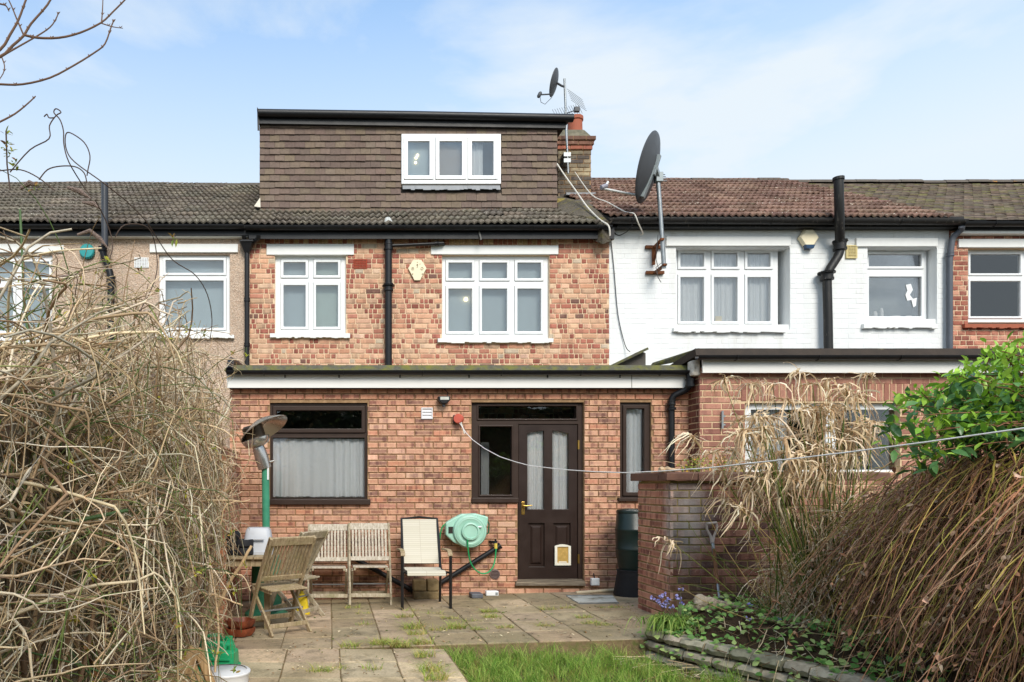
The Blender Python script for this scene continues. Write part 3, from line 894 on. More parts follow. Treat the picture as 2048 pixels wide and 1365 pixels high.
# dormer
dm = MB()
DX0, DX1 = WX(519, YD), WX(1115, YD)
dz0, dz1 = slope_z(YD, EZ) - .05, WZ(240, YD)
wD = rect((803, 1002, 268, 368), YD)
dm.plate(DX0 + .03, DX1 - .02, dz0, dz1, [wD], YD + .03, YD + .2).weld()
dm.box(DX0 + .03, DX0 + .1, YD + .2, RIDGE_Y + .6, dz0, dz1); dm.box(DX1 - .1, DX1 - .02, YD + .2, RIDGE_Y + .6, dz0, dz1)
dorm = dm.build('dormer', UNDER, house)
r2 = random.Random(77)
tw, th = .165, WZ(300, YD) - WZ(313.3, YD)
rowsD = []
z = dz1 - .02; k = 0
pt_cols = [S(114, 97, 87), S(108, 92, 83), S(118, 102, 90), S(116, 101, 86), S(104, 88, 80)]
plain_me = []
for v in range(5):
    q = random.Random(v); mb = MB()
    w2 = tw / 2 - .0015; h2 = th + .03; c = .004
    # lies against the wall, bottom edge kicked out
    t0 = .034 + q.uniform(-.003, .003)
    mb.hexa([(-w2, -t0, q.uniform(-.003, .003)), (w2, -t0, q.uniform(-.003, .003)), (w2, -t0 + .013, 0), (-w2, -t0 + .013, 0),
             (-w2, -.007, h2), (w2, -.007, h2), (w2, .004, h2), (-w2, .004, h2)])
    me = bpy.data.meshes.new('wall_tile'); me.from_pydata(mb.V, [], mb.F); me.materials.append(PTILE_O); plain_me.append(me)
tiles = []
while z > dz0 - .02:
    x = DX0 - (tw / 2 if k % 2 else 0)
    while x < DX1 - .02:
        xa, xb = max(x, DX0), min(x + tw, DX1)
        zc = z - th
        segs_ = [(xa, xb)]
        if zc + th > wD[2] - .07 and zc < wD[3] - .01:
            segs_ = [(a1, b1) for a1, b1 in ((xa, min(xb, wD[0])), (max(xa, wD[1]), xb)) if b1 - a1 > .02]
        for a1, b1 in segs_:
            if b1 - a1 > .02: tiles.append(((a1 + b1) / 2, zc, (b1 - a1) / tw))
        x += tw
    z -= th; k += 1
tiles.sort(key=lambda t: -t[1])
vv, ff, cc2 = [], [], []
for i, (x, zc, sx_) in enumerate(tiles):
    dzr = r2.uniform(-.004, .004)
    lowk = (zc - dz0) / (dz1 - dz0)
    col = jit(r2.choice(pt_cols if lowk > .45 else pt_cols[2:4] + pt_cols[:2]), .08, r2)
    yw = YD + .028
    if i < 300:
        o = bpy.data.objects.new('wall_tile', plain_me[r2.randrange(5)]); LINK(o); o.parent = dorm
        o.location = Vector((x, yw, zc + dzr)) - ORG[dorm.name]
        o.rotation_euler = (r2.uniform(-.02, .02), r2.uniform(-.012, .012), 0); o.color = (*col, 1); o.scale.x = sx_
    else:
        b0 = len(vv); me = plain_me[r2.randrange(5)]
        vv += [(v.co.x * sx_ + x, v.co.y + yw, v.co.z + zc + dzr) for v in me.vertices]
        ff += [[b0 + q for q in p.vertices] for p in me.polygons]; cc2 += [col] * len(me.polygons)
me = bpy.data.meshes.new('lower_wall_tiles'); me.from_pydata(vv, [], ff)
finish(me, 'lower_wall_tiles', PTILE_A, dorm, colors=cc2, kind='stuff')
fr, ro, Yf = casement(dorm, YD, (803, 1002, 268, 368), [(816, 859), (879, 924), (944, 987)], [(283, 351)], recess=-.03, sash=.075)
blind(dorm, (ro[0] + .1, WX(862, YD), ro[2] + .08, ro[3] - .05), Yf + .11, BLIND, 30)
blind(dorm, (WX(872, YD), WX(930, YD), ro[2] + .08, ro[3] - .05), Yf + .11, BLIND_T, 30)
curtain(dorm, WX(938, YD), WX(968, YD), ro[2] + .05, ro[3] - .05, Yf + .12, NET, 4, .01, 3)
MB().box(ro[0], ro[1], Yf + .5, Yf + .52, ro[2] - .1, ro[3] + .1).build('room_wall', ROOM2, dorm)
fl = MB(); fx0, fx1 = WX(805, YD), WX(1000, YD); n = 24; rr = random.Random(4)
for i in range(n):
    xa, xb = fx0 + (fx1 - fx0) * i / n, fx0 + (fx1 - fx0) * (i + 1) / n
    zt, zl = WZ(371, YD), WZ(381 + rr.uniform(-1.5, 1.5), YD)
    fl.face([(xa, YD - .03 - rr.uniform(0, .01), zl), (xb, YD - .03 - rr.uniform(0, .01), zl), (xb, YD - .005, zt), (xa, YD - .005, zt)])
fl.build('lead_apron', LEAD, dorm)
for (px, py) in ((835, 311), (832, 316.5), (831, 326)):
    c = P(px, py, YD + .06); MB().lathe([(.0, 0), (.02, 0), (.017, .004), (.0, .006)], (c.x, YD + .055, c.z), 12, (0, -1, 0)).build('downlight', LAMP, dorm)
# fascia and rolled roof edge, a touch out of level
def dz(px): return -(px - 519) / 600 * .085
zt, zl = WZ(237, YD), WZ(251, YD)
xa, xb = DX0 - .01, DX1 + .12
MB().hexa([(xa, YD - .06, zl), (xb, YD - .06, zl - .075), (xb, YD, zl - .075), (xa, YD, zl), (xa, YD - .06, zt), (xb, YD - .06, zt - .075), (xb, YD, zt - .075), (xa, YD, zt)]).build('dormer_fascia', BLACK, dorm)
MB().tube([(xa, YD - .1, WZ(233, YD)), ((xa + xb) / 2, YD - .1, WZ(233, YD) - .035), (xb + .1, YD - .1, WZ(233, YD) - .085)], .062, 12).build('dormer_gutter', BLACK, dorm, smooth=True)
MB().hexa([(xa - .02, YD - .12, WZ(228, YD)), (xb + .1, YD - .12, WZ(228, YD) - .08), (xb + .1, RIDGE_Y + 1, WZ(228, YD) - .0), (xa - .02, RIDGE_Y + 1, WZ(228, YD) + .06),
           (xa - .02, YD - .12, WZ(226, YD)), (xb + .1, YD - .12, WZ(226, YD) - .08), (xb + .1, RIDGE_Y + 1, WZ(226, YD) - .0), (xa - .02, RIDGE_Y + 1, WZ(226, YD) + .06)]).build('dormer_roof', FELT_D, dorm)
MB().hexa([P(515, 262, YD - .08), P(519, 262, YD - .08), P(519, 262, YD), P(515, 262, YD), P(514, 214, YD - .08), P(518, 220, YD - .08), P(518, 220, YD), P(514, 214, YD)]).build('dormer_end_board', BLACK, dorm)
MB().hexa([P(508, 413, YD - .1), P(521, 415, YD - .15), P(521, 415, YD), P(508, 413, YD), P(517, 400, YD - .03), P(520, 396, YD - .05), P(521, 396, YD), P(517, 400, YD)]).build('mortar_fillet', mat('pale_mortar_fillet', S(214, 204, 186), .9), dorm)

# ------------------------------------------------------------------ chimney
YC = 3.75
chim = thing('chimney', 'weathered yellow-brown brick chimney stack with a red clay pot beside the dormer', 'chimney', P(1148, 400, YC))
c0, c1 = WX(1117, YC), WX(1182, YC); cz0, cz1 = slope_z(YC, EZ) - .5, WZ(300, YC)
MB().box(c0, c1, YC + .01, YC + .6, cz0, cz1).build('stack', MORTAR_X, chim)
r3 = random.Random(8)
chc = [S(150, 132, 104), S(130, 116, 94), S(108, 98, 86), S(166, 148, 116), S(98, 90, 82)]
pc = bond(c0 - .004, c1 + .004, cz0, cz1, [], rr=r3)
brickwork(chim, (0, YC, 0), (1, 0, 0), (0, -1, 0), pc, chc, CH_BO, CH_BO, 300, rr=r3)
pc = bond(0, .6, cz0, cz1, [], rr=r3)
brickwork(chim, (c0 - .008, YC + .6, 0), (0, -1, 0), (-1, 0, 0), pc, chc, CH_BO, CH_BO, 300, rr=r3)
zc = cz1
for i, (gr, col) in enumerate(((.02, S(176, 96, 70)), (.04, S(132, 90, 72)), (.065, S(118, 84, 68)))):
    xx0, xx1 = c0 - gr, c1 + gr
    MB().box(xx0 + .004, xx1 - .004, YC - gr + .01, YC + .6 + gr, zc, zc + .07).build('corbel', MORTAR_X, chim)
    pc = bond(xx0, xx1, zc + .003, zc + .07, [], rr=r3, phase=.3 * i)
    brickwork(chim, (0, YC - gr, 0), (1, 0, 0), (0, -1, 0), pc, [col, jit(col, .2, r3)], CH_BO, CH_BO, 40, rr=r3)
    zc += .075
zt = WZ(253, YC)
cap = MB(); cap.hexa([(c0 - .03, YC - .02, zc), (c1 + .02, YC - .02, zc), (c1 + .02, YC + .6, zc), (c0 - .03, YC + .6, zc), (c0 + .1, YC + .1, zt), (c1 - .08, YC + .1, zt), (c1 - .08, YC + .5, zt), (c0 + .1, YC + .5, zt)])
cap.build('flaunching', mat('old_cement', S(128, 120, 102), .95, .3, 10, bump=.8, bscale=18, bdist=.03, c2=S(90, 88, 70), lo=.4, hi=.65), chim, bev=.03)
pr = .135
MB().lathe([(pr, -.1), (pr * .95, .02), (pr * .93, .16), (pr * 1.06, .17), (pr * 1.06, .23), (pr * .88, .235), (pr * .86, .0)], P(1150, 262, YC + .3) , 24, caps=False).build('chimney_pot', TERRA, chim, smooth=True)
MB().box(WX(1128, YC), WX(1186, YC), YC - .12, YC + .1, WZ(396, YC), WZ(391, YC)).build('flashing', LEAD, chim)
# mossy mortar valley between the roofs
vb = MB(); pv = [(1113, 392, 3.3), (1150, 400, 3.0), (1185, 398, 3.2), (1228, 440, 1.85), (1205, 448, 1.7), (1165, 432, 2.1), (1118, 425, 2.6)]
base_z = [tuple(P(*q)) for q in pv]; cx = sum(v[0] for v in base_z) / 7; cy = sum(v[1] for v in base_z) / 7; czz = sum(v[2] for v in base_z) / 7
for i in range(7):
    a_, b2 = base_z[i], base_z[(i + 1) % 7]
    vb.face([(cx, cy, czz + .1), a_, b2]); vb.face([a_, (a_[0], a_[1], a_[2] - .3), (b2[0], b2[1], b2[2] - .3), b2])
vb.weld().build('mortar_valley', mat('mossy_mortar', S(96, 88, 76), .95, .3, 10, bump=1, bscale=20, bdist=.04, c2=S(120, 110, 44), lo=.5, hi=.68), house)
MB().box(WX(1113, 3.0), WX(1135, 3.0), 3.0, 3.15, WZ(414, 3.0), WZ(396, 3.0)).build('broken_mortar', mat('yellow_moss', S(168, 150, 84), .95, .35, 12, bump=.9, bscale=18, bdist=.04), house, bev=.03)

# ------------------------------------------------------------------ left neighbour (pebbledash)
left = thing('pebbledash_house', 'tan pebbledashed terraced house with grey tiled roof at the left', 'house', (-3, YM, 0))
LX0, LX1 = -8.5, MX0 - .002
wL, wL2 = rect((318, 460, 510, 672), YM), rect((-40, 106, 510, 680), YM)
MB().plate(LX0, LX1, -.2, MZ1, [wL, wL2], YM - .02, YM + .25).weld().build('wall', PEBBLE, left)
for (px, cols, rows, l, s) in (((318, 460, 511, 671), [(331, 447)], [(521, 546), (562, 656)], (299, 476, 488, 505), (310, 468, 670, 676)),
                               ((-40, 106, 511, 679), [(-32, 26), (45, 98)], [(524, 556), (576, 662)], (-60, 127, 488, 505), (-50, 114, 679, 686))):
    fr, ro, Yf = casement(left, YM - .02, px, cols, rows, recess=.05, sash=.05)
    lintel(left, YM - .02, l); sill(left, YM - .02, s)
    blind(fr, (ro[0] + .03, ro[1] - .03, ro[2] + .04, ro[3] - .04), Yf + .12, BLIND, 24)
hl = []
va = rect((269, 298, 516, 536), YM - .02)
for i in range(8):
    for j in range(6):
        x = va[0] + .012 + i * (va[1] - va[0] - .02) / 8; z = va[2] + .012 + j * (va[3] - va[2] - .02) / 6
        hl.append((x, x + .013, z, z + .013))
MB().plate(*va, hl, YM - .034, YM - .012).build('wall_vent', WHITE, left)
lroof = roof_slab(left, -7.25, RX0 - .003, EZ + .005)
roof_tiles(lroof, -7.2, RX0 - .003, EAVE_Y, EZ + .02, SLOPE, NC, tile_c, TILE_ME, random.Random(32), sag=lambda x: .015 * math.sin(x * .9))
def ridge(parent, x0, x1, z, m=RIDGE, seed=1):
    rr = random.Random(seed); x = x0
    while x < x1:
        L = min(.45, x1 - x); pts = []
        mb = MB(); n = 6; dz_ = rr.uniform(-.01, .01)
        for xx in (x + .004, x + L - .004):
            for i in range(n + 1):
                a = math.pi * i / n
                mb.V.append((xx, RIDGE_Y - .12 * math.cos(a), z + .085 * math.sin(a) + dz_))
        for i in range(n): mb._f([i, i + 1, n + 2 + i, n + 1 + i])
        mb._f(list(range(n + 1))[::-1]); mb._f([n + 1 + i for i in range(n + 1)])
        mb.build('ridge_tile', m, parent); x += L
RZ = slope_z(RIDGE_Y, EZ)
ridge(lroof, -7.2, WX(525, RIDGE_Y), RZ - .02)
gutter(left, -7.0, WX(489, EAVE_Y - .06), EAVE_Y - .06, gz + .035, .055)
MB().box(-7.0, LX1, EAVE_Y, EAVE_Y + .02, gz - .09, gz + .03).build('fascia', BLACK, left)
MB().box(-7.0, LX1 - .02, EAVE_Y + .022, YM - .022, gz - .10, gz - .07).build('soffit', WHITE_PAINT, left)
ly = YM - .11
lp = [(WX(209.5, EAVE_Y - .14), EAVE_Y - .14, WZ(367, EAVE_Y - .14)), (WX(209.5, EAVE_Y - .14), EAVE_Y - .14, WZ(492, EAVE_Y - .14))]
pipe(left, lp, .05, mat('grey_soil_pipe', S(58, 60, 66), .4, .1, 5), 'soil_vent_pipe', 16)
pipe(left, [P(205, 496, ly)] + bend(P(205, 496, ly), P(208, 515, ly), P(222, 545, ly), .1) + bend(P(212, 520, ly), P(222, 552, ly), P(222, 640, ly), .1) + [P(222, 700, ly), P(222, 1000, ly)], .052, BLACK, 'soil_pipe', 16)
collar(left, P(222, 560, ly), .062, .1); collar(left, P(205.5, 499, ly), .06, .06)

# ------------------------------------------------------------------ white house
wh = thing('white_house', 'white painted brick terraced house with reddish brown tiled roof', 'house', (6.7, YM, 0))
QX0, QX1 = MX1 + .002, WX(1897, YM)
Wz1 = WZ(446, YM)
wC, wE = rect((1352, 1580, 495, 660), YM), rect((1735, 1874, 495, 650), YM)
MB().plate(QX0, QX1, -.1, Wz1, [wC, wE], YM, YM + .3).weld().build('wall', WHITEWALL, wh)
r4 = random.Random(14)
lC, lE = rect((1333, 1582, 473, 492), YM), rect((1713, 1876, 476, 493), YM)
pc = bond(QX0, QX1 + .008, 2.5, Wz1, [grow(wC, .004), grow(wE, .004), lC, lE], rr=r4, joint=.0045)
VV, FF = [], []
for p in pc:
    V, F = brick_geo(p[1] - p[0], p[3] - p[2], .02, r4, .003); b0 = len(VV)
    off = r4.uniform(-.0012, .0012)
    VV += [(v[0] + (p[0] + p[1]) / 2, YM - .0025 - v[1] + off - .0, v[2] + (p[2] + p[3]) / 2) for v in V]
    FF += [[b0 + q for q in f][::-1] for f in F]
me = bpy.data.meshes.new('painted_brick_courses'); me.from_pydata(VV, [], FF)
finish(me, 'painted_brick_courses', WHITEWALL, wh, kind='stuff')
fr, ro, Yf = casement(wh, YM, (1350, 1556, 497, 652), [(1361, 1408), (1428, 1475), (1495, 1541)], [(506, 534), (555, 643)], recess=.16, sash=.05)
MB().box(WX(1352, YM), WX(1580, YM), YM + .02, YM + .16, WZ(664, YM + .1), WZ(652, YM + .1)).build('inner_sill', WHITE_PAINT, wh)
for i in range(3): curtain(fr, ro[0] + (ro[1] - ro[0]) * i / 3 + .02, ro[0] + (ro[1] - ro[0]) * (i + 1) / 3 - .02, ro[2] + .04, ro[3] - .04, Yf + .1, NET, 6, .016, 20 + i, name='net_curtain')
MB().box(ro[0] - .1, ro[1] + .1, Yf + .4, Yf + .42, ro[2] - .2, ro[3] + .2).build('room_wall', ROOM2, wh)
MB().box(WX(1433, Yf), WX(1446, Yf), Yf + .03, Yf + .035, WZ(643, Yf), WZ(632, Yf)).build('card_in_window', CREAM, wh)
lintel(wh, YM - .006, (1333, 1582, 473, 492)); sill(wh, YM, (1348, 1573, 656, 664))
fr, ro, Yf = casement(wh, YM, (1730, 1853, 497, 641), [(1738, 1843)], [(509, 533), (554, 633)], recess=.16, sash=.05)
MB().box(WX(1735, YM), WX(1874, YM), YM + .02, YM + .16, WZ(655, YM + .1), WZ(641, YM + .1)).build('inner_sill', WHITE_PAINT, wh)
MB().box(WX(1770, Yf), WX(1815, Yf), Yf - .03, Yf - .017, WZ(504, Yf), WZ(500.5, Yf)).build('trickle_vent', WHITE, fr)
MB().box(ro[0] - .1, ro[1] + .1, Yf + .35, Yf + .37, ro[2] - .2, ro[3] + .2).build('room_wall', ROOM2, wh)
lintel(wh, YM - .006, (1713, 1876, 476, 493)); sill(wh, YM, (1728, 1876, 648, 656))
for (px, w, h) in ((1752, .06, .10), (1765, .05, .15), (1790, .16, .03), (1818, .1, .035)):
    c = P(px, 633, Yf + .1)
    MB().lathe([(w * .4, 0), (w * .5, h * .1), (w * .5, h * .7), (w * .25, h)], (c.x, Yf + .12, c.z - .02), 12).build('toiletry', WHITE, wh, smooth=True)
# peeling white film on the lower pane
mb = MB(); rr = random.Random(9); fx = [(1812, 570), (1822, 568), (1826, 580), (1820, 590), (1826, 598), (1834, 596), (1832, 612), (1827, 615), (1823, 600), (1815, 602), (1811, 590), (1815, 582)]
mb.prism([(WX(a, Yf), WZ(b, Yf)) for a, b in fx], Yf + .002, Yf + .005); mb.build('peeling_film', WHITE, fr)
# roof
tile_w = [S(126, 100, 88), S(118, 93, 82), S(132, 106, 93), S(110, 86, 76)]
EZW = WZ(436, EAVE_Y)
wroof = roof_slab(wh, RX1 + .003, WX(1905, EAVE_Y), EZW)
roof_tiles(wroof, RX1 + .003, WX(1905, EAVE_Y), EAVE_Y, EZW, SLOPE, NC, tile_w, TILE_ME, random.Random(33), sag=lambda x: -.01 * (x - 4) * .35)
ridge(wroof, RX1, WX(1905, EAVE_Y), slope_z(RIDGE_Y, EZW) - .04, seed=3)
gy = EAVE_Y - .06
gutter(wh, WX(1222, gy), WX(1930, gy), gy, WZ(439, gy), .065, IRON, drop1=-.02)
MB().box(QX0 + .06, QX1 + .1, EAVE_Y, EAVE_Y + .025, WZ(455, EAVE_Y), WZ(434, EAVE_Y)).build('fascia', IRON, wh)
MB().box(QX0, QX1, EAVE_Y + .027, YM - .012, WZ(455, EAVE_Y) + .005, WZ(455, EAVE_Y) + .025).build('soffit', IRON, wh)
# big black cast iron soil stack
wy = YM - .12
pipe(wh, [P(1677, 357, EAVE_Y - .16), P(1679, 440, EAVE_Y - .16), P(1680, 488, wy)], .062, IRON, 'soil_vent_pipe', 16)
MB().lathe([(.075, -.02), (.075, .02), (.055, .02), (.055, -.3)], P(1677, 358, EAVE_Y - .16), 16, caps=False).build('pipe_rim', IRON, wh, smooth=True)
pipe(wh, [P(1680, 486, wy)] + bend(P(1680, 486, wy), P(1680, 508, wy), P(1657, 540, wy), .1) + bend(P(1670, 520, wy), P(1654, 548, wy), P(1655, 640, wy), .1) + [P(1656, 640, wy), P(1657, 710, wy)], .06, IRON, 'soil_pipe', 16)
for (px, py) in ((1680, 492), (1654, 552)): collar(wh, P(px, py, wy), .08, .13, IRON)
collar(wh, P(1680, 483, wy), .09, .02, IRON, name='pipe_ear'); collar(wh, P(1653, 546, wy), .105, .02, IRON, name='pipe_ear')
# cream louvre vent
va = rect((1692, 1714, 491, 517), YM - .02); mb = MB(); mb.plate(*va, [grow(va, -.018)], YM - .03, YM - .004)
for i in range(7):
    z = va[2] + .024 + i * (va[3] - va[2] - .04) / 7; mb.box(va[0] + .016, va[1] - .016, YM - .026, YM - .012, z, z + .011)
for i in range(4):
    x = va[0] + .03 + i * (va[1] - va[0] - .05) / 3.6; mb.box(x, x + .005, YM - .029, YM - .02, va[2] + .018, va[3] - .018)
mb.build('wall_vent', mat('old_cream_plastic', S(214, 196, 140), .6, .1, 10), wh)

# ------------------------------------------------------------------ far right house
rh = thing('red_brick_house', 'red brick terraced house with mossy brown roof at the far right', 'house', (11, YM, 0))
HX0, HX1 = QX1 + .004, 16.0
wF = rect((1936, 2120, 497, 650), YM)
HZ1 = WZ(462, YM)
MB().plate(HX0, HX1, -.1, HZ1, [wF], YM, YM + .25).weld().build('wall', MORTAR, rh)
lF = rect((1918, 2140, 478, 495), YM)
r5 = random.Random(15)
pc = bond(HX0, 11.6, 2.7, HZ1, [grow(wF, .004), lF], rr=r5, lengths=[.214, .102, .102, .08, .15], joint=.012)
brickwork(rh, (0, YM - .008, 0), (1, 0, 0), (0, -1, 0), pc, [S(192, 122, 98), S(164, 92, 72), S(206, 146, 118), S(148, 84, 68), S(182, 118, 94)], MAIN_BO, MAIN_BA, 300, rr=r5)
fr, ro, Yf = casement(rh, YM, (1934, 2120, 497, 645), [(1941, 2041), (2058, 2110)], [(509, 547), (563, 633)], recess=.09, sash=.045)
blind(fr, (ro[0] + .03, ro[1] - .03, ro[2] + .12, ro[3] - .04), Yf + .12, BLIND, 24)
MB().box(ro[0] - .1, ro[1] + .1, Yf + .25, Yf + .27, ro[2] - .2, ro[3] + .2).build('room_wall', ROOM2, rh)
lintel(rh, YM - .006, (1918, 2140, 478, 495)); sill(rh, YM, (1930, 2130, 648, 656), m=TERRA)
c = P(1985, 633, Yf + .1); MB().lathe([(.05, 0), (.06, .02), (.055, .07)], (c.x, Yf + .12, c.z - .02), 12).build('pot_on_sill', WHITE, rh)
hx0 = WX(1905, EAVE_Y) + .004
EZH = WZ(443, EAVE_Y)
hroof = roof_slab(rh, hx0, 17, EZH)
vv, ff, cc2 = [], [], []; r6 = random.Random(16); ca, sa = math.cos(SLOPE), math.sin(SLOPE); gg = .105
for j in range(int(4.5 / gg)):
    x = hx0 + (.08 if j % 2 else 0)
    while x < 16.5:
        y, z = EAVE_Y + ca * gg * j, EZH + sa * gg * j
        l = .018 + r6.uniform(-.006, .008); b0 = len(vv)
        y2, z2 = y + ca * gg * 1.3, z + sa * gg * 1.3
        vv += [(x, y, z), (x + .16, y, z), (x, y, z + l), (x + .16, y, z + l), (x + .16, y2, z2 + .006), (x, y2, z2 + .006)]
        ff += [(b0, b0 + 1, b0 + 3, b0 + 2), (b0 + 2, b0 + 3, b0 + 4, b0 + 5)]
        c_ = jit(r6.choice([S(102, 90, 78), S(90, 80, 68), S(112, 98, 82), S(104, 98, 66), S(86, 72, 62)]), .18, r6); cc2 += [c_, c_]
        x += .165
me = bpy.data.meshes.new('mossy_roof_tiles'); me.from_pydata(vv, [], ff); finish(me, 'mossy_roof_tiles', TILE_A, hroof, colors=cc2, kind='stuff')
ridge(hroof, hx0, 17, slope_z(RIDGE_Y, EZH) - .02, seed=5)
gutter(rh, WX(1925, gy), 16.5, gy, WZ(446, gy), .06, BLACK)
MB().box(HX0 + .1, 16, EAVE_Y, EAVE_Y + .02, WZ(460, EAVE_Y), WZ(440, EAVE_Y)).build('fascia', BLACK, rh)
MB().box(HX0 + .02, 16, EAVE_Y + .022, YM - .012, WZ(466, EAVE_Y), WZ(461, EAVE_Y)).build('soffit', FASCIA_W, rh)
dy = YM - .07
GREYP = mat('grey_downpipe', S(84, 88, 96), .5, .15, 8)
pipe(rh, [P(1924, 452, gy), P(1923, 460, gy + .05)] + bend(P(1923, 460, gy + .05), P(1904, 476, dy), P(1900, 520, dy), .06) + [P(1899, 520, dy), P(1899, 700, dy)], .04, GREYP, 'downpipe', 12)
collar(rh, P(1900, 510, dy), .046, .05, GREYP)

# ------------------------------------------------------------------ rear extension
ext = thing('brick_extension', 'single-storey orange-red brick rear extension with dark brown door and windows', 'extension', (1.6, 0, 0))
EX0, EX1 = WX(460, 0), WX(1379, 0)
EZ1 = WZ(760, 0)
kW, kD, kS, kN = rect((540, 735, 806, 1005), 0), rect((943, 1168, 805, 1172), 0), None, rect((1240, 1302, 805, 1000), 0)
kD1 = (WX(943, 0), WX(1035, 0), WZ(1004, 0), WZ(805, 0)); kD2 = (WX(1035, 0), WX(1168, 0), WZ(1172, 0), WZ(805, 0))
holesE = [kW, kD1, kD2, kN]
MB().plate(EX0, EX1, -.2, EZ1, holesE, 0, .22).weld().build('wall', MORTAR_X, ext)
MB().box(EX0, EX0 + .2, .22, YM, -.2, EZ1).build('side_wall', MORTAR_X, ext)
MB().box(EX1 - .2, EX1, .22, YM, -.2, EZ1).build('side_wall', MORTAR_X, ext)
MB().box(EX0 + .2, EX1 - .2, .22, YM, -.15, -.05).build('floor', ROOM, ext)
r7 = random.Random(17)
EXC = [S(188, 132, 104)] * 3 + [S(198, 144, 116)] * 2 + [S(176, 120, 96)] * 2 + [S(208, 158, 130), S(146, 102, 86), S(154, 108, 90), S(190, 124, 94)]
crs = .0745
pc = bond(EX0, EX1, -.06, EZ1, [grow(q, .004) for q in holesE], rr=r7, course=crs, phase=.4, joint=.012)
top_row = WZ(806, 0)
pc = [(*p, jit(r7.choice([S(188, 120, 90), S(194, 128, 98), S(178, 114, 88)]), .1, r7)) if p[2] > top_row - .01 else p for p in pc]
brickwork(ext, (0, -.014, 0), (1, 0, 0), (0, -1, 0), pc, EXC, EXT_BO, EXT_BA, 300,
          prio=lambda u, z: abs(u - 1.2) * .5 + abs(z - 1.3) * .4, rr=r7)
pc = bond(-.2, 1.9, -.06, EZ1, [], rr=r7, course=crs)
brickwork(ext, (EX0 - .004, 1.9, 0), (0, -1, 0), (-1, 0, 0), pc, EXC, EXT_BO, EXT_BA, 0, rr=r7, name='side_brick')
# flat roof, mossy felt edge, fascia, gutter
fy = -.13
MB().hexa([(EX0 - .05, fy - .02, WZ(742, fy)), (EX1 - .01, fy - .02, WZ(742, fy)), (EX1 - .01, YM - .012, WZ(742, fy) + .02), (EX0 - .05, YM - .012, WZ(742, fy) + .02),
           (EX0 - .03, fy + .06, WZ(729, fy)), (EX1 - .01, fy + .06, WZ(729, fy)), (EX1 - .01, YM - .012, WZ(731, fy) + .03), (EX0 - .03, YM - .012, WZ(731, fy) + .03)]).build('roof', FELT, ext)
MB().box(EX0 - .02, EX1 - .05, fy, fy + .02, WZ(776, fy), WZ(748, fy)).build('fascia', FASCIA_W, ext)
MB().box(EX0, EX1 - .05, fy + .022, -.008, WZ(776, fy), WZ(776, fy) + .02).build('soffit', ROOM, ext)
MB().box(WX(1263, fy), WX(1263.8, fy), fy - .003, fy - .0005, WZ(776, fy), WZ(751, fy)).build('fascia_joint', ROOM, ext)
gye = fy - .06
gutter(ext, WX(453, gye), WX(1384, gye), gye, WZ(742, gye), .05)
el = P(461, 742, gye + .1)
pipe(ext, [P(459, 741, gye)] + [P(462, 722, gye + .2), P(472, 727, gye + .5), P(482, 735, gye + .9)], .045, BLACK, 'outlet_elbow', 12)
for px in (570, 678, 800, 938, 1095, 1240):
    MB().tube([P(px, 750, fy - .012), P(px, 756, fy - .012)], .008, 6).build('bracket_screw', BLACK, ext)
dpy = -.07
pipe(ext, [P(1378, 748, gye), P(1380, 775, gye)] + bend(P(1380, 765, gye), P(1378, 778, gye + .04), P(1345, 792, dpy), .07) + bend(P(1378, 778, gye + .04), P(1343, 793, dpy), P(1343, 900, dpy), .07) + [P(1343, 900, dpy), P(1343, 1150, dpy)], .037, BLACK, 'downpipe', 14)
collar(ext, P(1380, 766, gye), .048, .09); collar(ext, P(1343, 806, dpy), .044, .05); collar(ext, P(1343, 818, dpy), .05, .03, name='pipe_clip')

# kitchen window (brown)
Yk = .03
ko = rect((540, 735, 806, 1004), Yk); top, bot = rect((553, 723, 822, 858), Yk), rect((546, 729, 876, 996), Yk)
kt = rect((545, 731, 812, 867), Yk)
kw = MB().plate(*ko, [kt, grow(bot, .004)], Yk, Yk + .07).weld().build('kitchen_window', BROWN, ext, bev=.005)
MB().plate(*grow(kt, -.004), [top], Yk - .02, Yk + .05).weld().build('sash', BROWN, kw, bev=.008)
MB().plate(*grow(bot, .012), [bot], Yk - .006, Yk + .02).weld().build('glazing_bead', BROWN, kw, bev=.004)
for q in (top, bot): MB().box(q[0] - .005, q[1] + .005, Yk + .03, Yk + .036, q[2] - .005, q[3] + .005).build('pane', GLASS_D if q is top else GLASS, kw)
curtain(kw, bot[0] - .02, bot[1] + .02, bot[2] + .012, bot[3] - .01, Yk + .066, CURT, 9, .020, 5, hem=.006)
MB().box(*[WX(538, -.05), WX(741, -.05)], -.06, Yk + .02, WZ(1010, -.05), WZ(999, -.05)).build('sill', BROWN, ext, bev=.008)
MB().box(bot[0] - .3, bot[1] + .3, .6, .62, .3, 2.5).build('room_back', ROOM, ext)
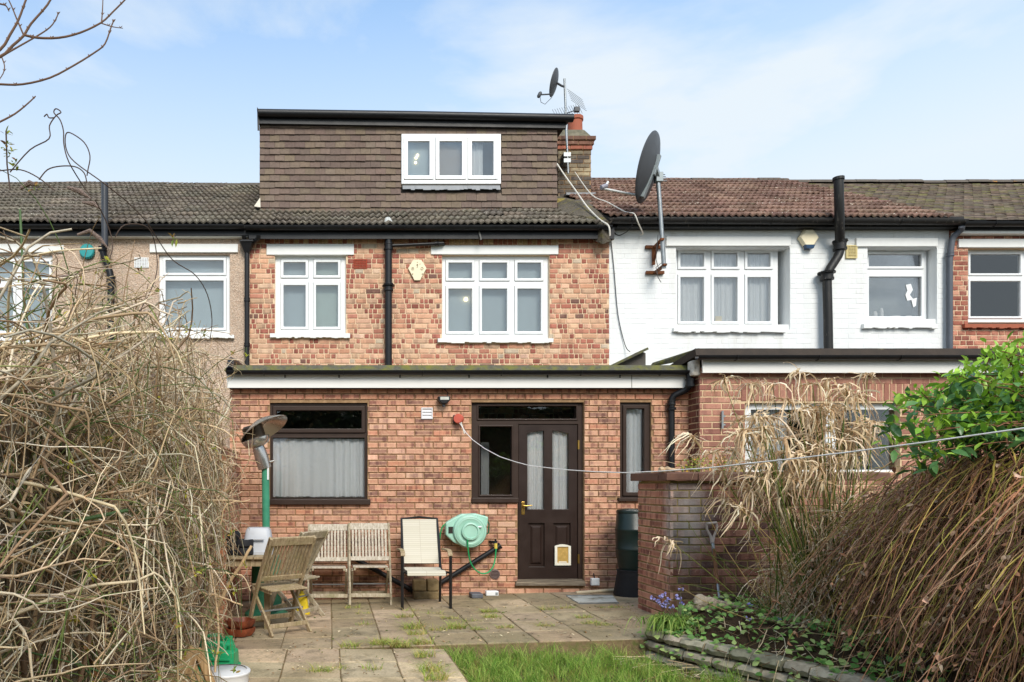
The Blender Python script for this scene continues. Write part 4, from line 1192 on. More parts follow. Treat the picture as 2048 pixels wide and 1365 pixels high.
# door set
Yd = .045
dset = MB(); do = rect((943, 1168, 805, 1005), Yd)
dx0, dx1 = WX(943, Yd), WX(1168, Yd); dxm = WX(1036, Yd); zt_ = WZ(806, Yd)
tr = rect((957, 1152, 813, 838), Yd); sl = rect((960, 1023, 854, 990), Yd); dl = rect((1037, 1156, 849, 1163), Yd)
dset.plate(dx0, dx1, WZ(1004, Yd), zt_, [tr, sl, (dl[0], dl[1], -1, dl[3])], Yd, Yd + .08)
dset.plate(dx0 + (dl[0] - dx0) - .03, dl[0], WZ(1166, Yd), WZ(1004, Yd) - .0001, [], Yd, Yd + .08)
dset.plate(dl[1], dx1, WZ(1166, Yd), WZ(1004, Yd) - .0001, [], Yd, Yd + .08)
ds = dset.weld().build('door_frame', BROWN, ext, bev=.005)
for q in (tr, sl):
    MB().plate(*grow(q, .022), [q], Yd - .012, Yd + .03).weld().build('glazing_bead', BROWN, ds, bev=.008)
    MB().box(q[0] - .005, q[1] + .005, Yd + .04, Yd + .046, q[2] - .005, q[3] + .005).build('pane', GLASS_D, ds)
MB().box(WX(943, -.03), WX(1037, -.03), -.045, Yd, WZ(1006, -.03), WZ(996, -.03)).build('sill', BROWN, ds, bev=.008)
# faint indoor things seen through the side light
cbx = MB(); cbx.box(WX(962, .5), WX(978, .5), .5, .55, .1, 1.9); cbx.build('interior_curtain', NET, ds)
# door leaf: stiles and rails with two arched lights and two sunk panels
Yl = Yd + .012
door_o = grow(dl, -.004)
def arch(px0, px1, pytop_side, pytop_mid, pybot, up_right):
    x0, x1 = WX(px0, Yl), WX(px1, Yl); zb = WZ(pybot, Yl); n = 8; pts = [(x0, zb), (x1, zb)]
    top = []
    for i in range(n + 1):
        t = i / n; k = t if up_right else 1 - t
        top.append((x0 + (x1 - x0) * t, WZ(pytop_side + (pytop_mid - pytop_side) * math.sin(k * math.pi / 2), Yl)))
    return pts + top[::-1]
L1 = (1055, 1088, 867, 862, 1019, True); L2 = (1105, 1137, 867, 862, 1019, False)
h1, h2 = rect((1055, 1088, 862, 1019), Yl), rect((1105, 1137, 862, 1019), Yl)
p1, p2 = rect((1057, 1089, 1047, 1134), Yl), rect((1107, 1141, 1047, 1134), Yl)
door = MB().plate(*door_o, [h1, h2, p1, p2], Yl, Yl + .044).weld().build('door', BROWN_DOOR, ext, bev=.004)
for L in (L1, L2):
    pts = arch(*L); x0, x1 = pts[0][0], pts[1][0]; ztop = WZ(861.8, Yl)
    # spandrel that gives the arched head
    mb = MB(); tp = pts[2:]
    for i in range(len(tp) - 1):
        a, b = tp[i], tp[i + 1]
        mb.hexa([(b[0], Yl + .001, b[1]), (a[0], Yl + .001, a[1]), (a[0], Yl + .043, a[1]), (b[0], Yl + .043, b[1]),
                 (b[0], Yl + .001, ztop + .004), (a[0], Yl + .001, ztop + .004), (a[0], Yl + .043, ztop + .004), (b[0], Yl + .043, ztop + .004)])
    mb.build('arched_head', BROWN_DOOR, door)
    MB().box(x0 - .004, x1 + .004, Yl + .02, Yl + .026, WZ(1019, Yl) - .004, ztop + .004).build('pane', GLASS, door)
    curtain(door, x0 - .01, x1 + .02, WZ(1019, Yl) - .01, ztop, Yl + .062, CURT, 3, .012, int(x0 * 100))
for q in (p1, p2):
    mb = MB(); q2 = grow(q, .001)
    mb.box(q2[0], q2[1], Yl + .026, Yl + .034, q2[2], q2[3])
    i1, i2 = grow(q, -.03), grow(q, -.052)
    mb.hexa([(i1[0], Yl + .026, i1[2]), (i1[1], Yl + .026, i1[2]), (i1[1], Yl + .026, i1[3]), (i1[0], Yl + .026, i1[3]),
             (i2[0], Yl + .008, i2[2]), (i2[1], Yl + .008, i2[2]), (i2[1], Yl + .008, i2[3]), (i2[0], Yl + .008, i2[3])])
    mb.build('panel', BROWN_DOOR, door)
# brass handle
hz = WZ(1012, Yl); hxx = WX(1046, Yl)
hm = MB().box(hxx - .02, hxx + .02, Yl - .006, Yl + .002, hz - .11, hz + .05).build('handle_plate', BRASS, door, bev=.003)
MB().tube([(hxx, Yl - .002, hz), (hxx, Yl - .045, hz), (hxx + .03, Yl - .05, hz), (hxx + .10, Yl - .046, hz + .004)], [.011, .010, .009, .007], 10).build('lever', BRASS, door, smooth=True)
MB().box(hxx - .004, hxx + .004, Yl - .008, Yl - .0062, hz - .075, hz - .05).build('keyhole', ROOM, door)
for py in (890, 1118): MB().box(WX(1155, Yl), WX(1158, Yl), Yl - .016, Yl + .002, WZ(py + 9, Yl), WZ(py - 9, Yl)).build('hinge', BRASS, door)
# cat flap
cf = rect((1109, 1141, 1089, 1131), Yl); ch = grow(cf, -.03)
CF = mat('cream_catflap', S(238, 232, 214), .5, .05, 8)
cfo = MB()
pts = []
for i in range(9):
    t = i / 8; pts.append((cf[1] - (cf[1] - cf[0]) * t, cf[3] - .022 + .022 * math.sin(math.pi * t)))
cfo.plate(cf[0], cf[1], cf[2], cf[3] - .022, [ch], Yl - .016, Yl + .006)
cfo.prism([(cf[0], cf[3] - .0219), (cf[1], cf[3] - .0219)] + pts, Yl - .016, Yl + .006)
cfm = cfo.build('cat_flap', CF, door)
MB().box(ch[0] - .002, ch[1] + .002, Yl - .004, Yl + .001, ch[2] - .002, ch[3] + .002).build('flap', mat('amber_flap', S(196, 160, 92), .25, .2, 30), door)
MB().box(ch[0] + .02, ch[1] - .02, Yl - .009, Yl - .003, ch[2] + .004, ch[2] + .018).build('flap_grip', CF, door)
# worn wooden threshold
MB().hexa([P(1031, 1172, -.06), P(1172, 1172, -.06), (WX(1172, -.06), Yd + .02, WZ(1172, -.06)), (WX(1031, -.06), Yd + .02, WZ(1172, -.06)),
           P(1033, 1164, -.05), P(1170, 1163, -.05), (WX(1170, -.05), Yd + .02, WZ(1160, -.05)), (WX(1033, -.05), Yd + .02, WZ(1161, -.05))]).build('threshold', wood_mat('worn_sill_wood', S(150, 136, 116), S(52, 40, 33), 'X'), ext, bev=.004)
# narrow window
no = rect((1240, 1302, 806, 998), Yk); npn = rect((1252, 1287, 818, 985), Yk); nc = grow(npn, .05)
nw = MB().plate(*no, [grow(npn, .03)], Yk, Yk + .07).weld().build('narrow_window', BROWN, ext, bev=.005)
MB().plate(*grow(npn, .045), [npn], Yk - .02, Yk + .05).weld().build('sash', BROWN, nw, bev=.006)
MB().box(npn[0] - .005, npn[1] + .005, Yk + .02, Yk + .026, npn[2] - .005, npn[3] + .005).build('pane', GLASS, nw)
curtain(nw, npn[0] - .01, npn[1] + .02, npn[2], npn[3], Yk + .075, CURT, 4, .018, 44)
MB().box(WX(1237, -.04), WX(1305, -.04), -.05, Yk + .02, WZ(1003, -.04), WZ(996, -.04)).build('sill', BROWN, ext, bev=.006)
MB().box(WX(1286, 0), WX(1300, 0), -.03, -.005, WZ(946, 0), WZ(944, 0)).build('window_stay', BROWN, nw)
# round vent, low air brick
c = P(990, 1149, -.02); mb = MB(); mb.lathe([(.062, 0), (.062, .02), (.052, .024), (.05, .012), (.0, .012)], (c.x, -.004, c.z), 24, (0, -1, 0))
for i in range(6):
    z = c.z - .042 + i * .0168; hw = math.sqrt(max(0, .05 ** 2 - (z - c.z) ** 2)); mb.box(c.x - hw, c.x + hw, -.03, -.014, z - .003, z + .004)
mb.build('round_vent', mat('grey_brown_vent', S(120, 100, 96), .6), ext)
q = rect((885, 918, 1173, 1182), -.01); mb = MB(); mb.plate(*q, [(q[0] + .01 + i * .019, q[0] + .02 + i * .019, q[2] + .012, q[3] - .012) for i in range(9)], -.016, .002)
mb.build('air_brick', mat('dull_airbrick', S(132, 92, 74), .85), ext)

# ------------------------------------------------------------------ right-hand extension
rx = thing('neighbour_extension', 'neighbouring red-brown brick extension with black felt parapet behind the dry plants', 'extension', (6.5, YR, 0))
AX0, AX1 = WX(1400, YR), 10.5
AZ1 = WZ(746, YR) + .06
hW = rect((1490, 1800, 806, 945), YR)
MB().plate(AX0, AX1, -.2, AZ1, [hW], YR, YR + .22).weld().build('wall', MORTAR_R, rx)
MB().box(AX0, AX0 + .2, YR + .22, YM - .02, -.2, AZ1).build('side_wall', MORTAR_R, rx)
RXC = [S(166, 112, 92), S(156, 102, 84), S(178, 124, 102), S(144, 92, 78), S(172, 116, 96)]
r8 = random.Random(18); sold = rect((1482, 1868, 768, 803), YR)
pc = bond(AX0 - .008, AX1, -.075, AZ1, [grow(hW, .004), sold, rect((1470, 1880, 800, 806), YR)], rr=r8, joint=.013, phase=.3)
x = sold[0]
while x < sold[1] - .03:
    pc.append((x, x + .064, sold[2], sold[3], jit(r8.choice(RXC), .12, r8))); x += .077
brickwork(rx, (0, YR - .007, 0), (1, 0, 0), (0, -1, 0), pc, RXC, RX_BO, RX_BA, 300, prio=lambda u, z: abs(u - AX0) + (3 - z) * .5, rr=r8)
pc = bond(0, -YR, -.075, AZ1, [], rr=r8, joint=.013, phase=.1)
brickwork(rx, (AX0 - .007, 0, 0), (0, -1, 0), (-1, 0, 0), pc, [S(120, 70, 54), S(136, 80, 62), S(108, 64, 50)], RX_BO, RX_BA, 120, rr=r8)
fy2 = YR - .10
MB().box(AX0 - .02, AX1, fy2, fy2 + .02, WZ(746, fy2), WZ(718, fy2)).build('fascia', FASCIA_W, rx)
gutter(rx, WX(1394, fy2 - .06), AX1, fy2 - .06, WZ(712, fy2 - .06), .05)
MB().hexa([(WX(1390, fy2), fy2 - .03, WZ(712, fy2)), (AX1, fy2 - .03, WZ(712, fy2)), (AX1, YM - .012, WZ(712, fy2) + .02), (WX(1390, fy2), YM - .012, WZ(712, fy2) - .35),
           (WX(1391, fy2), fy2 + .01, WZ(697, fy2)), (AX1, fy2 + .01, WZ(697, fy2)), (AX1, YM - .012, WZ(697, fy2) + .02), (WX(1391, fy2), YM - .012, WZ(697, fy2) - .35)]).build('felt_parapet', FELT_D, rx)
# sloping felt verge at the left end and the old triangular parapet
MB().hexa([P(1300, 733, .9), P(1396, 716, fy2), P(1398, 716, fy2 + .1), P(1310, 733, 1.0), P(1305, 726, .9), P(1396, 697, fy2), P(1399, 697, fy2 + .1), P(1312, 726, 1.0)]).build('verge', FELT, rx)
MB().prism([(WX(1383, YR), WZ(752, YR)), (WX(1401, YR), WZ(752, YR)), (WX(1399, YR), WZ(718, YR)), (WX(1382, YR), WZ(722, YR))], YR - .02, YR + .1).build('mortar_corner', mat('white_mortar_blob', S(214, 206, 192), .9, .3, 14, bump=.8, bscale=20, bdist=.03), rx, bev=.02)
tp = MB(); tp.prism([(WX(1222, .9), WZ(738, .9)), (WX(1292, .9), WZ(738, .9)), (WX(1292, .9), WZ(706, .9)), (WX(1280, .9), WZ(702, .9))], .9, 1.05); tp.build('old_parapet', mat('grey_slate_parapet', S(92, 86, 80), .9, .3, 12, bump=.6), rx, bev=.01)
MB().bar(P(1220, 734, .88), P(1290, 700, .88), .2, .03, (0, 0, 1)).build('parapet_coping', FELT, rx)
# white-framed window and patio doors behind the sedge
Yg = YR + .06
cols_ = [(1502, 1652), (1672, 1794)]
go = rect((1490, 1800, 806, 945), Yg)
gh = [rect((a, b, 820, 940), Yg) for a, b in cols_]
gw = MB().plate(*go, gh, Yg, Yg + .06).weld().build('window', WHITE, rx, bev=.006)
for i, q in enumerate(gh): MB().box(q[0] - .005, q[1] + .005, Yg + .02, Yg + .026, q[2] - .005, q[3] + .005).build('pane', GLASS if i < 1 else GLASS_D, gw)
curtain(gw, gh[0][0], gh[0][0] + .55 * (gh[0][1] - gh[0][0]), gh[0][2], gh[0][3], Yg + .1, CURT, 7, .025, 60)
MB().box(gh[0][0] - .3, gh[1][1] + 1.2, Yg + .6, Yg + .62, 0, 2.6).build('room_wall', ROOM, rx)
MB().box(gh[1][0] - .02, gh[1][1] + .1, Yg + .12, Yg + .3, gh[1][3] - .27, gh[1][3] - .02).build('roller_box', BROWN, rx)
mb = MB(); mb.tube([P(1445, 822, YR - .03), P(1445, 858, YR - .03)], .012, 8); mb.box(WX(1443, YR), WX(1447, YR), YR - .04, YR - .005, WZ(835, YR), WZ(832, YR)); mb.box(WX(1443, YR), WX(1447, YR), YR - .04, YR - .005, WZ(852, YR), WZ(849, YR))
mb.build('line_cleat', DISH_L, rx)

# ------------------------------------------------------------------ fixtures on the houses
# cream hexagonal alarm back plate
def hexpts(cx, cz, w, h): return [(cx - w * .22, cz + h * .5), (cx + w * .22, cz + h * .5), (cx + w * .5, cz + h * .08), (cx + w * .24, cz - h * .34), (cx + w * .16, cz - h * .5), (cx - w * .16, cz - h * .5), (cx - w * .24, cz - h * .34), (cx - w * .5, cz + h * .08)]
c = P(834, 542, YM)
ap = thing('alarm_back_plate', 'cream hexagonal alarm back plate between the two first-floor brick house windows', 'alarm plate', (c.x, YM - .01, c.z))
MB().prism(hexpts(c.x, c.z, .28, .31), YM - .04, YM - .014).build('plate', CREAM, ap, bev=.006)
for (dx, dz_, r_) in ((-.07, .02, .022), (.07, .02, .022), (0, .075, .012), (-.07, -.06, .009), (.075, -.06, .009), (0, .115, .006), (.04, .09, .006), (0, .045, .008)):
    MB().lathe([(r_ * .7, 0), (r_, 0), (r_, .006), (r_ * .7, .006)], (c.x + dx, YM - .04, c.z + dz_), 12, (0, -1, 0), caps=False).build('screw_boss', mat('tan_plastic', S(186, 166, 130), .5), ap)
for (dx, dz_) in ((-.07, .02), (0, .075), (.075, -.06), (-.075, -.06)):
    MB().lathe([(.0, .001), (.006, .001), (.006, .0)], (c.x + dx, YM - .041, c.z + dz_), 8, (0, -1, 0)).build('screw_hole', ROOM, ap)
c = P(1613, 481, YM)
al = thing('burglar_alarm', 'cream hexagonal burglar alarm box with dark blue base on the white house', 'alarm', (c.x, YM - .01, c.z))
h = hexpts(c.x, c.z, .30, .29)
mb = MB(); f = [(c.x + (x - c.x) * .86, c.z + (z - c.z) * .86) for x, z in h]
n = len(h); mb.V = [(x, YM - .012, z) for x, z in h] + [(x, YM - .05, z) for x, z in h] + [(x, YM - .075, z) for x, z in f]
for o in (0, n):
    for i in range(n): mb._f([o + i, o + (i + 1) % n, o + n + (i + 1) % n, o + n + i])
mb._f([2 * n + i for i in range(n)]); mb.build('cover', CREAM, al)
q = c.z - .29 * .34
MB().prism([(c.x - .075, q + .006), (c.x + .075, q + .006), (c.x + .05, q - .05), (c.x - .05, q - .05)], YM - .088, YM - .02).build('strobe', mat('blue_strobe', S(38, 66, 96), .2), al, bev=.004)
c = P(176, 505, YM - .02)
tb = thing('round_bell', 'round teal alarm bell on the pebbledash wall', 'bell', (c.x, YM - .03, c.z))
TEAL = mat('teal_plastic', S(44, 150, 152), .5, .1, 10)
MB().lathe([(.1, 0), (.108, .02), (.108, .05), (.095, .065), (.0, .07)], (c.x, YM - .022, c.z), 32, (0, -1, 0)).build('bell_cover', TEAL, tb, smooth=True)
for k in range(20):
    a = k * math.pi / 10
    MB().box(c.x + .107 * math.cos(a) - .006, c.x + .107 * math.cos(a) + .006, YM - .07, YM - .03, c.z + .107 * math.sin(a) - .006, c.z + .107 * math.sin(a) + .006).build('rim_lug', TEAL, tb)

# large satellite dish on the white house
ds0 = P(1322, 530, YM - .3)
sd = thing('satellite_dish', 'large dark grey satellite dish on a rusty bracket against the white house', 'satellite dish', (ds0.x, YM - .3, ds0.z))
Yp = YM - .30
pipe(sd, [P(1328, 537, Yp), P(1321, 430, Yp), P(1316, 362, Yp)], .03, STEEL, 'mast', 12)
dc = P(1296, 336, Yp - .05)
ax = Vector((-.82, .57, .30)).normalized()            # where the bowl looks
a_, dep = .475, .085
prof = [(a_ * i / 10, dep * (i / 10) ** 2 - dep) for i in range(11)]
bowl = MB().lathe(prof + [(a_ + .012, .006)] + [(a_ * i / 10, dep * (i / 10) ** 2 - dep - .008) for i in range(10, -1, -1)], dc, 48, ax, caps=False).build('dish', DISH, sd, smooth=True)
up = (Vector((0, 0, 1)) - ax * ax.z).normalized(); back = dc - ax * (dep + .01)
mb = MB(); side_ = up.cross(ax)
mb.bar(back + up * .02, back - up * .42 + ax * .05, .10, .05, ax)
mb.bar(back + up * .18, back - up * .1, .06, .07, ax)
mb.build('back_rib', DISH_L, sd, bev=.005)
mt = P(1317, 356, Yp)
mb = MB(); mb.bar(back + up * .02, mt, .06, .07); mb.box(mt.x - .05, mt.x + .05, Yp - .05, Yp + .05, mt.z - .07, mt.z + .07); mb.build('clamp', DISH_L, sd, bev=.006)
for k in range(4): MB().tube([(mt.x + .03, Yp - .03 + .02 * k, mt.z - .06 + .04 * k), (mt.x + .11, Yp - .03 + .02 * k, mt.z - .06 + .04 * k)], .007, 6).build('clamp_bolt', STEEL, sd)
arm0 = back - up * .40 + ax * .08; arm1 = P(1208, 378, Yp - .1)
pipe(sd, [arm0, arm1], .016, mat('white_arm', S(214, 214, 212), .5), 'feed_arm', 10)
MB().lathe([(.02, -.05), (.035, -.045), (.035, .03), (.028, .05)], arm1 + Vector((0, 0, .03)), 14, (.9, .1, .35)).build('lnb', mat('lnb_grey', S(148, 146, 156), .5), sd, smooth=True)
pipe(sd, [arm1 + Vector((.02, 0, .03)), arm1 + Vector((.06, 0, .10))], .018, WHITE, 'lnb_cap')
for (py, px0, px1) in ((495, 1289, 1322), (546, 1290, 1328)):
    mb = MB(); mb.box(WX(px0, YM), WX(px0 + 36, YM), YM - .05, YM - .008, WZ(py + 4, YM), WZ(py - 2, YM))
    mb.bar(P(px0 + 20, py, YM - .03), P(px1 + 3, py - 17, Yp - .06), .05, .03); mb.build('wall_bracket', RUST, sd, bev=.003)
mb = MB(); mb.bar(P(1307, 495, YM - .04), P(1307, 530, YM - .04), .04, .03, (0, 1, 0)); mb.bar(P(1307, 524, YM - .04), P(1318, 482, Yp + .04), .03, .02); mb.build('bracket_strut', RUST, sd)
for (pts) in ([(1318, 440), (1330, 500), (1331, 520), (1312, 535), (1316, 555), (1322, 565)], [(1316, 470), (1312, 520), (1318, 540)]):
    pipe(sd, [P(a, b, Yp + .05) for a, b in pts], .005, mat('grey_cable', S(86, 84, 84), .6), 'cable', 6)

# small mini dish on the chimney pole, TV aerial, pole
YQ = YC - .18
pole = thing('aerial_mast', 'slim metal mast strapped to the chimney carrying a small dish and aerials', 'mast', P(1136, 350, YQ))
pipe(pole, [P(1136, 348, YQ), P(1129, 158, YQ)], .019, STEEL, 'pole', 10)
mb = MB()
for py in (310, 322): mb.box(WX(1127, YQ), WX(1141, YQ), YQ - .02, YQ + .16, WZ(py + 4, YQ), WZ(py - 4, YQ))
mb.build('chimney_clamp', STEEL, pole)
dc = P(1113, 166, YQ - .05); ax = Vector((-.86, .40, .30)).normalized()
mini = thing('mini_dish', 'small dark satellite dish at the top of the chimney mast', 'satellite dish', dc)
prof = [(.22 * i / 8, .045 * (i / 8) ** 2) for i in range(9)]
MB().lathe(prof + [(.226, .05)] + [(.22 * i / 8, .045 * (i / 8) ** 2 - .006) for i in range(8, -1, -1)], dc, 32, ax, caps=False).build('dish', DISH, mini, smooth=True)
up = (Vector((0, 0, 1)) - ax * ax.z).normalized()
pipe(mini, [dc, P(1123, 172, YQ), P(1129, 174, YQ)], .018, DISH, 'mount')
tip = P(1079, 190, YQ - .1)
pipe(mini, [dc - up * .2, P(1098, 189, YQ - .08), tip], .012, DISH, 'feed_arm')
MB().lathe([(.02, -.05), (.032, -.03), (.032, .03), (.02, .05)], tip, 12, (0.5, 0, 1)).build('lnb', DISH, mini, smooth=True)
pipe(mini, [tip, P(1082, 205, YQ - .1), P(1090, 209, YQ - .1), P(1104, 195, YQ - .08)], .005, DISH, 'cable', 6)
yagi = thing('tv_aerial', 'spiky television aerial with many thin rods behind the chimney pot', 'aerial', P(1140, 230, YQ + .2))
b0, b1 = P(1112, 234, YQ + .2), P(1160, 218, YQ + .5)
pipe(yagi, [b0, b1], .01, DISH, 'boom', 8)
for k in range(12):
    p = b0.lerp(b1, k / 11); l = .13 - .004 * k
    MB().tube([p + Vector((-l * .5, .0, l)), p + Vector((l * .5, 0, -l))], .004, 5).build('rod', STEEL, yagi)
mb = MB(); pr_ = b0.lerp(b1, .86); mb.box(pr_.x - .05, pr_.x + .05, pr_.y - .03, pr_.y + .03, pr_.z - .04, pr_.z + .05); mb.build('junction_box', DISH, yagi, bev=.01)
for k in range(6):
    p = b1 + Vector((-.02 - .015 * k, 0, .06 + .04 * k)); MB().tube([p + Vector((-.14, 0, .1)), p + Vector((.14, 0, -.1))], .0035, 5).build('reflector_rod', STEEL, yagi)
rod = [P(965, 227, YD + .6), P(1000, 230, YD + .6), P(1028, 236, YD + .6)]
tag(MB().tube(rod, .008, 6).build('loose_aerial_rod', STEEL, base=rod[0]), 'thin loose metal rod lying on the flat dormer roof', 'rod')
def cable(name, label, pts, r, m, cat='cable'):
    pts = [Vector(p) for p in pts]; out = []
    for i in range(len(pts) - 1):                       # Catmull-Rom
        p0, p1, p2, p3 = pts[max(i - 1, 0)], pts[i], pts[i + 1], pts[min(i + 2, len(pts) - 1)]
        for t in (0, .25, .5, .75):
            out.append(.5 * ((2 * p1) + (p2 - p0) * t + (2 * p0 - 5 * p1 + 4 * p2 - p3) * t * t + (3 * p1 - p0 - 3 * p2 + p3) * t ** 3))
    out.append(pts[-1])
    return tag(MB().tube(out, r, 6).build(name, m, base=pts[0], smooth=True), label, cat)
CW = mat('white_cable', S(214, 208, 196), .5, .1, 10); CB = mat('black_cable', S(48, 46, 48), .5)
cable('white_cable', 'white cable trailing from the dormer side down over the gutter', [P(1114, 328, YD - .03), P(1130, 352, YD - .1), P(1153, 384, 2.6), P(1175, 415, 2.2), P(1200, 440, 1.8), P(1217, 452, 1.6), P(1220, 472, 1.6)], .012, CW)
cable('grey_cable', 'thin cable looping from the chimney foot across the reddish roof to the white wall', [P(1150, 345, YC - .05), P(1183, 390, 2.85), P(1215, 405, 2.4), P(1250, 424, 1.9), P(1268, 428, 1.62), P(1277, 448, 1.6), P(1286, 468, 1.78), P(1280, 470, 1.9)], .009, CW)
cable('black_cable', 'thin black cable hanging down the white wall beside the brick house', [P(1221, 470, YM - .02), P(1228, 540, YM - .02), P(1236, 630, YM - .02), P(1250, 690, YM - .03), P(1260, 704, YM - .1)], .006, CB)
cable('loop_cable', 'short dark cable looping under the white house gutter', [P(1268, 428, 1.6), P(1262, 455, 1.72), P(1240, 471, YM - .02), P(1226, 464, YM - .03)], .007, CB)

# ------------------------------------------------------------------ fixtures on the extension wall
c = P(887, 800, -.06)
fl = thing('floodlight', 'black outdoor floodlight with motion sensor under the white fascia', 'floodlight', (c.x, -.01, c.z))
GL = mat('lamp_glass', S(196, 196, 186), .15)
mb = MB(); mb.prism([(c.x - .075, c.z + .035), (c.x + .075, c.z + .035), (c.x + .07, c.z - .015), (c.x + .03, c.z - .055), (c.x - .03, c.z - .055), (c.x - .07, c.z - .015)], -.13, -.03); mb.build('housing', BLACK, fl, bev=.01)
MB().box(c.x - .05, c.x + .055, -.134, -.131, c.z - .008, c.z + .026).build('lens', GL, fl)
MB().lathe([(.016, -.02), (.022, 0), (.016, .02)], (c.x, -.08, c.z - .07), 12).build('sensor', DISH, fl, smooth=True)
MB().box(c.x - .02, c.x + .02, -.03, -.005, c.z - .02, c.z + .03).build('bracket', BLACK, fl)
pipe(fl, [P(888, 778, -.01), P(896, 786, -.02), P(894, 796, -.04)], .006, CB, 'cable', 6)
v = rect((842, 865, 816, 839), 0)
vc = thing('vent_cover', 'small pale grey louvred vent cover below the floodlight', 'vent', (v[0], -.01, v[2]))
VG = mat('pale_grey_plastic', S(214, 212, 214), .45, .05, 8)
MB().plate(*v, [grow(v, -.016)], -.03, -.005).weld().build('frame', VG, vc, bev=.003)
for i in range(3):
    h_ = (v[3] - v[2] - .032) / 3; z = v[2] + .016 + i * h_
    MB().hexa([(v[0] + .014, -.028, z), (v[1] - .014, -.028, z), (v[1] - .014, -.02, z), (v[0] + .014, -.02, z), (v[0] + .014, -.012, z + h_), (v[1] - .014, -.012, z + h_), (v[1] - .014, -.006, z + h_), (v[0] + .014, -.006, z + h_)]).build('louvre', VG, vc)
c = P(917, 838, -.08)
rl = thing('clothes_line_reel', 'faded red retractable clothes line reel on the brick extension wall', 'line reel', (c.x, -.02, c.z))
RED = mat('faded_red_plastic', S(196, 92, 74), .55, .12, 12)
MB().lathe([(.0, -.05), (.05, -.05), (.058, -.042), (.058, .02), (.05, .03), (.0, .03)], c, 28, (-.45, -1, .05)).build('drum', RED, rl, smooth=True)
MB().box(c.x - .055, c.x + .02, -.05, -.006, c.z - .05, c.z + .05).build('wall_plate', CB, rl, bev=.005)
MB().tube([P(922, 845, -.12), P(926, 858, -.12), P(929, 868, -.13)], .008, 8).build('line_guide', CW, rl)
# clothes line: hangs in a vertical plane from the reel to a post off to the right
A2 = P(919, 846, -.1); B2 = Vector((3.3, -6.0, 0))
lpx = [(919, 846), (932, 866), (945, 880), (970, 898), (1000, 914), (1030, 924), (1060, 932), (1130, 940), (1190, 944), (1250, 946), (1320, 943), (1420, 936), (1500, 927), (1600, 916.5), (1700, 904.5), (1850, 885), (2048, 857), (2300, 822)]
pts = []
ex, ey = B2.x - A2.x, B2.y - A2.y
for (a, b) in lpx:
    k = (a - X0) / FPX                                  # ray x = k*(Y+D)
    t = (A2.x - k * (A2.y + DIST)) / (k * ey - ex)
    Yq = A2.y + ey * t
    pts.append(P(a, b, Yq))
cl = MB().tube(pts, .0042, 8).build('clothes_line', mat('white_line', S(232, 228, 224), .6), base=A2, smooth=True)
tag(cl, 'white clothes line sagging from the red reel across to the right', 'clothes line')
lend = pts[-1]
tag(MB().lathe([(.03, 0), (.03, 2.0), (.0, 2.02)], (lend.x, lend.y, -.15), 12).build('line_post', STEEL, base=(lend.x, lend.y, -.15)), 'steel post holding the far end of the clothes line', 'post')

# hose reel
c = P(938, 1062, -.16)
hr = thing('hose_reel', 'pale mint green garden hose reel mounted on the brick wall', 'hose reel', (c.x, -.02, c.z))
MINT = mat('mint_plastic', S(160, 204, 184), .42, .08, 8, spec=.45)
mb = MB(); mb.lathe([(.0, -.08), (.19, -.08), (.205, -.06), (.205, .05), (.19, .075), (.15, .085), (.14, .080), (.0, .080)], c, 40, (0, -1, 0)); mb.build('drum', MINT, hr, smooth=True)
wf = []
for (px, py) in ((890, 1046), (906, 1036), (922, 1028), (950, 1027), (975, 1034), (973, 1050), (955, 1086), (926, 1094), (905, 1084), (890, 1070)): wf.append((WX(px, -.14), WZ(py, -.14)))
MB().prism(wf, -.20, -.10).build('casing', MINT, hr, bev=.015)
MB().lathe([(.09, 0), (.105, .012), (.105, .03), (.085, .036), (.08, .022), (.0, .022)], (c.x, c.y - .082, c.z), 32, (0, -1, 0)).build('hub', MINT, hr, smooth=True)
MB().lathe([(.168, 0), (.176, .006), (.168, .010)], (c.x, c.y - .076, c.z), 40, (0, -1, 0), caps=False).build('raised_ring', MINT, hr, smooth=True)
MB().box(c.x + .08, c.x + .13, c.y - .11, c.y - .085, c.z + .045, c.z + .062).build('lever', WHITE, hr, bev=.004)
MB().box(WX(894, -.1), WX(903, -.1), -.205, -.098, WZ(1066, -.1), WZ(1053, -.1)).build('guide_slot', ROOM, hr)
MB().box(WX(896, -.1), WX(930, -.1), -.098, -.006, WZ(1074, 0), WZ(1044, 0)).build('wall_bracket', MINT, hr)
MB().tube([P(968, 1030, -.1), P(978, 1048, -.1), P(977, 1066, -.1), P(968, 1072, -.1)], .009, 8).build('carry_handle', mat('dark_green_plastic', S(36, 92, 62), .5), hr, smooth=True)
HOSE = mat('green_hose', S(38, 150, 88), .38, .1, 20)
cable('green_hose', 'green hose looping from the hose reel to the outdoor tap', [P(935, 1080, -.27), P(936, 1098, -.25), P(940, 1122, -.22), P(949, 1138, -.2), P(962, 1147, -.2), P(975, 1146, -.18), P(985, 1136, -.16), P(990, 1120, -.13), P(992, 1098, -.12)], .0095, HOSE, 'hose')
cable('green_hose_end', 'short end of green hose leaving the left of the hose reel', [P(892, 1048, -.16), P(885, 1054, -.16), P(881, 1066, -.16), P(880, 1078, -.14)], .0095, HOSE, 'hose')
c = P(991, 1088, -.09)
tp_ = thing('outdoor_tap', 'black outdoor tap with yellow hose connector beside the door', 'tap', (c.x, -.01, c.z))
YEL = mat('yellow_plastic', S(226, 200, 92), .45)
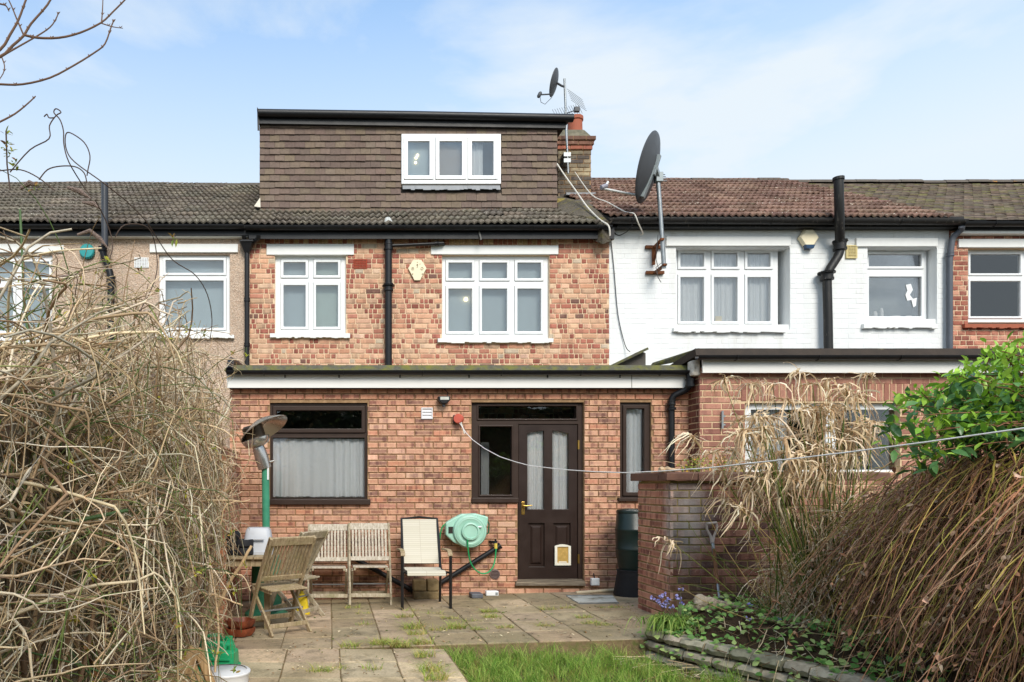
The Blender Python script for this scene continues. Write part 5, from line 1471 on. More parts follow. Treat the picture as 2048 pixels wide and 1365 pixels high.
mb = MB(); mb.tube([(c.x - .05, -.01, c.z + .02), (c.x - .02, -.08, c.z + .02), (c.x, -.1, c.z + .005), (c.x, -.1, c.z - .01)], .017, 10); mb.tube([(c.x, -.09, c.z + .02), (c.x, -.09, c.z + .055)], .012, 8); mb.bar((c.x - .05, -.09, c.z + .028), (c.x + .02, -.09, c.z + .028), .02, .02)
mb.build('tap_body', BLACK, tp_, smooth=True)
MB().lathe([(.017, -.06), (.02, -.055), (.02, -.03), (.014, -.028), (.02, -.024), (.02, .002), (.016, .006)], (c.x, -.1, c.z), 14).build('connector', YEL, tp_, smooth=True)
def wpipe(name, label, a, b, r):
    o = thing(name, label, 'waste pipe', b)
    pipe(o, [a, b], r, BLACK, 'pipe', 14)
    collar(o, Vector(a).lerp(Vector(b), .03), r * 1.2, .07, axis=Vector(b) - Vector(a)); collar(o, Vector(a).lerp(Vector(b), .97), r * 1.2, .06, axis=Vector(b) - Vector(a), name='end_collar')
    return o
wpipe('waste_pipe', 'black waste pipe sloping down to the left below the hose reel', P(1000, 1092, -.07), P(872, 1172, -.07), .03)
wpipe('waste_pipe', 'black waste pipe sloping down to the right behind the folding chairs', P(700, 1112, -.07), P(826, 1182, -.07), .03)
c = P(1190, 1164, -.04)
sk = thing('socket_box', 'small white outdoor socket box low on the wall right of the door', 'socket', (c.x, -.01, c.z))
MB().box(c.x - .05, c.x + .05, -.06, -.005, c.z - .045, c.z + .045).build('box', WHITE, sk, bev=.006)
MB().box(c.x - .044, c.x + .03, -.066, -.0605, c.z - .036, c.z + .036).build('lid', WHITE, sk, bev=.003)
pipe(sk, [(c.x, -.03, c.z + .04), (c.x - .01, -.02, c.z + .10)], .007, CB, 'cable', 6)
tag(MB().tube([P(1152, 1186, -.16), P(1190, 1183.5, -.14), P(1234, 1180, -.12)], .02, 10).build('plastic_pipe', mat('dirty_white_pipe', S(206, 188, 158), .6, .2, 15), base=P(1152, 1186, -.16), smooth=True), 'dirty white plastic pipe lying on the patio at the foot of the wall', 'pipe')
q = MB(); q.box(*[WX(940, -.2), WX(963, -.2)], -.3, -.12, zp(1.75), zp(1.75) + .055); q = q.build('boot_scraper', mat('grey_slate_block', S(96, 98, 104), .6, .2, 20), base=P(950, 1194, -.2), bev=.012)
tag(q, 'small dark grey block on the patio below the round vent', 'block')
lp = thing('solar_light', 'small white plastic light on the patio by the wall left of the door', 'garden light', P(984, 1192, -.1))
x0, x1 = WX(971, -.12), WX(996, -.12); zz = zp(2.0)
MB().box(x0, x1, -.16, -.08, zz, zz + .06).build('body', WHITE, lp, bev=.01)
MB().box(x1 - .04, x1 - .012, -.164, -.16, zz + .015, zz + .045).build('lens', DISH_L, lp)

# drain cover set in the patio
dcv = thing('drain_cover', 'pale concrete drain cover let into the patio in front of the door', 'drain cover', (3.1, -.6, zp(3.1)))
def gp(px, py, dz_=0):                                  # a pixel on the patio plane
    x, Yq = 0, 0
    for _ in range(8):
        zq = zp(x) + dz_; Yq = FPX * (EYE - zq) / (py - Y0) - DIST; x = WX(px, Yq)
    return Vector((x, Yq, zp(x) + dz_))
cn = [gp(1158, 1208.5), gp(1236, 1207), gp(1226, 1193.5), gp(1134, 1194)]
CONC = mat('pale_concrete', S(186, 186, 178), .9, .2, 14, bump=.4, c2=S(112, 106, 88), lo=.52, hi=.68)
MB().hexa([v + Vector((0, 0, -.02)) for v in cn] + [v + Vector((0, 0, .012)) for v in cn]).build('cover', CONC, dcv, bev=.003)
for t0 in (0, 1):
    a, b = cn[0 if t0 == 0 else 3], cn[1 if t0 == 0 else 2]
    MB().bar(a + Vector((0, -.02 if t0 == 0 else .02, .006)), b + Vector((0, -.02 if t0 == 0 else .02, .006)), .025, .02).build('frame_edge', STEEL, dcv)

# ------------------------------------------------------------------ furniture
def folding_chair(label, loc, rz, m, m2, lean=1.0, group='slatted wooden folding chairs'):
    t = thing('folding_chair', label, 'chair', loc, rz, group)
    W = .236
    def sty(z):                                         # y of the long stile at height z (curved)
        q = z / .92
        return -.20 + .46 * q ** 1.25 * lean
    zs = [0, .12, .26, .42, .6, .78, .92]
    for s in (-1, 1):
        mb = MB()
        for i in range(6): mb.bar((s * W, sty(zs[i]), zs[i]), (s * W, sty(zs[i + 1]), zs[i + 1]), .024, .05, (0, 1, 0))
        mb.build('stile', m, t, local=True, bev=.004)
        mb = MB(); pr = [(-.17, .41), (-.07, .30), (.06, .18), (.16, .08), (.23, 0)]
        for i in range(4): mb.bar((s * (W - .03), *pr[i]), (s * (W - .03), *pr[i + 1]), .022, .045, (0, 1, 0))
        mb.build('rear_leg', m, t, local=True, bev=.004)
        mb = MB(); mb.bar((s * (W - .055), -.22, .425), (s * (W - .055), .16, .405), .022, .04); mb.build('seat_rail', m, t, local=True, bev=.003)
    def yat(z): return sty(z) + .0
    MB().bar((-W - .012, yat(.885), .885), (W + .012, yat(.885), .885), .026, .085, (0, .45, 1)).build('top_rail', m2, t, local=True, bev=.006)
    MB().bar((-W + .01, yat(.52), .52), (W - .01, yat(.52), .52), .022, .05, (0, .45, 1)).build('lower_rail', m2, t, local=True, bev=.004)
    for i in range(11):
        x = -W + .042 + i * (2 * W - .084) / 10
        mb = MB(); zz = [.54, .65, .76, .85]
        for k in range(3): mb.bar((x, yat(zz[k]) - .003, zz[k]), (x, yat(zz[k + 1]) - .003, zz[k + 1]), .024, .012, (0, 1, .4))
        mb.build('back_slat', m2, t, local=True)
    for i in range(9):
        y = -.21 + i * .045
        MB().box(-W + .035, W - .035, y, y + .033, .432 - .055 * (y + .22) * .9, .448 - .055 * (y + .22) * .9).build('seat_slat', m2, t, local=True, bev=.003)
    MB().bar((-W + .0, sty(.13) - .005, .11), (W, sty(.13) - .005, .11), .02, .045, (0, .3, 1)).build('front_stretcher', m, t, local=True, bev=.003)
    MB().bar((-W + .03, .17, .09), (W - .03, .17, .09), .02, .04).build('rear_stretcher', m, t, local=True, bev=.003)
    MB().bar((-W, .035, .215), (W, .035, .215), .014, .014).build('pivot_rod', STEEL, t, local=True)
    return t
def on(px, py): return gp(px, py)
p = on(657, 1212); folding_chair('silvery slatted folding chair against the wall, nearer the table', (p.x, p.y + .20, p.z), 0.0, TEAK, TEAK_L, .75)
p = on(741, 1211); folding_chair('silvery slatted folding chair against the wall, beside the fabric armchair', (p.x, p.y + .20, p.z), 0.0, TEAK, TEAK_L, .75)
p = on(572, 1270); folding_chair('brown weathered folding chair at the table with its slatted back to the camera', (p.x - .07, p.y + .18, p.z), math.pi + R(33), TEAK_B, TEAK_B)
p = on(612, 1240); folding_chair('greenish folding chair tucked behind the nearest one at the table', (p.x - .12, p.y + .14, p.z), math.pi + R(58), TEAK, TEAK)

# sling armchair
p = on(848, 1213)
ac = thing('armchair', 'cream mesh sling armchair with black metal frame and wooden arm rests', 'armchair', (p.x, p.y + .02, p.z))
SLING = NB('cream_sling_mesh'); _p = SLING.new('ShaderNodeTexCoord').outputs['Object']
_w = SLING.new('ShaderNodeTexBrick'); _w.inputs['Scale'].default_value = 1; _w.inputs['Brick Width'].default_value = .5; _w.inputs['Row Height'].default_value = .022; _w.inputs['Mortar Size'].default_value = .0015
_w.inputs['Color1'].default_value = (*S(206, 200, 184), 1); _w.inputs['Color2'].default_value = (*S(200, 194, 176), 1); _w.inputs['Mortar'].default_value = (*S(170, 158, 140), 1); _w.offset = 0
_m = SLING.new('ShaderNodeMapping'); _m.inputs['Rotation'].default_value = (R(90), 0, 0); SLING.link(_p, _m.inputs[0]); SLING.link(_m.outputs[0], _w.inputs['Vector'])
SLING.col(_w.outputs['Color']).rough(.8).spec(.2); SLING = SLING.m
FR = mat('black_frame', S(28, 27, 28), .42, .2, 20)
w = .215
back = [(-w, .17, .40), (-w, .30, .72), (-w + .005, .40, .965), (0, .41, .985), (w - .005, .40, .965), (w, .30, .72), (w, .17, .40)]
MB().tube(back, .016, 8).build('back_frame', FR, ac, local=True, smooth=True)
mb = MB(); n = 8
V = []
for i in range(n + 1):
    t = i / n; z = .46 + .50 * t; y = .195 + .2 * t + .012 * math.sin(math.pi * t)
    V.append((z, y))
for i in range(n):
    mb.hexa([(-w + .01, V[i][1] - .004, V[i][0]), (w - .01, V[i][1] - .004, V[i][0]), (w - .01, V[i][1] + .004, V[i][0]), (-w + .01, V[i][1] + .004, V[i][0]),
             (-w + .01, V[i + 1][1] - .004, V[i + 1][0]), (w - .01, V[i + 1][1] - .004, V[i + 1][0]), (w - .01, V[i + 1][1] + .004, V[i + 1][0]), (-w + .01, V[i + 1][1] + .004, V[i + 1][0])])
mb.build('back_sling', SLING, ac, local=True)
mb = MB(); pr = [(.19, .415), (.05, .40), (-.12, .415), (-.2, .42), (-.235, .40), (-.24, .375)]
for i in range(5): mb.hexa([(-w + .005, pr[i][0], pr[i][1] - .004), (w - .005, pr[i][0], pr[i][1] - .004), (w - .005, pr[i + 1][0], pr[i + 1][1] - .004), (-w + .005, pr[i + 1][0], pr[i + 1][1] - .004),
                            (-w + .005, pr[i][0], pr[i][1] + .004), (w - .005, pr[i][0], pr[i][1] + .004), (w - .005, pr[i + 1][0], pr[i + 1][1] + .004), (-w + .005, pr[i + 1][0], pr[i + 1][1] + .004)])
mb.build('seat_sling', SLING, ac, local=True)
for s in (-1, 1):
    MB().tube([(s * w, .17, .40), (s * w, -.22, .395)], .014, 8).build('seat_rail', FR, ac, local=True)
    MB().tube([(s * (w + .05), -.22, 0), (s * (w + .05), -.22, .60)], .017, 8).build('front_leg', FR, ac, local=True)
    MB().tube([(s * (w + .005), .24, 0), (s * w, .16, .42)], .015, 8).build('rear_leg', FR, ac, local=True)
    MB().tube([(s * w, -.1, .40), (s * (w + .05), -.21, .40)], .012, 8).build('side_stay', FR, ac, local=True)
    mb = MB(); pr2 = [(-.235, .585), (-.215, .625), (-.15, .64), (.05, .635), (.25, .62)]
    for i in range(4): mb.bar((s * (w + .045), *pr2[i]), (s * (w + .045), *pr2[i + 1]), .05, .022)
    mb.build('arm_rest', TEAK_B, ac, local=True, bev=.006)
MB().tube([(-w, -.215, .38), (w, -.215, .38)], .015, 8).build('front_bar', FR, ac, local=True)
# stone blocks under the armchair
BLK = mat('sandstone_block', S(150, 130, 94), .95, .3, 12, bump=.8, bscale=25, bdist=.015, c2=S(96, 82, 56), lo=.45, hi=.65)
zb = zp(1.15) - .002
for (px0, px1, py0, py1, lab) in ((828, 879, 1183, 1200, 'long flat stone block, lowest of three under the armchair'), (827, 853, 1160, 1183, 'squat stone block stacked under the left of the armchair'), (855, 878, 1160, 1183, 'squat stone block stacked under the right of the armchair')):
    q = rect((px0, px1, py0, py1), -.25)
    o = MB().box(q[0], q[1], -.25, -.08, max(q[2], zb), q[3] - .004).build('stone_block', BLK, base=(q[0], -.25, max(q[2], zb)), bev=.014)
    tag(o, lab, 'stone block', 'stone blocks under the armchair')

# table in the corner
tz = zp(-.9); Tx0, Tx1, Ty0, Ty1 = -1.22, -.56, -1.75, -.55; Tz = tz + .72
tb = thing('table', 'old slatted wooden garden table in the corner behind the folding chairs', 'table', (-.9, -1.15, tz))
for i in range(7):
    x = Tx0 + i * (Tx1 - Tx0) / 7
    MB().box(x + .003, x + (Tx1 - Tx0) / 7 - .003, Ty0, Ty1, Tz - .022, Tz + rnd.uniform(-.002, .002)).build('top_slat', TEAK_B, tb, bev=.003)
for (x, y) in ((Tx0 + .06, Ty0 + .06), (Tx1 - .06, Ty0 + .08), (Tx0 + .06, Ty1 - .06), (Tx1 - .06, Ty1 - .06)):
    MB().box(x - .03, x + .03, y - .03, y + .03, tz, Tz - .022).build('leg', TEAK_B, tb, bev=.004)
for (a, b) in (((Tx0 + .06, Ty0 + .05), (Tx1 - .06, Ty0 + .05)), ((Tx1 - .06, Ty0 + .05), (Tx1 - .06, Ty1 - .05)), ((Tx0 + .06, Ty0 + .05), (Tx0 + .06, Ty1 - .05))):
    MB().bar((*a, Tz - .06), (*b, Tz - .06), .02, .07).build('apron', TEAK_B, tb)
MB().bar((Tx0 + .06, Ty0 + .06, tz + .1), (Tx1 - .06, Ty0 + .08, tz + .1), .02, .05).build('stretcher', TEAK_B, tb)
# grey lidded box on the table
q = P(516, 1083, -1.45)
gb = thing('grey_plastic_box', 'light grey rounded plastic tub upside down on the table', 'tub', (q.x, -1.4, Tz))
GREY = mat('light_grey_plastic', S(186, 190, 196), .42, .08, 8)
def rbox(cx, cy, z0, z1, wx, wy, tx, ty, rad=.05, n=5):
    mb = MB(); k = 4 * n
    def ring(wx, wy, r, z):
        o = []
        for qd, (sx_, sy_) in enumerate(((1, 1), (-1, 1), (-1, -1), (1, -1))):
            for i in range(n):
                a = math.pi / 2 * (qd + i / (n - 1)); o.append((cx + sx_ * (wx - r) + r * math.cos(a), cy + sy_ * (wy - r) + r * math.sin(a), z))
        return o
    h = z1 - z0
    rs = [ring(wx + .012, wy + .012, rad, z0), ring(wx + .012, wy + .012, rad, z0 + .03), ring(wx, wy, rad, z0 + .032), ring((wx + tx) / 2, (wy + ty) / 2, rad, z0 + h * .55), ring(tx, ty, rad, z0 + h * .9), ring(tx - .02, ty - .02, rad * .7, z1)]
    for r in rs: mb.V += r
    for j in range(len(rs) - 1):
        for i in range(k): mb._f([j * k + i, j * k + (i + 1) % k, (j + 1) * k + (i + 1) % k, (j + 1) * k + i])
    mb._f([(len(rs) - 1) * k + i for i in range(k)]); mb._f(list(range(k))[::-1])
    return mb
rbox(q.x, -1.4, Tz + .002, Tz + .27, .155, .13, .125, .10).build('tub_shell', GREY, gb, smooth=True)
MB().plate(q.x - .085, q.x + .085, Tz + .2705, Tz + .2706, [], -1.46, -1.34).build('top_recess', GREY, gb)
MB().bar((q.x - .07, -1.545, Tz + .16), (q.x + .07, -1.545, Tz + .16), .02, .02).build('grip', GREY, gb, bev=.006)
BLKP = mat('black_rubber', S(30, 30, 34), .7, .25, 20)
for i, (px, py, r_, lab) in enumerate(((464, 1074, .075, 'black pot, top of the taller stack on the table by the brick pier'), (464, 1090, .075, 'black pot in the middle of the taller stack on the table by the brick pier'), (464, 1106, .075, 'black pot at the bottom of the taller stack on the table by the brick pier'), (487, 1091, .095, 'upper of two wide black tubs beside the grey tub'), (487, 1107, .095, 'lower of two wide black tubs beside the grey tub'))):
    cc = P(px, py, -1.6); z0_ = Tz + (.165 - (i % 3) * .08 if i < 3 else (.085 if i == 3 else .003)); z0_ = max(z0_, Tz + .003)
    o = MB().lathe([(r_ * .9, 0), (r_, .012), (r_, .06), (r_ * .93, .075), (r_ * .8, .075), (r_ * .78, .03), (0, .03)], (cc.x, -1.55, z0_), 24).build('black_pot', BLKP, base=(cc.x, -1.55, z0_), smooth=True)
    tag(o, lab, 'pot', 'black pots on the table')

# patio heater
hx_ = WX(532, -1.0); hyy = -.95
ht = thing('patio_heater', 'green patio heater with tilted steel hood beside the kitchen window', 'patio heater', (hx_, hyy, zp(hx_)))
GRN = mat('green_enamel', S(66, 142, 112), .4, .12, 10)
CHR = mat('polished_steel', S(196, 192, 186), .22, .15, 12, metal=.85)
z0 = zp(hx_)
pipe(ht, [(hx_, hyy, z0 + .6), (hx_ - .01, hyy, WZ(920, hyy))], .042, GRN, 'pole', 18)
MB().lathe([(.23, 0), (.235, .03), (.2, .06), (.17, .08), (.16, .60), (.14, .66), (.05, .68)], (hx_, hyy, z0), 28).build('gas_base', GRN, ht, smooth=True)
tl = Matrix.Rotation(R(-17), 3, 'Y')
axh = Vector((-.30, -.12, 1)).normalized(); ctr = P(527, 928, hyy)
MB().lathe([(.05, -.06), (.072, -.05), (.075, .05), (.068, .17), (.06, .2)], ctr, 24, axh).build('burner_neck', CHR, ht, smooth=True)
c2 = ctr + axh * .22
MB().lathe([(.06, -.03), (.13, .0), (.15, .035), (.15, .07), (.125, .08)], c2, 28, axh).build('burner_bowl', CHR, ht, smooth=True)
MB().lathe([(.115, .08), (.115, .2), (.09, .22)], c2, 24, axh).build('emitter_screen', mat('dark_steel_mesh', S(70, 58, 46), .4, .3, 40, metal=.7), ht, smooth=True)
c3 = P(528, 858, hyy) + Vector((0, 0, -.01)); axd = Vector((-.50, .22, .85)).normalized()
HOOD = mat('brushed_hood', S(186, 180, 170), .28, .2, 6, metal=.8)
MB().lathe([(.0, .105), (.10, .10), (.17, .07), (.28, .0), (.286, -.004), (.282, -.012), (.17, .055), (.1, .088), (.0, .092)], c3, 40, axd, caps=False).build('hood', HOOD, ht, smooth=True)
for k in range(3):
    a = k * 2.1 + .5; qd = Vector((0, 0, 1)).rotation_difference(axd)
    MB().tube([c2 + axh * .2 + Vector((.09 * math.cos(a), .09 * math.sin(a), 0)), c3 + qd @ Vector((.1 * math.cos(a), .1 * math.sin(a), .08))], .006, 6).build('hood_stay', CHR, ht)
MB().box(hx_ + .012, hx_ + .03, hyy - .047, hyy - .041, WZ(960, hyy), WZ(935, hyy)).build('label_plate', WHITE, ht)
MB().lathe([(.012, 0), (.012, .05)], ctr + Vector((.07, -.02, .02)), 8, (1, 0, .2)).build('knob', CHR, ht)
ys = thing('yellow_container', 'yellow plastic container on the ground behind the chairs at the table', 'container', (-.2, -1.0, zp(-.2)))
rbox(-.30, -.95, zp(-.2), zp(-.2) + .22, .07, .05, .05, .04, .03).build('body', mat('bright_yellow_plastic', S(232, 204, 44), .45), ys, smooth=True)
MB().lathe([(.025, 0), (.025, .03)], (-.30, -.95, zp(-.2) + .22), 12).build('cap', mat('yellow_cap', S(214, 190, 60), .5), ys)

# water butt
bx_, by_ = WX(1262, -.35), -.38
bt = thing('water_butt', 'dark green plastic water butt on a black stand behind the garden wall', 'water butt', (bx_, by_, zp(bx_)))
DG = mat('dark_green_butt', S(16, 34, 31), .4, .15, 8, spec=.45)
zb0 = zp(bx_); zs_ = WZ(1140, by_); zt_ = WZ(1020, by_); Hh = zt_ - zs_
MB().lathe([(.14, 0), (.155, .04), (.175, Hh * .3), (.178, Hh * .33), (.182, Hh * .335), (.184, Hh * .36), (.18, Hh * .37), (.184, Hh * .64), (.19, Hh * .66), (.188, Hh * .69), (.182, Hh * .7), (.17, Hh * .94), (.165, Hh * .95)], (bx_, by_, zs_), 36).build('barrel', DG, bt, smooth=True)
MB().lathe([(.172, 0), (.175, .015), (.168, .035), (.08, .05), (.0, .052)], (bx_, by_, zs_ + Hh * .945), 36).build('lid', DG, bt, smooth=True)
MB().lathe([(.205, 0), (.205, .02), (.165, zs_ - zb0 - .03), (.175, zs_ - zb0), (.15, zs_ - zb0 + .004)], (bx_, by_, zb0), 24).build('stand', BLKP, bt, smooth=True)

# ------------------------------------------------------------------ garden wall (low brick outbuilding)
YG = -1.89; GX0 = WX(1340, YG); GX1 = 4.75; GYb = YG + .70
gw_ = thing('garden_wall', 'stained low brick garden wall with brown coping at the right of the patio', 'garden wall', (GX0, YG, 0))
GZ1 = WZ(962, YG)
MB().box(GX0 + .008, GX1, YG + .008, YG + .1, -.2, GZ1).build('wall_core', MORTAR_G, gw_)
MB().box(GX0 + .009, GX0 + .11, YG + .1, GYb, -.2, GZ1 - .001).build('return_core', MORTAR_G, gw_)
r9 = random.Random(19)
GC = [S(150, 100, 82), S(126, 82, 70), S(166, 114, 94), S(108, 78, 70), S(140, 90, 74), S(100, 70, 64)]
gcs = .0748
pc = bond(GX0, GX1, -.12, GZ1, [], rr=r9, joint=.012, course=gcs, phase=.15)
brickwork(gw_, (0, YG, 0), (1, 0, 0), (0, -1, 0), pc, GC, GW_BO, GW_BO, 300, rr=r9)
GW_SO = brick_mat('garden_wall_return_brick', True, .38, 15, z0=-.12, course=.0748, rim=.5, bloom=((3.25, -1.9, .95), (2.2, 6.0, 1.3)))
pc = bond(0, GYb - YG, -.12, GZ1, [], rr=r9, joint=.012, course=gcs, phase=.65)
brickwork(gw_, (GX0, GYb, 0), (0, -1, 0), (-1, 0, 0), pc, [S(184, 120, 94), S(168, 106, 84), S(150, 94, 76), S(192, 130, 102)], GW_SO, GW_SO, 300, rr=r9)
COP = mat('brown_coping', S(120, 86, 70), .7, .2, 8, bump=.3, bscale=40, c2=S(88, 60, 50), lo=.45, hi=.7)
x = GX0 - .06; k = 0; zc0, zc1 = GZ1 + .002, WZ(945, YG)
MB().box(GX0 - .06, GX0 + .16, YG + .12, GYb + .05, zc0, zc1).build('coping_stone', COP, gw_, bev=.008)
while x < GX1:
    L = (.30, .62, .61, .6)[min(k, 3)]
    MB().hexa([(x + .002, YG - .06, zc0), (x + L - .002, YG - .06, zc0), (x + L - .002, YG + .118, zc0), (x + .002, YG + .118, zc0),
               (x + .002, YG - .06, zc1 - .006), (x + L - .002, YG - .06, zc1 - .006), (x + L - .002, YG + .118, zc1 + .006), (x + .002, YG + .118, zc1 + .006)]).build('coping_stone', COP, gw_, bev=.008)
    x += L; k += 1
# chipped stone lying on the coping
mb = MB(); rr = random.Random(3); pts = []
for i in range(9):
    t = i / 8; pts.append((WX(1316 + 42 * t, YG + .05), YG + .03 + rr.uniform(-.02, .02), zc1 + .02 + rr.uniform(0, .012)))
tag(mb.tube(pts, [.022, .03, .026, .03, .022, .018, .016, .012, .008], 7).build('weathered_stick', mat('tan_driftwood', S(206, 178, 142), .8, .3, 20, bump=.5), base=pts[0], smooth=True), 'pale broken stick lying on the garden wall coping', 'stick')
tag(MB().tube([P(1500, 957, YG - .15), P(1535, 964, YG - .2), P(1580, 962, YG - .25)], .035, 12).build('black_pipe', BLACK, base=P(1500, 957, YG - .15), smooth=True), 'short black pipe resting at the right end of the coping', 'pipe')

ww = thing('wall_weed', 'small yellow-green weed with dry stalks growing behind the garden wall coping', 'weed', P(1395, 940, YG + .14))
# garden fork leaning on the wall
fk = thing('garden_fork', 'old garden fork with grey handle leaning against the brick garden wall', 'garden fork', P(1430, 1205, YG - .25))
HND = mat('grey_handle', S(176, 164, 156), .6, .15, 15)
Yt, Yb = YG - .05, YG - .26
a, b = P(1424, 1078, Yt), P(1432, 1140, (Yt + Yb) / 2); c = P(1436, 1170, Yb + .06); d = P(1438, 1192, Yb)
MB().tube([a, a.lerp(b, .5)], .015, 10).build('grip_socket', STEEL, fk, smooth=True)
MB().tube([P(1428, 1098, Yt - .05), P(1432, 1142, Yt - .11), P(1435, 1168, Yb + .05)], [.014, .016, .014], 10).build('shaft', wood_mat('fork_shaft_wood', S(156, 116, 82), S(98, 62, 44), 'Z'), fk, smooth=True)
top = [P(1414, 1049, Yt), P(1422, 1046, Yt), P(1432, 1048, Yt), P(1434, 1058, Yt), P(1430, 1068, Yt), P(1425, 1078, Yt - .01)]
MB().tube([P(1413, 1048, Yt), P(1433, 1046, Yt)], .014, 10).build('handle_bar', HND, fk, smooth=True)
MB().tube([P(1413, 1048, Yt), P(1414, 1060, Yt), P(1421, 1072, Yt), P(1424, 1086, Yt - .02)], [.010, .011, .012, .015], 8).build('handle_arm', HND, fk, smooth=True)
MB().tube([P(1433, 1046, Yt), P(1434, 1058, Yt), P(1428, 1072, Yt), P(1425, 1086, Yt - .02)], [.010, .011, .012, .015], 8).build('handle_arm', HND, fk, smooth=True)
MB().tube([P(1435, 1166, Yb + .06), P(1437, 1186, Yb + .02), P(1439, 1196, Yb)], [.014, .010, .012], 8).build('neck', STEEL, fk, smooth=True)
MB().tube([P(1423, 1197, Yb), P(1453, 1196, Yb)], .007, 8).build('crosspiece', STEEL, fk)
for px in (1424, 1433, 1442, 1452): MB().tube([P(px, 1196, Yb), P(px + 1, 1206, Yb), P(px + 2, 1230, Yb - .02)], [.006, .005, .003], 6).build('tine', STEEL, fk)

# ------------------------------------------------------------------ left boundary: brick wall, pier, board fence
BX = -1.10
bw = thing('boundary_wall', 'orange brick boundary wall with a square pier behind the tangled climber', 'wall', (BX, -1.9, 0))
MB().box(BX - .2, BX - .008, -2.9, -.02, -.25, 1.75).build('wall_core', MORTAR_X, bw)
r10 = random.Random(20)
pc = bond(0, 2.9, -.15, 1.75, [], rr=r10)
brickwork(bw, (BX, -2.9, 0), (0, 1, 0), (1, 0, 0), pc, EXC, EXT_BO, EXT_BA, 300, rr=r10, prio=lambda u, z: abs(u - .8))
MB().box(BX - .14, BX + .092, -2.05, -1.83, -.25, 1.62).build('pier_core', MORTAR_X, bw)
pc = bond(0, .25, -.15, 1.62, [], rr=r10, L=.26); brickwork(bw, (BX - .15, -2.058, 0), (1, 0, 0), (0, -1, 0), pc, [S(186, 112, 70), S(160, 96, 62), S(140, 100, 64)], EXT_BO, EXT_BA, 40, rr=r10)
pc = bond(0, .23, -.15, 1.62, [], rr=r10, L=.24); brickwork(bw, (BX + .1, -2.055, 0), (0, 1, 0), (1, 0, 0), pc, [S(204, 112, 66), S(190, 100, 60)], EXT_BO, EXT_BA, 40, rr=r10)
fn = thing('board_fence', 'weathered grey-brown board fence along the left behind the tangled twigs', 'fence', (-1.2, -5, -.1))
y = -2.95; rr = random.Random(22)
while y > -7.9:
    w_ = .118; zt = 1.72 + rr.uniform(-.02, .02); t = rr.uniform(-.004, .004)
    o = MB().hexa([(-1.215 + t, y - w_, -.02), (-1.197 + t, y - w_, -.02), (-1.203 + t, y, -.02), (-1.221 + t, y, -.02), (-1.215 + t, y - w_, zt), (-1.197 + t, y - w_, zt), (-1.203 + t, y, zt), (-1.221 + t, y, zt)]).build('board', FENCEW, fn, bev=.003)
    y -= w_ + .004
for y in (-3.0, -4.8, -6.6): MB().box(-1.29, -1.222, y - .04, y + .04, -.2, 1.85).build('post', FENCEW, fn, bev=.005)
for z in (.4, 1.05, 1.5): MB().box(-1.195, -1.16, -7.9, -2.98, z, z + .075).build('rail', FENCEW, fn, bev=.004)

# ------------------------------------------------------------------ loose things bottom left
def cable_handle(): pass
jc = thing('jerry_can', 'green plastic jerry can lying beside the climber, nearest the terracotta bowls', 'jerry can', (-.90, -3.02, -.04), R(12))
GJ = mat('bright_green_plastic', S(34, 160, 104), .4, .1, 8)
def jerry(t, sx_=1):
    m = rbox(0, 0, 0, .15, .14, .10, .135, .095, .035); m.build('body', GJ, t, smooth=True, local=True)
    MB().tube([(-.10, 0, .14), (-.09, 0, .19), (.03, 0, .195), (.05, 0, .15)], .015, 8).build('handle', GJ, t, local=True, smooth=True)
    MB().lathe([(.03, 0), (.032, .035), (.0, .04)], (.095, 0, .145), 16).build('cap', GJ, t, local=True, smooth=True)
    for dz_ in (.05, .085): MB().box(-.11, .11, -.112, -.098, dz_, dz_ + .02).build('rib', GJ, t, local=True, bev=.005)
jerry(jc)
jc2 = thing('jerry_can', 'green plastic jerry can at the foot of the climber, nearer the white tub', 'jerry can', (-.84, -3.3, -.04), R(-6)); jerry(jc2)
for o in (jc, jc2): o['group'] = 'green jerry cans'
wt = P(452, 1355, -3.75)
wl_ = thing('white_tub', 'round white plastic tub lid on the path at the bottom left', 'tub', (wt.x, -3.72, -.04))
MB().lathe([(.13, 0), (.15, .01), (.155, .07), (.16, .08), (.16, .09), (.15, .098), (.0, .104)], (wt.x, -3.72, -.04), 32).build('tub', WHITE, wl_, smooth=True)
MB().lathe([(.165, .085), (.167, .095), (.163, .102), (.14, .108)], (wt.x, -3.72, -.04), 32, caps=False).build('lid_rim', WHITE, wl_, smooth=True)
b0_ = gp(478, 1278)
TB = mat('terracotta_bowl', S(150, 78, 48), .5, .3, 10, bump=.2, c2=S(96, 48, 32), lo=.45, hi=.62)
for i, (dz_, lab) in enumerate(((.0, 'lower brown fluted terracotta bowl on the patio by the brick pier'), (.075, 'upper brown fluted terracotta bowl stacked on another by the brick pier'))):
    o = thing('terracotta_bowl', lab, 'bowl', (b0_.x, b0_.y + .1, b0_.z + dz_), group='stacked terracotta bowls')
    mb = MB(); n = 40; prof = [(.05, .002), (.085, .012), (.11, .05), (.115, .085), (.105, .085), (.09, .04), (.0, .03)]
    for (r_, z) in prof:
        for j in range(n):
            a = 2 * math.pi * j / n; rr_ = r_ * (1 + .09 * math.cos(5 * a)); mb.V.append((rr_ * math.cos(a) * 1.15, rr_ * math.sin(a), z))
    for k in range(len(prof) - 1):
        for j in range(n): mb._f([k * n + j, k * n + (j + 1) % n, (k + 1) * n + (j + 1) % n, (k + 1) * n + j])
    mb.build('bowl_shell', TB, o, local=True, smooth=True)
    MB().lathe([(.056, 0), (.056, .006), (.045, .006)], (0, 0, 0), 20).build('foot_ring', TB, o, local=True, smooth=True)
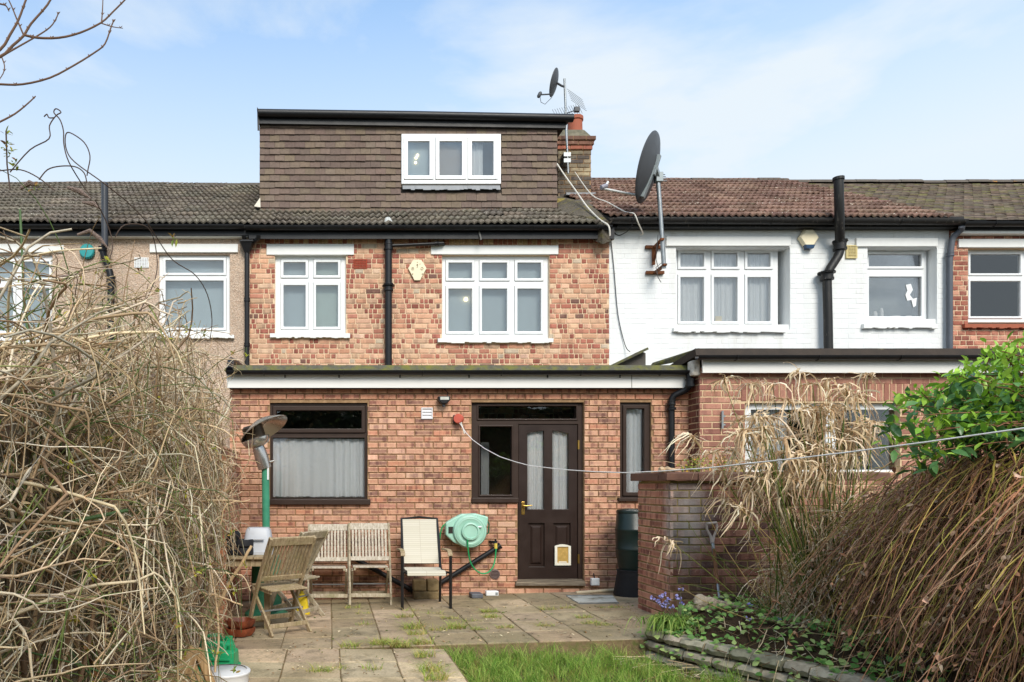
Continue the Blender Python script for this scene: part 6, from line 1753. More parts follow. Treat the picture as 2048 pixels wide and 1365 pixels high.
# wooden chair back leaning at the bottom left corner
lb = thing('wooden_chair_back', 'tan slatted wooden chair back leaning in the bottom left corner', 'chair back', P(400, 1365, -4.5))
TANW = wood_mat('tan_teak', S(206, 172, 124), S(150, 116, 80), 'Z')
ca_, cb_, cc_ = P(393, 1296, -4.45), P(330, 1388, -4.55), P(436, 1400, -4.4)
up_ = (cc_ - ca_).cross(cb_ - ca_).normalized()
MB().bar(ca_, cb_, .035, .085, up_.cross(cb_ - ca_)).build('top_rail', TANW, lb, bev=.012)
MB().bar(ca_ + (cc_ - ca_) * .02, cc_, .035, .05, up_.cross(cc_ - ca_)).build('stile', TANW, lb, bev=.008)
for k in range(6):
    a = ca_.lerp(cb_, .2 + .14 * k); MB().bar(a, a + (cc_ - ca_), .014, .028, up_.cross(cc_ - ca_)).build('slat', TANW, lb, bev=.003)

# ------------------------------------------------------------------ plants: generators
def wander(N, K, start, d0, length, curl=.35, grav=0.0, up=0.0):
    """N wandering shoots of K points"""
    start = np.asarray(start, float); d = unit(np.asarray(d0, float)); out = np.zeros((N, K, 3)); out[:, 0] = start
    step = (np.broadcast_to(length, (N,)) / (K - 1))[:, None]
    drift = rng.normal(0, 1, (N, 3)) * curl * .5
    for k in range(1, K):
        d = unit(d + rng.normal(0, 1, (N, 3)) * curl * .45 + drift * .5 + np.array([0, 0, up - grav * k / K]))
        out[:, k] = out[:, k - 1] + d * step
    return out
def taper(N, K, r0, r1=.35):
    r0 = np.broadcast_to(r0, (N,))[:, None]
    return r0 * np.linspace(1, r1, K)[None]
def rdir(n, zs=1.0):
    v = rng.normal(0, 1, (n, 3)); v[:, 2] *= zs; return unit(v)
TWIG = attr_mat('twig_bark', .85, False, .22, 60, .4, 200, spec=.15)
LEAF = attr_mat('leaf_blade', .5, False, .16, 40, 0, trans=.28, spec=.35)
DRY = attr_mat('dry_leaf', .85, False, .2, 60, 0, trans=.18, spec=.12)
GRASSM = attr_mat('grass_blade', .6, False, .15, 20, 0, trans=.3, spec=.25)

# ------------------------------------------------------------------ lawn
lawn = tag(MB().hexa([(.93, -7.0, -.3), (5.2, -7.0, -.3), (5.2, -2.62, -.3), (.93, -2.62, -.3), (.93, -7.0, -.125), (5.2, -7.0, -.125), (5.2, -2.62, -.125), (.93, -2.62, -.125)]).build('lawn', mat('lawn_soil', S(74, 74, 38), .95, .4, 12, bump=.6, bscale=40, bdist=.02, c2=S(120, 100, 64), lo=.5, hi=.65)), kind='structure')
def grass(n, x0, x1, y0, y1, z, h0, h1, cols, lean=.5, tuft=True, wd=.004, mask=None):
    if tuft:
        nt = max(1, n // 22); c = np.stack([rng.uniform(x0, x1, nt), rng.uniform(y0, y1, nt)], 1)
        i = rng.integers(0, nt, n); xy = c[i] + rng.normal(0, .028, (n, 2)); ld = rng.normal(0, 1, (nt, 2))[i] * .6 + rng.normal(0, .6, (n, 2)); hs = (rng.uniform(.45, 1.15, nt))[i]
    else:
        xy = np.stack([rng.uniform(x0, x1, n), rng.uniform(y0, y1, n)], 1); ld = rng.normal(0, 1, (n, 2)); hs = np.ones(n)
    ok = (xy[:, 0] > x0) & (xy[:, 0] < x1) & (xy[:, 1] > y0) & (xy[:, 1] < y1)
    if mask is not None: ok &= mask(xy[:, 0], xy[:, 1])
    xy, ld, hs = xy[ok], ld[ok], hs[ok]; n = len(xy)
    h = rng.uniform(h0, h1, n) * hs; ld = ld * lean
    zz = z(xy[:, 0]) if callable(z) else np.full(n, z)
    K = 4; t = np.linspace(0, 1, K)
    Pth = np.zeros((n, K, 3)); 
    Pth[:, :, 0] = xy[:, 0:1] + ld[:, 0:1] * h[:, None] * t ** 2; Pth[:, :, 1] = xy[:, 1:2] + ld[:, 1:2] * h[:, None] * t ** 2
    Pth[:, :, 2] = zz[:, None] + h[:, None] * (t - .35 * t ** 3 * np.linalg.norm(ld, axis=1)[:, None].clip(0, 1.4))
    a = rng.uniform(0, np.pi, n); side = np.stack([np.cos(a), np.sin(a) * .5, np.zeros(n)], 1)
    return ribbons(Pth, (wd * rng.uniform(.7, 1.4, n))[:, None] * np.array([1, .9, .6, .1])[None], side, pal(n, cols, .2))
G1 = [S(132, 166, 66), S(108, 146, 52), S(156, 186, 86), S(92, 130, 48), S(168, 180, 96)]
edge_pts = np.array([(3.24, -1.93), (3.12, -2.1), (2.9, -2.34), (2.70, -2.62), (2.76, -2.75), (2.86, -3.0), (3.02, -3.3), (3.2, -3.7), (3.36, -4.1), (3.5, -4.6), (3.6, -5.4), (3.7, -7)])
def edge_x(y): return np.interp(-y, -edge_pts[:, 1], edge_pts[:, 0])
msk = lambda x, y: (x < edge_x(y) - .13 - .12 * np.sin(y * 9) ** 2)
gA = grass(15000, .96, 3.6, -4.6, -2.63, -.125, .10, .22, G1, .75, mask=msk)
gD = grass(2500, .96, 3.6, -4.6, -2.63, -.125, .02, .06, [S(176, 160, 96), S(150, 160, 84), S(196, 176, 120)], 1.3, mask=lambda x, y: (x < edge_x(y) - .01))
gB = grass(4200, .96, 3.6, -4.6, -2.63, -.125, .05, .13, [S(176, 160, 96), S(160, 148, 84)], .9, mask=msk)
gC = grass(5000, .96, 3.6, -7.0, -4.6, -.125, .08, .17, G1, .7, mask=msk)
V, Q, Cc = join_np([gA, gB, gC, gD]); o = np_mesh('grass', V, Q, GRASSM, colors=Cc)
tag(o, 'long tufty green lawn grass below the patio edge', 'grass', kind='stuff')
# weeds in the joints
parts = []
for (px, py, n, h) in ((705, 1216, 90, .05), (726, 1228, 60, .05), (727, 1250, 50, .05), (809, 1235, 110, .07), (826, 1258, 190, .10), (834, 1270, 120, .08), (760, 1290, 220, .07), (700, 1294, 120, .07), (800, 1292, 260, .07), (845, 1288, 160, .08), (780, 1285, 120, .06),
                       (876, 1262, 90, .07), (914, 1258, 220, .09), (960, 1260, 90, .05), (900, 1238, 80, .06), (980, 1225, 200, .06), (985, 1236, 160, .06), (943, 1243, 60, .04), (1010, 1256, 110, .05), (1090, 1253, 90, .05), (1096, 1220, 90, .06), (1135, 1217, 80, .05), (1170, 1236, 130, .05), (1180, 1248, 120, .05), (1210, 1252, 90, .05), (1215, 1216, 80, .04), (640, 1345, 120, .07), (667, 1338, 50, .05), (820, 1222, 40, .05), (1242, 1216, 50, .05), (870, 1228, 60, .05), (745, 1338, 60, .05), (860, 1340, 130, .09), (872, 1358, 150, .1), (850, 1312, 130, .08)):
    p = gp(px, py); parts.append(grass(n * 2 // 3, p.x - .085, p.x + .085, p.y - .03, p.y + .03, float(p.z) - .01, h * .6, h * 1.5, [S(160, 182, 84), S(186, 178, 100), S(132, 160, 66), S(196, 176, 116)], 1.3, tuft=False, wd=.0055))
V, Q, Cc = join_np(parts); o = np_mesh('weeds', V, Q, GRASSM, colors=Cc); tag(o, 'small weeds and grass tufts growing in the patio joints', 'weeds', kind='stuff')
n = 620; px = rng.uniform(470, 1290, n); py = 1205 + 150 * rng.uniform(0, 1, n) ** 1.2
pos = np.array([tuple(gp(a, b, .006)) for a, b in zip(px, py) if True]); ok = (pos[:, 1] > -2.55) | (pos[:, 0] < .9); pos = pos[ok]; n = len(pos)
pos[:, 2] = np.where(pos[:, 1] < -2.58, -.03, pos[:, 2])
V, Q, Cc = leaves(pos, np.concatenate([rng.normal(0, 1, (n, 2)), np.zeros((n, 1))], 1), np.tile([0, 0, 1.], (n, 1)) + rng.normal(0, .3, (n, 3)), rng.uniform(.012, .045, n), rng.uniform(.006, .02, n), pal(n, [S(206, 182, 140), S(160, 120, 80), S(112, 92, 64), S(96, 110, 58), S(220, 204, 170)]))
o = np_mesh('leaf_litter', V, Q, DRY, colors=Cc); tag(o, 'scattered dead leaves and bits on the paving', 'leaves', kind='stuff')

# ------------------------------------------------------------------ raised bed with stone edging
def bz(x, y): return .07 + np.minimum(.19, .5 * np.maximum(0, x - edge_x(y) - .06))
bedm = MB(); ys_ = np.linspace(-1.92, -7, 24); us_ = np.linspace(0, 1, 14)
for i in range(24):
    for u in us_:
        x = float(edge_x(ys_[i])) + .06; x = x + (5.6 - x) * u ** 1.6; bedm.V.append((x, float(ys_[i]), float(bz(x, ys_[i])) + rnd.uniform(-.012, .012)))
for i in range(23):
    for k in range(13): bedm._f([i * 14 + k, i * 14 + k + 1, (i + 1) * 14 + k + 1, (i + 1) * 14 + k][::-1])
tag(bedm.build('flower_bed', SOIL, smooth=True), kind='structure')
edg = thing('stone_edging', 'weathered grey stone edging three courses high around the flower bed', 'edging', (2.8, -2.8, -.12))
STONE = attr_mat('lichen_stone', .95, True, .35, 14, .9, 40)
rr = random.Random(23)
cum = [0]
for i in range(len(edge_pts) - 1): cum.append(cum[-1] + float(np.linalg.norm(edge_pts[i + 1] - edge_pts[i])))
def ept(d): return np.array([np.interp(d, cum, edge_pts[:, 0]), np.interp(d, cum, edge_pts[:, 1])])
for cz in range(3):
    d = .1 - .12 * (cz % 2)
    while d < 3.2:
        L = rr.uniform(.15, .25); a, b = ept(max(d, 0)), ept(d + L - .014)
        if np.linalg.norm(b - a) > .04:
            t = (b - a) / np.linalg.norm(b - a); nn = np.array([-t[1], t[0]]); nn = nn if nn[0] < 0 else -nn
            z0_ = -.15 + cz * .092; off = .012 * (2 - cz) + rr.uniform(-.008, .008); mb = MB(); M_ = 5
            ring = []
            for k in range(M_ + 1):
                q = a + (b - a) * k / M_; j = lambda s: rr.uniform(-s, s)
                f_ = q + nn * (off + .012 * math.sin(math.pi * k / M_) + j(.008))
                mb.V += [(q[0] - nn[0] * .14, q[1] - nn[1] * .14, z0_), (f_[0], f_[1], z0_ + .006 + j(.003)), (f_[0] + nn[0] * .018, f_[1] + nn[1] * .018, z0_ + .04 + j(.008)), (f_[0] - nn[0] * .004, f_[1] - nn[1] * .004, z0_ + .074 + j(.004)), (q[0] - nn[0] * .14, q[1] - nn[1] * .14, z0_ + .082)]
            for k in range(M_):
                for h in range(5): mb._f([k * 5 + h, k * 5 + (h + 1) % 5, (k + 1) * 5 + (h + 1) % 5, (k + 1) * 5 + h])
            mb._f([0, 1, 2, 3, 4]); mb._f([M_ * 5 + h for h in range(5)][::-1])
            o = mb.build('stone', STONE, edg, smooth=True); o.color = (*jit(rr.choice([S(166, 156, 136), S(144, 136, 118), S(180, 168, 146), S(132, 128, 108)]), .12, rr), 1)
        d += L
# weathered log
lg = [gp(1388, 1222, .1), gp(1400, 1216, .14), gp(1425, 1218, .13), gp(1450, 1222, .1), gp(1490, 1219, .09)]
lg = [P(1387, 1206, -2.5), P(1397, 1205, -2.52), P(1418, 1208, -2.5), P(1445, 1213, -2.45), P(1478, 1213, -2.4)]
o = MB().tube(lg, [.05, .085, .07, .045, .022], 12).build('log', mat('bleached_log', S(186, 170, 148), .85, .35, 14, bump=.8, bscale=30, bdist=.02, c2=S(110, 94, 72), lo=.5, hi=.66), base=lg[0], smooth=True)
m_ = o.modifiers.new('sub', 'SUBSURF'); m_.levels = 2; m_.render_levels = 2
_t = bpy.data.textures.new('log_noise', 'CLOUDS'); _t.noise_scale = .08
m_ = o.modifiers.new('disp', 'DISPLACE'); m_.texture = _t; m_.strength = .05
tag(o, 'bleached gnarled log lying on the flower bed below the fork', 'log')

# ivy and ground cover
n = 1700; iy = rng.uniform(-5.2, -2.0, n); ix = edge_x(iy) + .04 + rng.uniform(.0, 1.3, n) ** 1.4; iz = bz(ix, iy) + rng.uniform(.01, .09, n)
hang = rng.uniform(0, 1, n) < .07; ix = np.where(hang, edge_x(iy) - .04, ix); iz = np.where(hang, rng.uniform(-.06, .1, n), iz)
V, Q, Cc = leaves(np.stack([ix, iy, iz], 1), np.concatenate([rng.normal(0, 1, (n, 2)), rng.normal(0, .3, (n, 1))], 1), np.stack([rng.normal(-.3, .4, n), rng.normal(-.5, .4, n), np.ones(n)], 1), rng.uniform(.03, .065, n), rng.uniform(.028, .055, n), pal(n, [S(124, 168, 84), S(146, 184, 98), S(98, 144, 70), S(176, 196, 120)]), .12)
ivs = wander(90, 8, np.stack([rng.uniform(2.95, 4.3, 90), rng.uniform(-5, -2.5, 90), np.full(90, .09)], 1), rdir(90, .15), rng.uniform(.2, .6, 90), .4)
ivs[:, :, 2] = bz(ivs[:, :, 0], ivs[:, :, 1]) + .015
iv = thing('ivy', 'low green ivy and ground cover spreading over the flower bed', 'ivy', (3.4, -3.2, .06))
np_mesh('ivy_leaves', V, Q, LEAF, iv, colors=Cc, kind='stuff')
V, Q, Cc = twigs(ivs, taper(90, 8, .004), pal(90, [S(110, 84, 60)])); np_mesh('ivy_stems', V, Q, TWIG, iv, colors=Cc, kind='stuff')
n = 240; cx_ = np.where(rng.uniform(0, 1, n) < .55, WX(1388, YG + .2), WX(1458, YG + .2)); cw = np.stack([cx_ + rng.normal(0, .07, n), YG + .17 + rng.normal(0, .03, n), zc1 + rng.uniform(-.02, .14, n)], 1)
V, Q, Cc = leaves(cw, rdir(n) + np.array([0, -.3, .5]), rdir(n) + np.array([0, -.5, .6]), rng.uniform(.02, .045, n), rng.uniform(.012, .026, n), pal(n, [S(150, 164, 66), S(116, 138, 56), S(204, 158, 60), S(178, 172, 84)]), .2); np_mesh('weed_leaves', V, Q, LEAF, ww, colors=Cc, kind='stuff')
Pth = wander(26, 7, np.stack([WX(1372, YG + .2) + rng.uniform(0, .55, 26), np.full(26, YG + .18), np.full(26, zc1 - .05)], 1), np.stack([rng.normal(0, .25, 26), np.zeros(26), np.ones(26)], 1), rng.uniform(.15, .45, 26), .25, .3)
V, Q, Cc = twigs(Pth, taper(26, 7, .004), pal(26, [S(220, 196, 160), S(200, 170, 130)])); np_mesh('dry_stalks', V, Q, DRY, ww, colors=Cc, kind='stuff')
# strap-leaf clump and bluebells
bb = thing('bluebells', 'blue-violet bluebells over a clump of strap leaves by the garden wall corner', 'bluebells', (2.95, -2.6, .06))
n = 300; c0_ = np.array([P(1345, 1225, -2.62)[0], -2.62]); st = np.stack([c0_[0] + rng.normal(.02, .085, n), c0_[1] + rng.normal(0, .05, n), np.full(n, .16)], 1)
a = rng.uniform(0, 2 * np.pi, n); hv = np.stack([np.cos(a) * 1.0 - .25, np.sin(a) * .7 - .25], 1); L = rng.uniform(.16, .32, n); t = np.linspace(0, 1, 7)
Pth = np.zeros((n, 7, 3)); Pth[:, :, :2] = st[:, None, :2] + hv[:, None] * (L[:, None] * t)[:, :, None] * .75; Pth[:, :, 2] = st[:, 2:3] + L[:, None] * (1.15 * t - 1.35 * t ** 2.2)
side = np.stack([-hv[:, 1], hv[:, 0], np.zeros(n)], 1); V, Q, Cc = ribbons(Pth, rng.uniform(.007, .012, n)[:, None] * np.array([1, 1, 1, .95, .8, .55, .1])[None], unit(side), pal(n, [S(132, 160, 72), S(108, 142, 60), S(160, 180, 92)]))
np_mesh('strap_leaves', V, Q, GRASSM, bb, colors=Cc, kind='stuff')
VIO = mat('bluebell_petal', S(168, 164, 222), .6, .2, 40); STG = mat('flower_stalk', S(104, 100, 80), .6)
def bell(parent, c, r_=.0):
    mb = MB()
    for k in range(7):
        d = Vector((rnd.uniform(-1, 1), rnd.uniform(-1, 1), rnd.uniform(-.8, .5))).normalized()
        q = c + d * .011
        mb.lathe([(.002, -.004), (.005, .0), (.006, .006), (.009, .011)], q, 6, d, caps=False)
    return mb.build('blossom', VIO, parent)
for (px, py, Yb_) in ((1306, 1196, -2.6), (1322, 1192, -2.62), (1328, 1188, -2.6), (1336, 1200, -2.64), (1333, 1206, -2.6), (1323, 1206, -2.6), (1343, 1214, -2.66), (1358, 1197, -2.6), (1362, 1178, -2.62), (1364, 1207, -2.6), (1355, 1194, -2.64), (1328, 1212, -2.62), (1316, 1203, -2.6)):
    c = P(px, py, Yb_); bell(bb, c)
    MB().tube([Vector((c.x * .55 + 2.98 * .45, -2.62, .12)), c.lerp(Vector((2.98, -2.62, .12)), .45), c], [.004, .003, .002], 5).build('flower_stalk', STG, bb)
for (px, py, Yb_, lab) in ((1500, 1210, -2.75, 'single bluebell right of the bleached log'), (1497, 1237, -3.0, 'bluebell pair in the middle of the flower bed'), (1558, 1240, -3.1, 'bluebell half hidden under the dry stems')):
    c = P(px, py, Yb_); t_ = thing('bluebell', lab, 'bluebell', (c.x, c.y, .06)); bell(t_, c)
    MB().tube([(c.x + .02, c.y, .06), c], .003, 5).build('flower_stalk', STG, t_)

# ------------------------------------------------------------------ dry umbrella sedge
TAN = [S(232, 210, 178), S(218, 192, 156), S(242, 226, 198), S(192, 162, 126), S(224, 200, 164)]
sg = thing('umbrella_sedge', 'tall dry umbrella sedge with drooping straw-coloured leaf heads before the garden wall', 'sedge', (3.9, -2.9, .05))
H_, heads = 92, []
hp = [(1385, 875, -2.55), (1448, 760, -2.9), (1500, 768, -2.9), (1545, 770, -2.8), (1598, 745, -2.9), (1625, 768, -2.9), (1655, 760, -2.95), (1690, 772, -2.9), (1735, 750, -2.95), (1715, 790, -2.9), (1480, 842, -2.75), (1505, 835, -2.8), (1540, 835, -2.85), (1575, 800, -2.9), (1610, 830, -2.9), (1640, 845, -2.9), (1660, 815, -2.9), (1700, 862, -3.0), (1735, 850, -3.0), (1748, 848, -3.05), (1560, 905, -2.9), (1600, 885, -2.95), (1520, 870, -2.8), (1465, 900, -2.75), (1425, 905, -2.6), (1445, 945, -2.65), (1480, 930, -2.7), (1338, 1082, -2.75), (1452, 1000, -2.62), (1510, 965, -2.75), (1550, 950, -2.8), (1585, 940, -2.9), (1640, 900, -3.0), (1670, 920, -3.0)]
while len(hp) < H_:
    px = rnd.uniform(1470, 1720); py = rnd.uniform(790, 1040) if px < 1650 else rnd.uniform(780, 930)
    hp.append((px, py, -2.6 - rnd.uniform(.05, .55)))
hp = np.array(hp); H_ = len(hp)
tip = np.array([tuple(P(a, b, c)) for a, b, c in hp])
root = np.stack([rng.normal(4.0, .16, H_), rng.normal(-3.0, .12, H_), np.full(H_, .06)], 1)
t = np.linspace(0, 1, 9)[None, :, None]; mid = (root + tip) / 2 + np.stack([(root[:, 0] - tip[:, 0]) * -.12, np.zeros(H_), np.full(H_, .14)], 1)
stalk = root[:, None] * (1 - t) ** 2 + mid[:, None] * 2 * t * (1 - t) + tip[:, None] * t ** 2
V1 = twigs(stalk, taper(H_, 9, rng.uniform(.004, .0065, H_), .6), pal(H_, [S(98, 112, 52), S(120, 124, 64), S(180, 156, 104), S(76, 92, 44)]), 4)
V, Q, Cc = V1; np_mesh('stalks', V, Q, TWIG, sg, colors=Cc, kind='stuff')
NL = 22; n = H_ * NL; c = np.repeat(tip, NL, 0); a = rng.uniform(0, 2 * np.pi, n); L = rng.uniform(.13, .30, n); drp = rng.uniform(.25, 1.45, n); t = np.linspace(0, 1, 7)
hv = np.stack([np.cos(a), np.sin(a)], 1)
Pth = np.zeros((n, 7, 3)); reach = rng.uniform(.2, .8, n)
Pth[:, :, :2] = c[:, None, :2] + hv[:, None] * (L * reach)[:, None, None] * (np.sin(t * np.pi / 2) ** .8)[None, :, None] + rng.normal(0, .006, (n, 7, 2)) * t[None, :, None]
Pth[:, :, 2] = c[:, 2:3] + L[:, None] * (.38 * t[None] * (1 - drp[:, None] * .3) - drp[:, None] * 1.0 * t[None] ** 1.8)
tilt = np.repeat(rng.normal(0, .35, (H_, 2)), NL, 0); rel = Pth - c[:, None]
Pth[:, :, 0] += rel[:, :, 2] * tilt[:, 0:1] * -1; Pth[:, :, 2] += rel[:, :, 0] * tilt[:, 0:1]; Pth += np.cumsum(rng.normal(0, .007, (n, 7, 3)), 1)
sd_ = np.stack([-hv[:, 1], hv[:, 0], rng.normal(0, .6, n)], 1)
V, Q, Cc = ribbons(Pth, rng.uniform(.009, .017, n)[:, None] * np.array([.5, 1, 1, .9, .8, .6, .15])[None], unit(sd_), pal(n, TAN, .16)); np_mesh('leaf_heads', V, Q, DRY, sg, colors=Cc, kind='stuff')
# collapsed straw at the foot
n = 2600; bx = rng.uniform(3.72, 4.5, n); st = np.stack([bx, rng.uniform(-3.25, -2.55, n), .1 + rng.uniform(0, 1, n) ** 1.4 * np.interp(bx, [3.72, 3.95, 4.5], [.6, 1.05, 1.25])], 1)
d0 = np.stack([rng.normal(-.25, .55, n), rng.normal(-.1, .4, n), rng.normal(-.5, .7, n)], 1); Pth = wander(n, 6, st, d0, rng.uniform(.18, .5, n), .22, .5); Pth[:, :, 2] = np.maximum(Pth[:, :, 2], bz(Pth[:, :, 0], Pth[:, :, 1]) + .01)
V, Q, Cc = ribbons(Pth, rng.uniform(.006, .012, n)[:, None] * np.array([.8, 1, 1, .9, .7, .3])[None], rdir(n), pal(n, TAN + [S(150, 124, 84)], .2)); np_mesh('fallen_straw', V, Q, DRY, sg, colors=Cc, kind='stuff')
# long green and straw canes leaning out to the left
n = 46; st = np.stack([rng.normal(3.95, .2, n), rng.normal(-3.0, .15, n), rng.uniform(.1, .5, n)], 1)
d0 = np.stack([rng.normal(-.35, .45, n), rng.normal(-.15, .3, n), rng.uniform(.4, 1.2, n)], 1); Pth = wander(n, 8, st, d0, rng.uniform(.6, 1.3, n), .08)
V, Q, Cc = twigs(Pth, taper(n, 8, .005), pal(n, [S(96, 110, 50), S(176, 150, 98), S(78, 92, 40)])); np_mesh('canes', V, Q, TWIG, sg, colors=Cc, kind='stuff')
n = 120; yy_ = rng.uniform(-4.3, -2.75, n); st = np.stack([edge_x(yy_) + rng.uniform(-.45, .5, n), yy_, np.zeros(n)], 1)
Pth = wander(n, 6, st, np.stack([rng.normal(-.4, .8, n), rng.normal(-.3, .6, n), np.zeros(n)], 1), rng.uniform(.12, .42, n), .2)
inb = Pth[:, :, 0] > edge_x(Pth[:, :, 1]) - .03; hgt = np.where(inb, bz(Pth[:, :, 0], Pth[:, :, 1]) + .02, -.09)
Pth[:, :, 2] = hgt + rng.uniform(0, .03, (n, 1)); Pth[:, :, 1] = np.minimum(Pth[:, :, 1], -2.66)
V, Q, Cc = ribbons(Pth, rng.uniform(.004, .008, n)[:, None] * np.ones((1, 6)), rdir(n), pal(n, TAN)); np_mesh('loose_straw', V, Q, DRY, sg, colors=Cc, kind='stuff')

# ------------------------------------------------------------------ weeping heap of winter stems on the right
hpw = thing('weeping_shrub', 'heap of weeping brown and olive stems with dead leaves filling the right side', 'shrub', (4.4, -4.2, .05))
def crest(y):                                            # crest line of the heap: x, z at depth y
    return np.interp(y, [-5.6, -4.6, -3.9, -3.3, -2.8], [3.85, 4.1, 4.35, 4.55, 4.7]), np.interp(y, [-5.6, -4.6, -3.9, -3.3, -2.8], [1.62, 1.66, 1.66, 1.5, 1.2])
def weep(n, r0, cols, yr=(-5.6, -2.8), dropmax=1.0, inset=0.0):
    y = rng.uniform(*yr, n); cx, cz_ = crest(y)
    top = np.stack([cx + rng.uniform(-.35, .9, n) + inset, y, cz_ - .12 + rng.normal(0, .09, n) + .0], 1)
    out = rng.uniform(.25, 1.0, n) ** .8; ex_ = np.interp(y, [-5.6, -4.4, -3.4, -2.8], [3.1, 3.3, 3.62, 3.92]) + (1 - out) * .75 + inset
    yb2 = y + rng.normal(-.05, .35, n); zb_ = rng.uniform(-.05, .55, n) * rng.uniform(.2, 1, n)
    bot = np.stack([ex_ + rng.normal(0, .13, n), yb2 + rng.normal(0, .2, n), zb_], 1)
    mid = np.stack([bot[:, 0] * .62 + top[:, 0] * .38, (y + yb2) / 2, top[:, 2] * rng.uniform(.82, 1.02, n)], 1)
    K = 10; t0 = rng.uniform(0, .45, n); t1 = rng.uniform(.6, dropmax, n); t = (t0[:, None] + (t1 - t0)[:, None] * np.linspace(0, 1, K)[None])[:, :, None]
    p = top[:, None] * (1 - t) ** 2 + mid[:, None] * 2 * t * (1 - t) + bot[:, None] * t ** 2
    p += np.cumsum(rng.normal(0, .009, (n, K, 3)), 1) + np.cumsum(np.repeat(rng.normal(0, .012, (n, 1, 3)), K, 1), 1)
    return p, twigs(p, taper(n, K, rng.uniform(r0 * .45, r0 * 1.5, n), .4), pal(n, cols, .3))
BRN = [S(176, 138, 108), S(148, 110, 86), S(194, 156, 122), S(128, 94, 76), S(196, 142, 108)]
OLV = [S(190, 172, 92), S(168, 152, 76), S(204, 182, 108), S(182, 140, 92), S(154, 146, 76)]
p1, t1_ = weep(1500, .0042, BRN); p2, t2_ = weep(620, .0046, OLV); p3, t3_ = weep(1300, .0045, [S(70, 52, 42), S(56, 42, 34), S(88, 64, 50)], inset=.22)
nx = 5200; _i, _k2 = rng.integers(0, len(p1), nx), rng.integers(1, 9, nx); px_ = p1[_i, _k2]; _t = unit(p1[_i, _k2 + 1] - p1[_i, _k2 - 1])
tx_ = wander(nx, 6, px_, _t + rdir(nx) * .8, rng.uniform(.06, .34, nx), .3, .35)
t4_ = twigs(tx_, taper(nx, 6, rng.uniform(.0014, .0028, nx)), pal(nx, BRN + OLV[:2], .25))
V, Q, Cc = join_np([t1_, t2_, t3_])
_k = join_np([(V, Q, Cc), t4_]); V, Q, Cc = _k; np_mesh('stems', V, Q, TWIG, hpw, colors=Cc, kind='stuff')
pp = np.concatenate([p1[rng.integers(0, len(p1), 5200), rng.integers(2, 10, 5200)], tx_[rng.integers(0, nx, 3000), 5], p2[rng.integers(0, len(p2), 600), rng.integers(2, 10, 600)]]); n = len(pp)
V, Q, Cc = leaves(pp, np.stack([rng.normal(-.2, .6, n), rng.normal(-.2, .6, n), rng.normal(-.8, .5, n)], 1), rdir(n), rng.uniform(.02, .055, n), rng.uniform(.010, .03, n), pal(n, [S(168, 128, 104), S(188, 152, 126), S(142, 104, 82), S(206, 178, 152), S(156, 114, 90)], .2), .5)
np_mesh('dead_leaves', V, Q, DRY, hpw, colors=Cc, kind='stuff')
# dark heart of old wood
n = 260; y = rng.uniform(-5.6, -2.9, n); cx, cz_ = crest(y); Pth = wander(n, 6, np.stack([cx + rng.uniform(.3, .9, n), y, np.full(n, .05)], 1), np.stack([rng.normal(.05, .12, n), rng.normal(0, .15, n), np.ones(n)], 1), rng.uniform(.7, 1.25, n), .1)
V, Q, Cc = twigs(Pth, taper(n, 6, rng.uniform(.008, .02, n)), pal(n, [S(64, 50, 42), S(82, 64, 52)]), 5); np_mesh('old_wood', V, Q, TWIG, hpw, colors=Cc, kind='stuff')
# right boundary fence behind the heap
fr_ = thing('boundary_fence', 'dark weathered board fence behind the weeping heap at the right', 'fence', (5.25, -4.5, -.1))
y = -2.4; rr = random.Random(24)
while y > -7.5:
    MB().box(5.24, 5.26, y - .14, y, -.1, 1.45 + rr.uniform(-.02, .02)).build('board', FENCEW, fr_); y -= .145
for y in (-2.5, -4.3, -6.1): MB().box(5.265, 5.34, y - .04, y + .04, -.2, 1.5).build('post', FENCEW, fr_)

# ------------------------------------------------------------------ evergreen climber at the top right
ev = thing('evergreen_climber', 'glossy green leafy climber with bright new shoots draped over the weeping heap', 'shrub', (4.3, -4.2, 1.4))
nb_ = 34; st = np.stack([rng.uniform(4.3, 5.0, nb_), rng.uniform(-4.9, -3.5, nb_), rng.uniform(1.45, 1.75, nb_)], 1)
tips_px = [(1790, 815), (1800, 835), (1830, 790), (1850, 800), (1880, 790), (1905, 775), (1925, 760), (1960, 745), (1985, 720), (1995, 705), (2010, 700), (2030, 715), (2045, 730), (1800, 880), (1830, 860), (1780, 900), (1860, 850), (1890, 840), (1920, 830), (1950, 800), (1980, 780), (2000, 800), (2030, 780), (1870, 900), (1900, 880), (1840, 905), (2040, 850), (2020, 760), (2046, 690), (1945, 850), (1965, 840), (1815, 805), (1985, 850), (2010, 830)]
tips_px = tips_px + [(a + rnd.uniform(-22, 22), b + rnd.uniform(-22, 22)) for a, b in tips_px if a > 1810]
tipb = np.array([tuple(P(a, b, rnd.uniform(-4.9, -4.1))) for a, b in tips_px]); nb_ = len(tipb); st = np.stack([rng.uniform(4.3, 5.0, nb_), rng.uniform(-4.9, -3.5, nb_), rng.uniform(1.45, 1.75, nb_)], 1)
t = np.linspace(0, 1, 9)[None, :, None]; md = (st + tipb) / 2 + np.array([0, 0, .12]); br = st[:, None] * (1 - t) ** 2 + md[:, None] * 2 * t * (1 - t) + tipb[:, None] * t ** 2 + rng.normal(0, .008, (nb_, 9, 3))
V, Q, Cc = twigs(br, taper(nb_, 9, .006, .4), pal(nb_, [S(128, 92, 70), S(150, 110, 84)]), 5); crown = np_mesh('branches', V, Q, TWIG, ev, colors=Cc, kind='stuff')
LEAF_O = attr_mat('evergreen_leaf', .32, True, .14, 30, 0, trans=.22, spec=.5)
lv = []
